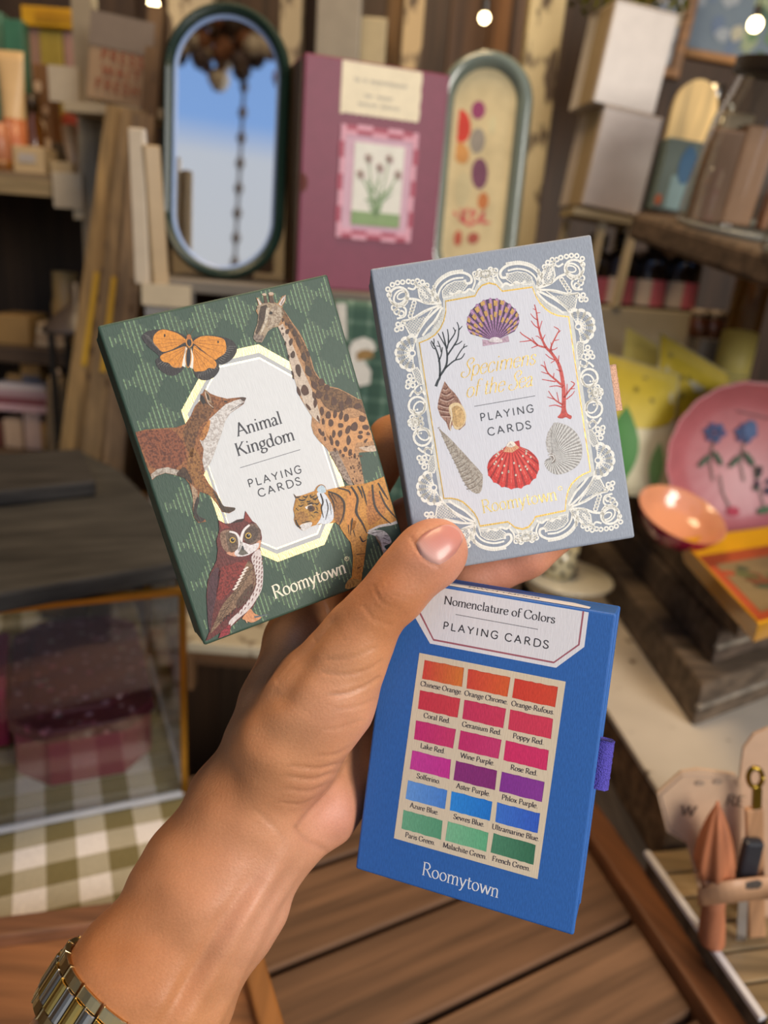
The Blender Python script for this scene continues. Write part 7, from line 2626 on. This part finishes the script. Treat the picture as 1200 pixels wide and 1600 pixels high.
# plaid tea towel hanging in front of the cabinet, between the two upper card boxes
ta, tb2 = at(522, 470, .742), at(660, 470, .742)
ht = 1.200
m = MB()
nx, nz = 16, 20
zb = at(620, 790, .742).z
vs = [(ta.x + (tb2.x - ta.x) * i / nx, .742 + .003 * math.sin(i * 1.1) * (j / nz), ht - (ht - zb) * j / nz) for j in range(nz + 1) for i in range(nx + 1)]
m.add([(x - ta.x, y - .742, z - zb) for x, y, z in vs], [(j * (nx + 1) + i, j * (nx + 1) + i + 1, (j + 1) * (nx + 1) + i + 1, (j + 1) * (nx + 1) + i) for j in range(nz) for i in range(nx)], H('#ffffff'))
tw = m.build('tea_towel', 'plaid', smooth=True, loc=(ta.x, .742, zb))
tag(tw, 'green plaid tea towel with a white goose, hanging between the two upper card boxes', 'towel')
md = tw.modifiers.new('thick', 'SOLIDIFY')
md.thickness = .002
m = MB()


def twp(px, py, k=0):
    p = at(px, py, .736 - .0003 * k)
    return (p.x - ta.x, p.y - .742, p.z - zb)


m.add([twp(x, y) for x, y in ((545, 545), (552, 532), (568, 527), (582, 532), (588, 545), (580, 552), (574, 545), (566, 548), (570, 565), (580, 580), (578, 600), (560, 604), (548, 590), (546, 570))], [tuple(range(14))], H('#d6d2c6'))
m.add([twp(x, y, 1) for x, y in ((556, 552), (566, 546), (582, 548), (584, 558), (570, 562), (558, 564))], [tuple(range(6))], H('#9a7a4a'))
m.build('goose_print', 'fabric', tw)
m = MB()
m.add([twp(x, y) for x, y in ((524, 474), (541, 474), (542, 530), (534, 530))], [(0, 1, 2, 3)], H('#cfcabd'))
m.build('white_border', 'fabric', tw)

# cake stand and spotted cup behind the blue box
cs = at(905, 903, .80)
ck_ = thing('cake_stand', 'cream footed stand seen below the grey card box', 'cake stand', (cs.x - .012, .80, .86))
hz = cs.z - .86
MB().lathe([(0, 0), (.03, 0), (.028, .004), (.012, .012), (.010, hz - .012), (.02, hz - .006), (.048, hz - .003), (.050, hz), (.048, hz + .002), (0, hz + .001)], H('#cfc8b0'), 40).build('stand_body', 'gloss', ck_, smooth=True)
cp = thing('spotted_cup', 'cream cup with dark spots on the footed stand', 'cup', (at(872, 885, .80).x, .80, cs.z + .002))
MB().lathe([(0, 0), (.016, 0), (.019, .01), (.020, .04), (.019, .04), (.017, .01), (0, .004)], H('#ddd2a8'), 32).build('cup_body', 'gloss', cp, smooth=True)
m = MB()
for k in range(24):
    a = k * 2.4
    z = .006 + .0305 * (k / 24)
    m.ball((.0195 * math.cos(a), .0195 * math.sin(a), z), .0028, H(['#27262a', '#3a2a24'][k % 2]), seg=8, rings=5)
m.build('spots', 'gloss', cp)

# ------------------------------------------------------------------ left shelves and their goods
SZ = at(60, 272, 1.0).z
SLZ = .955
sh3z = at(40, 535, 1.03).z
sh1 = thing('wall_shelf_unit', 'dark wooden shelf unit at the left with three boards of goods', 'shelf unit', (-.62, 1.0, .8))
for z_, c in ((SZ, '#6e5c44'), (SLZ, '#4a3a2a'), (sh3z, '#3a2c20')):
    MB().box((.0, .09, z_ - .8 - .010), (.46, .22, .020), H(c)).build('board', 'wood_x', sh1, bevel=.002)
MB().box((.0, -.022, SZ - .8 - .016), (.46, .004, .018), H('#8a7654')).build('front_edge', 'wood_x', sh1)
MB().box((.0, .205, .45), (.46, .012, .90), H('#3a2a1c')).build('back_panel', 'wood_z', sh1)
for x in (-.22, .22):
    MB().box((x, .12, (SZ - .82) / 2), (.018, .16, SZ - .82), H('#3a2a1c')).build('upright', 'wood_z', sh1)
UZ = at(180, 163, .93).z

G1 = 'goods on the upper left shelf'


def good(name, label, cat, xl, xr, yb, yt_, y, d, col, mat='card', z0=SZ, **k):
    return ubox(name, label, cat, xl, xr, yb, yt_, y, d, col, mat, z0=z0, **k)


b0 = good('cream_carton', 'cream carton with a grey label at the front of the upper left shelf', 'carton', 20, 68, 275, 228, 1.0, .04, '#b39a72')
face(b0, 'label', .2, .75, .4, .72, '#a39a92')
good('cream_lid_tin', 'low cream tin at the front of the upper left shelf', 'tin', 78, 112, 278, 252, 1.0, .03, '#b09870')
good('dark_carton', 'dark brown carton behind the low cream tin', 'carton', 68, 112, 275, 222, 1.05, .03, '#4a3a20')
b1_ = good('tan_carton', 'tan carton on the dark brown carton, beside the red one', 'carton', 74, 98, 275, 182, 1.09, .03, '#a88a4a')
good('red_carton', 'small red carton at the right end of the upper left shelf', 'carton', 98, 126, 275, 178, 1.09, .03, '#b04a30')
t = thing('squeeze_tube', 'cream and orange squeeze tube standing near the left edge', 'tube', (at(22, 180, 1.02).x, 1.02, SZ))
hh = at(22, 80, 1.02).z - SZ
MB().lathe([(.010, 0), (.0135, .002), (.0135, hh * .45)], H('#a8613a'), 20).build('orange_base', 'satin', t, smooth=True)
m = MB()
n = 20
vs, fs = [], []
for i in range(7):
    f = i / 6
    for k in range(n):
        a = 2 * PI * k / n
        vs.append(((.0135 + .003 * f) * math.cos(a), .0135 * (1 - .93 * f) * math.sin(a), hh * (.45 + .55 * f)))
for i in range(6):
    for k in range(n):
        fs.append((i * n + k, i * n + (k + 1) % n, (i + 1) * n + (k + 1) % n, (i + 1) * n + k))
fs.append(tuple(6 * n + k for k in range(n)))
m.add(vs, fs, H('#c9a878')).build('cream_top', 'satin', t, smooth=True)
MB().box((-.002, -.0138, hh * .26), (.006, .0006, hh * .3), H('#cba592')).build('printed_strip', 'card', t)
t = thing('squeeze_tube', 'orange tube cut by the left edge of the frame', 'tube', (at(2, 240, 1.0).x, 1.0, SZ))
MB().lathe([(.010, 0), (.0125, .002), (.0125, .03), (.011, .052), (0, .054)], H('#a86a48'), 20).build('tube_body', 'satin', t, smooth=True)
MB().lathe([(.0127, .002), (.0127, .012)], H('#7a4a14'), 20).build('cap', 'satin', t, smooth=True)
t = thing('amber_bottle', 'dark amber bottle between the orange tube and the patterned carton', 'bottle', (at(48, 180, 1.03).x, 1.035, SZ))
MB().lathe([(0, 0), (.012, 0), (.0125, .003), (.0125, .055), (.006, .068), (.006, .08), (0, .08)], H('#5a3408'), 20).build('bottle_body', 'gloss', t, smooth=True)
MB().lathe([(.0075, .072), (.0075, .09), (0, .09)], H('#3a2a1a'), 16).build('cap', 'satin', t, smooth=True)
pt_ = good('patterned_carton', 'tall carton with pale blots beside the amber bottle', 'carton', 56, 80, 275, 100, 1.05, .03, '#7a5530')
blobs(pt_, 'printed_blots', [(.3, .8, .005, .007, '#c4a888'), (.7, .6, .004, .006, '#b89878'), (.35, .45, .006, .008, '#d8bc96'), (.7, .3, .005, .007, '#c4a888')])
pk_ = good('pink_carton', 'tall dusty pink carton at the back of the upper left shelf', 'carton', 44, 70, 275, 44, 1.12, .03, '#9c7868')
good('olive_carton', 'tall olive yellow carton at the back of the upper left shelf', 'carton', 66, 102, 275, 48, 1.12, .03, '#a8923a')
good('pink_carton', 'narrow pink carton beside the white upright', 'carton', 104, 124, 275, 50, 1.12, .03, '#a47e70')
yl = good('yellow_carton', 'long bright yellow carton lying across the tall cartons', 'carton', 33, 124, 48, 16, 1.115, .04, '#cf9c18', z0=None)
yl.location.z = pk_.location.z + at(57, 44, 1.12).z - SZ + .001
face(yl, 'printed_strip', .25, .9, .3, .75, '#b8860f')
good('teal_pouch', 'teal green pouch with a gold mark at the upper left', 'pouch', 12, 42, 275, 30, 1.10, .02, '#3f7058', 'satin')
o = good('teal_pouch', 'pale teal pouch cut by the left frame edge', 'pouch', -22, 11, 275, 18, 1.12, .02, '#5a8068', 'satin')
t = at(28, 48, 1.095)
ct = thing('hair_clip', 'small cream tube leaning at the right end of the upper left shelf', 'tube', (at(122, 268, 1.02).x, 1.02, SZ))
MB().tube([(0, 0, .001), (-.006, 0, .03), (-.009, 0, .058)], [.007, .008, .009], H('#c4a888'), 16).build('tube_body', 'satin', ct, smooth=True)
ct.name = 'leaning_tube'

# white price holders clipped to the shelf ends
for (xa, xb, ya, yb_, xc, xd, yd, yv, lab) in ((85, 128, 272, 324, 115, 130, 342, .97, 'white price card clipped to the end of the upper left shelf'), (78, 122, 105, 158, 106, 122, 170, .97, 'white price card before the tall pink and olive cartons')):
    a, b = at(xa, yb_, yv), at(xb, ya, yv)
    o = thing('price_card', lab, 'price card', ((a.x + b.x) / 2, yv, a.z), 0, 'white price cards')
    w, h = b.x - a.x, b.z - a.z
    MB().box((0, 0, h / 2), (w, .002, h), H('#a89a84')).build('card', 'card', o)
    c, d = at(xc, yd, yv), at(xd, yb_, yv)
    MB().box(((c.x + d.x) / 2 - o.location.x, .003, (c.z - a.z + h) / 2), (d.x - c.x, .004, h + a.z - c.z), H('#b5a78c')).build('clip', 'card', o)
    MB().box((0, .02, h * .5 if yv and ya > 200 else -.0 + h * .2), (.01, .04, .006), H('#8a7c66')).build('hook', 'card', o)

# white upright and its little shelf with the hanging sign
wu = thing('white_upright', 'off-white shelf post left of the hanging sign', 'post', (at(137, 60, .99).x, .985, .80))
MB().box((0, 0, .46), (.022, .02, .92), H('#8f816a')).build('post', 'satin', wu)
us = thing('sign_shelf', 'pale narrow ledge under the hanging sign', 'shelf', (at(180, 165, .93).x, .93, UZ - .012))
MB().box((0, .03, .006), (.11, .07, .010), H('#9a8a70')).build('board', 'satin', us)
MB().box((-.035, .055, -.02), (.01, .02, .05), H('#8a7a60')).build('bracket', 'satin', us)
sg = ubox('paper_sign', 'beige card with red stamped words standing by the green tray', 'sign', 133, 232, 158, 24, .925, .006, '#94785a', 'card', z0=UZ, tilt=math.radians(7))
sg.location.y = .925
face(sg, 'grey_top', .0, 1.0, .62, 1.0, '#77685a')
words_on(sg, 'stamped_words', [('PRESS', .54, .47, .0098, .046), ('WAIT', .54, .30, .0098, .042), ('FRESH', .50, .13, .0098, .048)], '#8a3f28', y=-.0022)

# bundle of old yardsticks
GY = 'old yardsticks leaning together'
for k, (b_, t_, w, c, yb3, yt3, lab) in enumerate((((135, 560), (190, 168), .030, '#856a40', .86, .90, 'yellowish yardstick at the left of the leaning bunch'), ((165, 565), (212, 172), .026, '#7a6240', .84, .885, 'tan yardstick with a yellow stripe in the leaning bunch'), ((193, 560), (226, 180), .022, '#776044', .83, .875, 'greyish yardstick nearest the white frames'), ((210, 560), (244, 10), .016, '#664c2e', .90, .93, 'tall narrow brown yardstick behind the sign'))):
    a, b = at(*b_, yb3), at(*t_, yt3)
    a = a + (a - b) * ((a.z - .81) / (b.z - a.z))
    o = thing('yardstick', lab, 'yardstick', a, 0, GY)
    d = b - a
    MB().bar((0, 0, 0), tuple(d), w, .006, H(c), up=(0, 1, 0)).build('stick', 'wood_z', o)
    if k in (0, 1):
        MB().bar(tuple(d * .52 + Vector((0, -.0045, 0))), tuple(d * .70 + Vector((0, -.0045, 0))), .006, .0006, H('#b8901a'), up=(0, 1, 0)).build('yellow_stripe', 'card', o)
    m = MB()
    for q in range(10):
        p = d * (.50 + .05 * q) + Vector((w * .2, -.0035, 0))
        m.box(tuple(p), (.004, .0006, .010), H('#6a5238'))
    m.build('printed_figures', 'card', o)

# pale frames leaning by the green tray
WZ = at(240, 445, .75).z
wb = ubox('white_case', 'grey-white case under the leaning pale frames', 'case', 226, 298, 560, 445, .745, .017, '#8f8a84', 'satin', z0=.81)
face(wb, 'cream_rim', -.02, 1.02, .95, 1.0, '#bfae90', t=.004)
f1_ = ubox('pale_frame', 'white-faced narrow frame standing by the green tray', 'frame', 210, 234, 445, 200, .746, .010, '#c4b49c', 'satin', z0=WZ, tilt=math.radians(-1))
f2_ = ubox('pale_frame', 'beige narrow frame between the white one and the green tray', 'frame', 240, 266, 445, 228, .750, .010, '#a8906c', 'satin', z0=WZ, tilt=math.radians(-3), yaw=math.radians(35))

# dark lantern, candle, bottle, books at the far left
lp = at(128, 735, .93)
LB = .8105
ln = thing('metal_lantern', 'dark metal lantern with a cone roof behind the green card box', 'lantern', (lp.x + .004, .93, LB))
zr = at(135, 512, .93).z - LB
MB().lathe([(.040, zr - .006), (.038, zr), (.012, zr + .024), (.006, zr + .028), (.005, zr + .05), (0, zr + .052)], H('#4a403a'), 24).build('cone_roof', 'satin', ln, smooth=True)
for x, y in ((-.022, -.022), (.022, -.022), (-.022, .022), (.022, .022)):
    MB().box((x, y, (zr - .006) / 2), (.006, .006, zr - .006), H('#1c1815')).build('corner_bar', 'satin', ln)
MB().box((0, 0, .006), (.054, .054, .012), H('#1c1815')).build('base', 'satin', ln)
MB().lathe([(0, .012), (.015, .012), (.015, zr * .5), (0, zr * .5)], H('#2a211c'), 20).build('inner_candle', 'satin', ln, smooth=True)
rb = ubox('printed_box', 'narrow brown box with an orange picture beside the lantern', 'box', 142, 178, 745, 605, .975, .03, '#4a2e20', 'card', z0=.8105)
blobs(rb, 'printed_picture', [(.35, .92, .010, .010, '#b4502a'), (.45, .96, .006, .006, '#b5a090'), (.4, .6, .006, .03, '#6e3420')])
cd_ = thing('pillar_candle', 'tan pillar candle with a pale tip by the left books', 'candle', (at(95, 690, .98).x, .98, SLZ))
hc = at(88, 588, .98).z - SLZ
MB().lathe([(.020, 0), (.018, .03), (.013, hc * .8), (.010, hc), (0, hc)], H('#8f7a5c'), 20).build('wax', 'satin', cd_, smooth=True)
MB().ball((0, 0, hc + .004), .006, H('#d8c4b0')).build('pale_tip', 'satin', cd_, smooth=True)
cb_ = thing('cream_bottle', 'cream bottle standing above the stacked boxes at the left', 'bottle', (at(105, 490, 1.04).x, 1.04, sh3z))
hb = at(107, 425, 1.04).z - sh3z
MB().lathe([(0, 0), (.019, 0), (.019, hb * .55), (.016, hb * .65), (.016, hb), (0, hb)], H('#a88a58'), 20).build('bottle_body', 'satin', cb_, smooth=True)
k0 = ubox('kraft_carton', 'brown kraft carton on the middle left shelf', 'carton', -10, 44, 535, 493, 1.0, .06, '#8a6c40', 'card', z0=sh3z)
for k in range(4):
    o = ubox('cream_notebook', ['bottom', 'second', 'third', 'top'][k] + ' cream notebook of the small stack on the middle left shelf', 'notebook', 56 + k, 108 - k, 560 - 9 * k, 552 - 9 * k, 1.0, .06, ['#b09c80', '#a48c70', '#bba88c', '#a89070'][k], 'card', z0=None, group='cream notebooks stacked at the left')
    hk = .0075
    o.location.z = sh3z + .0006 + k * .0078 + .0
    o.scale.z = hk / o['h']
GB = 'books on the low left shelf'
o = ubox('upright_book', 'pinkish-white upright book, wider of the two pale ones', 'book', 38, 64, 708, 645, 1.0, .05, '#b59a8c', 'card', z0=SLZ, group=GB)
o = ubox('upright_book', 'cream upright book left of the pinkish-white one', 'book', 6, 34, 710, 655, 1.0, .05, '#b3987e', 'card', z0=SLZ, group=GB)
o = ubox('upright_book', 'mustard upright book right of the pale books', 'book', 64, 80, 705, 662, 1.0, .05, '#a0783a', 'card', z0=SLZ, group=GB)
o = ubox('upright_book', 'dark red book cut by the left frame edge', 'book', -14, 4, 710, 660, 1.0, .05, '#5a2e24', 'card', z0=SLZ, group=GB)
tz = max(at(50, 645, 1.0).z, SLZ + .05) + .0
bs = [('pink', '#b8969a'), ('maroon', '#7a4248'), ('rose-grey', '#a88a8c'), ('white', '#cabab4')]
zt_ = at(51, 645, 1.0).z + .001
for k, (nm_, c) in enumerate(bs):
    o = MB().box((0, .05, .0045), (.072 - .003 * k, .10, .009), H(c)).build('flat_book', 'card', loc=(at(38, 640, 1.0).x, .995, zt_ + k * .0095), bevel=.0008)
    tag(o, nm_ + ' book lying flat across the upright left books', 'book', 'flat books in a pile at the left')
zf = zt_ + 4 * .0095
for k, (xl, xr, yt_, c, lab) in enumerate(((10, 34, 585, '#a07a48', 'short tan carton on the flat pile of books'), (32, 62, 560, '#a8824c', 'tall tan carton with a grey base band on the flat pile of books'))):
    o = ubox('tan_carton', lab, 'carton', xl, xr, 608, yt_, 1.01, .03, c, 'card', z0=zf)
    if k:
        face(o, 'grey_band', .1, 1, .0, .28, '#6a6468')

# ------------------------------------------------------------------ posts and boards behind the trays
GP = 'old posts and boards behind the trays'


def post(name, label, cat, xl, xr, yt_, yb, y, d, col, mat, z0=None):
    z0 = PZ_ if z0 is None else z0
    ztop = at((xl + xr) / 2, yt_, y).z if yt_ > 0 else 2.0
    ym = max(yt_, 0) + 60
    a, b = at(xl, ym, y), at(xr, ym, y)
    o = MB().box((0, d / 2, (ztop - z0) / 2), (b.x - a.x, d, ztop - z0), H(col)).build(name, mat, loc=((a.x + b.x) / 2, y, z0), bevel=.002)
    return tag(o, label, cat, GP)


post('painted_post', 'cream post right of the green tray, partly hidden by it', 'post', 436, 470, -5, 0, 1.12, .03, '#a39272', 'chippy', 0)
post('dark_board', 'dark brown board between the cream post and the grey post', 'board', 468, 496, -5, 0, 1.2, .02, '#3c2c22', 'wood_z', 0)
post('grey_post', 'smooth grey-white post above the plum book', 'post', 493, 562, -5, 0, 1.10, .04, '#8f8676', 'satin', 0)
q = post('cream_carton', 'cream card carton behind the plum book', 'carton', 560, 602, 26, 0, 1.12, .03, '#a89a78', 'card', 0)
post('brown_post', 'plain brown post beside the chipped narrow post', 'post', 600, 626, -5, 0, 1.16, .03, '#7a5f3c', 'wood_z', 0)
post('chipped_post', 'narrow chipped cream post above the right of the book', 'post', 628, 660, -5, 0, 1.10, .03, '#bfa67c', 'chippy', 0)
post('brown_board', 'wide brown board behind the seashell tray', 'board', 700, 762, -5, 0, 1.22, .02, '#5f4630', 'wood_z', 0)
post('orange_board', 'orange-brown board above the seashell tray', 'board', 762, 796, -5, 0, 1.20, .03, '#7a5530', 'wood_z', 0)
post('brown_board', 'narrow brown board beside the wide chipped post', 'board', 796, 826, -5, 0, 1.22, .03, '#5a4028', 'wood_z', 0)
post('chipped_post', 'wide chipped cream post right of the seashell tray', 'post', 822, 878, -5, 0, 1.06, .04, '#cdbb8e', 'chippy', 0)
post('painted_post', 'beige chipped post behind the top of the green tray', 'post', 262, 330, -5, 0, 1.15, .03, '#b0a084', 'chippy', 0)
post('dark_board', 'dark board behind the hanging sign', 'board', 150, 246, -5, 0, 1.25, .02, '#42322a', 'wood_z', 0)
gr = thing('glass_rod', 'twisted clear glass rod above the seashell tray', 'glass rod', (at(682, 60, 1.05).x, 1.05, PZ_))
MB().tube([(0, 0, 0), (.0, 0, .10), (.002, 0, .20), (.006, 0, .232)], [.008, .008, .009, .014], H('#b5a48c'), 12).build('rod', 'gloss', gr, smooth=True)

# small warm bulbs on cords
def bulb(px, py, y, r, label):
    p = at(px, py, y)
    o = thing('string_bulb', label, 'light bulb', p, 0, 'small warm bulbs')
    MB().ball((0, 0, 0), r, H('#fff0c8')).build('bulb', 'bulb', o, smooth=True)
    MB().lathe([(.004, r * .8), (.005, r * .9), (.005, r + .012), (0, r + .013)], H('#3a3228'), 12).build('socket', 'satin', o)
    MB().tube([(0, 0, r + .012), (0, 0, 2.7 - p.z)], .0012, H('#2a241e'), 6).build('cord', 'matte', o)


bulb(240, 8, 1.10, .007, 'small glowing bulb near the top of the green tray')
bulb(757, 28, 1.04, .006, 'small glowing bulb above the seashell tray')
bulb(1180, 38, 1.2, .009, 'small glowing bulb before the green part of the large print')

# dried flower ring and bead string hanging at the shopfront: it shows in the mirror of the green tray
fl = thing('dried_flower_hanging', 'hanging dried flowers and bead string mirrored in the green tray', 'hanging decoration', (-.50, -.42, 1.95))
m = MB()
r_ = random.Random(8)
for k in range(240):
    a = r_.uniform(-.1, 3.2)
    R_ = .27 + r_.uniform(-.06, .07)
    c = (R_ * .8 * math.cos(a), r_.uniform(-.03, .03), R_ * math.sin(a) - .06)
    m.ball(c, r_.uniform(.012, .03), H(r_.choice(['#7a4038', '#c4b49c', '#a06a30', '#5a4a38', '#d8ccb8', '#8a5a50'])), seg=7, rings=5)
for k in range(90):
    c = (r_.gauss(.04, .055), r_.uniform(-.03, .03), r_.gauss(.02, .045))
    m.ball(c, r_.uniform(.012, .03), H(r_.choice(['#c4b49c', '#8a5a3c', '#5a4a48', '#d8ccb8', '#4a3a30'])), seg=7, rings=5)
m.build('dried_flowers', 'matte', fl)
m = MB()
for k in range(9):
    m.ball((.075, 0, -.09 - .06 * k), .011, H('#6a5a48'), seg=8, rings=6, sc=(1, 1, 1.4))
m.tube([(.075, 0, 0), (.075, 0, -.68)], .004, H('#4a4038'), 6)
m.build('bead_string', 'matte', fl)
MB().tube([(0, 0, .05), (0, .12, .70)], .002, H('#2a241e'), 6).build('cord', 'matte', fl)
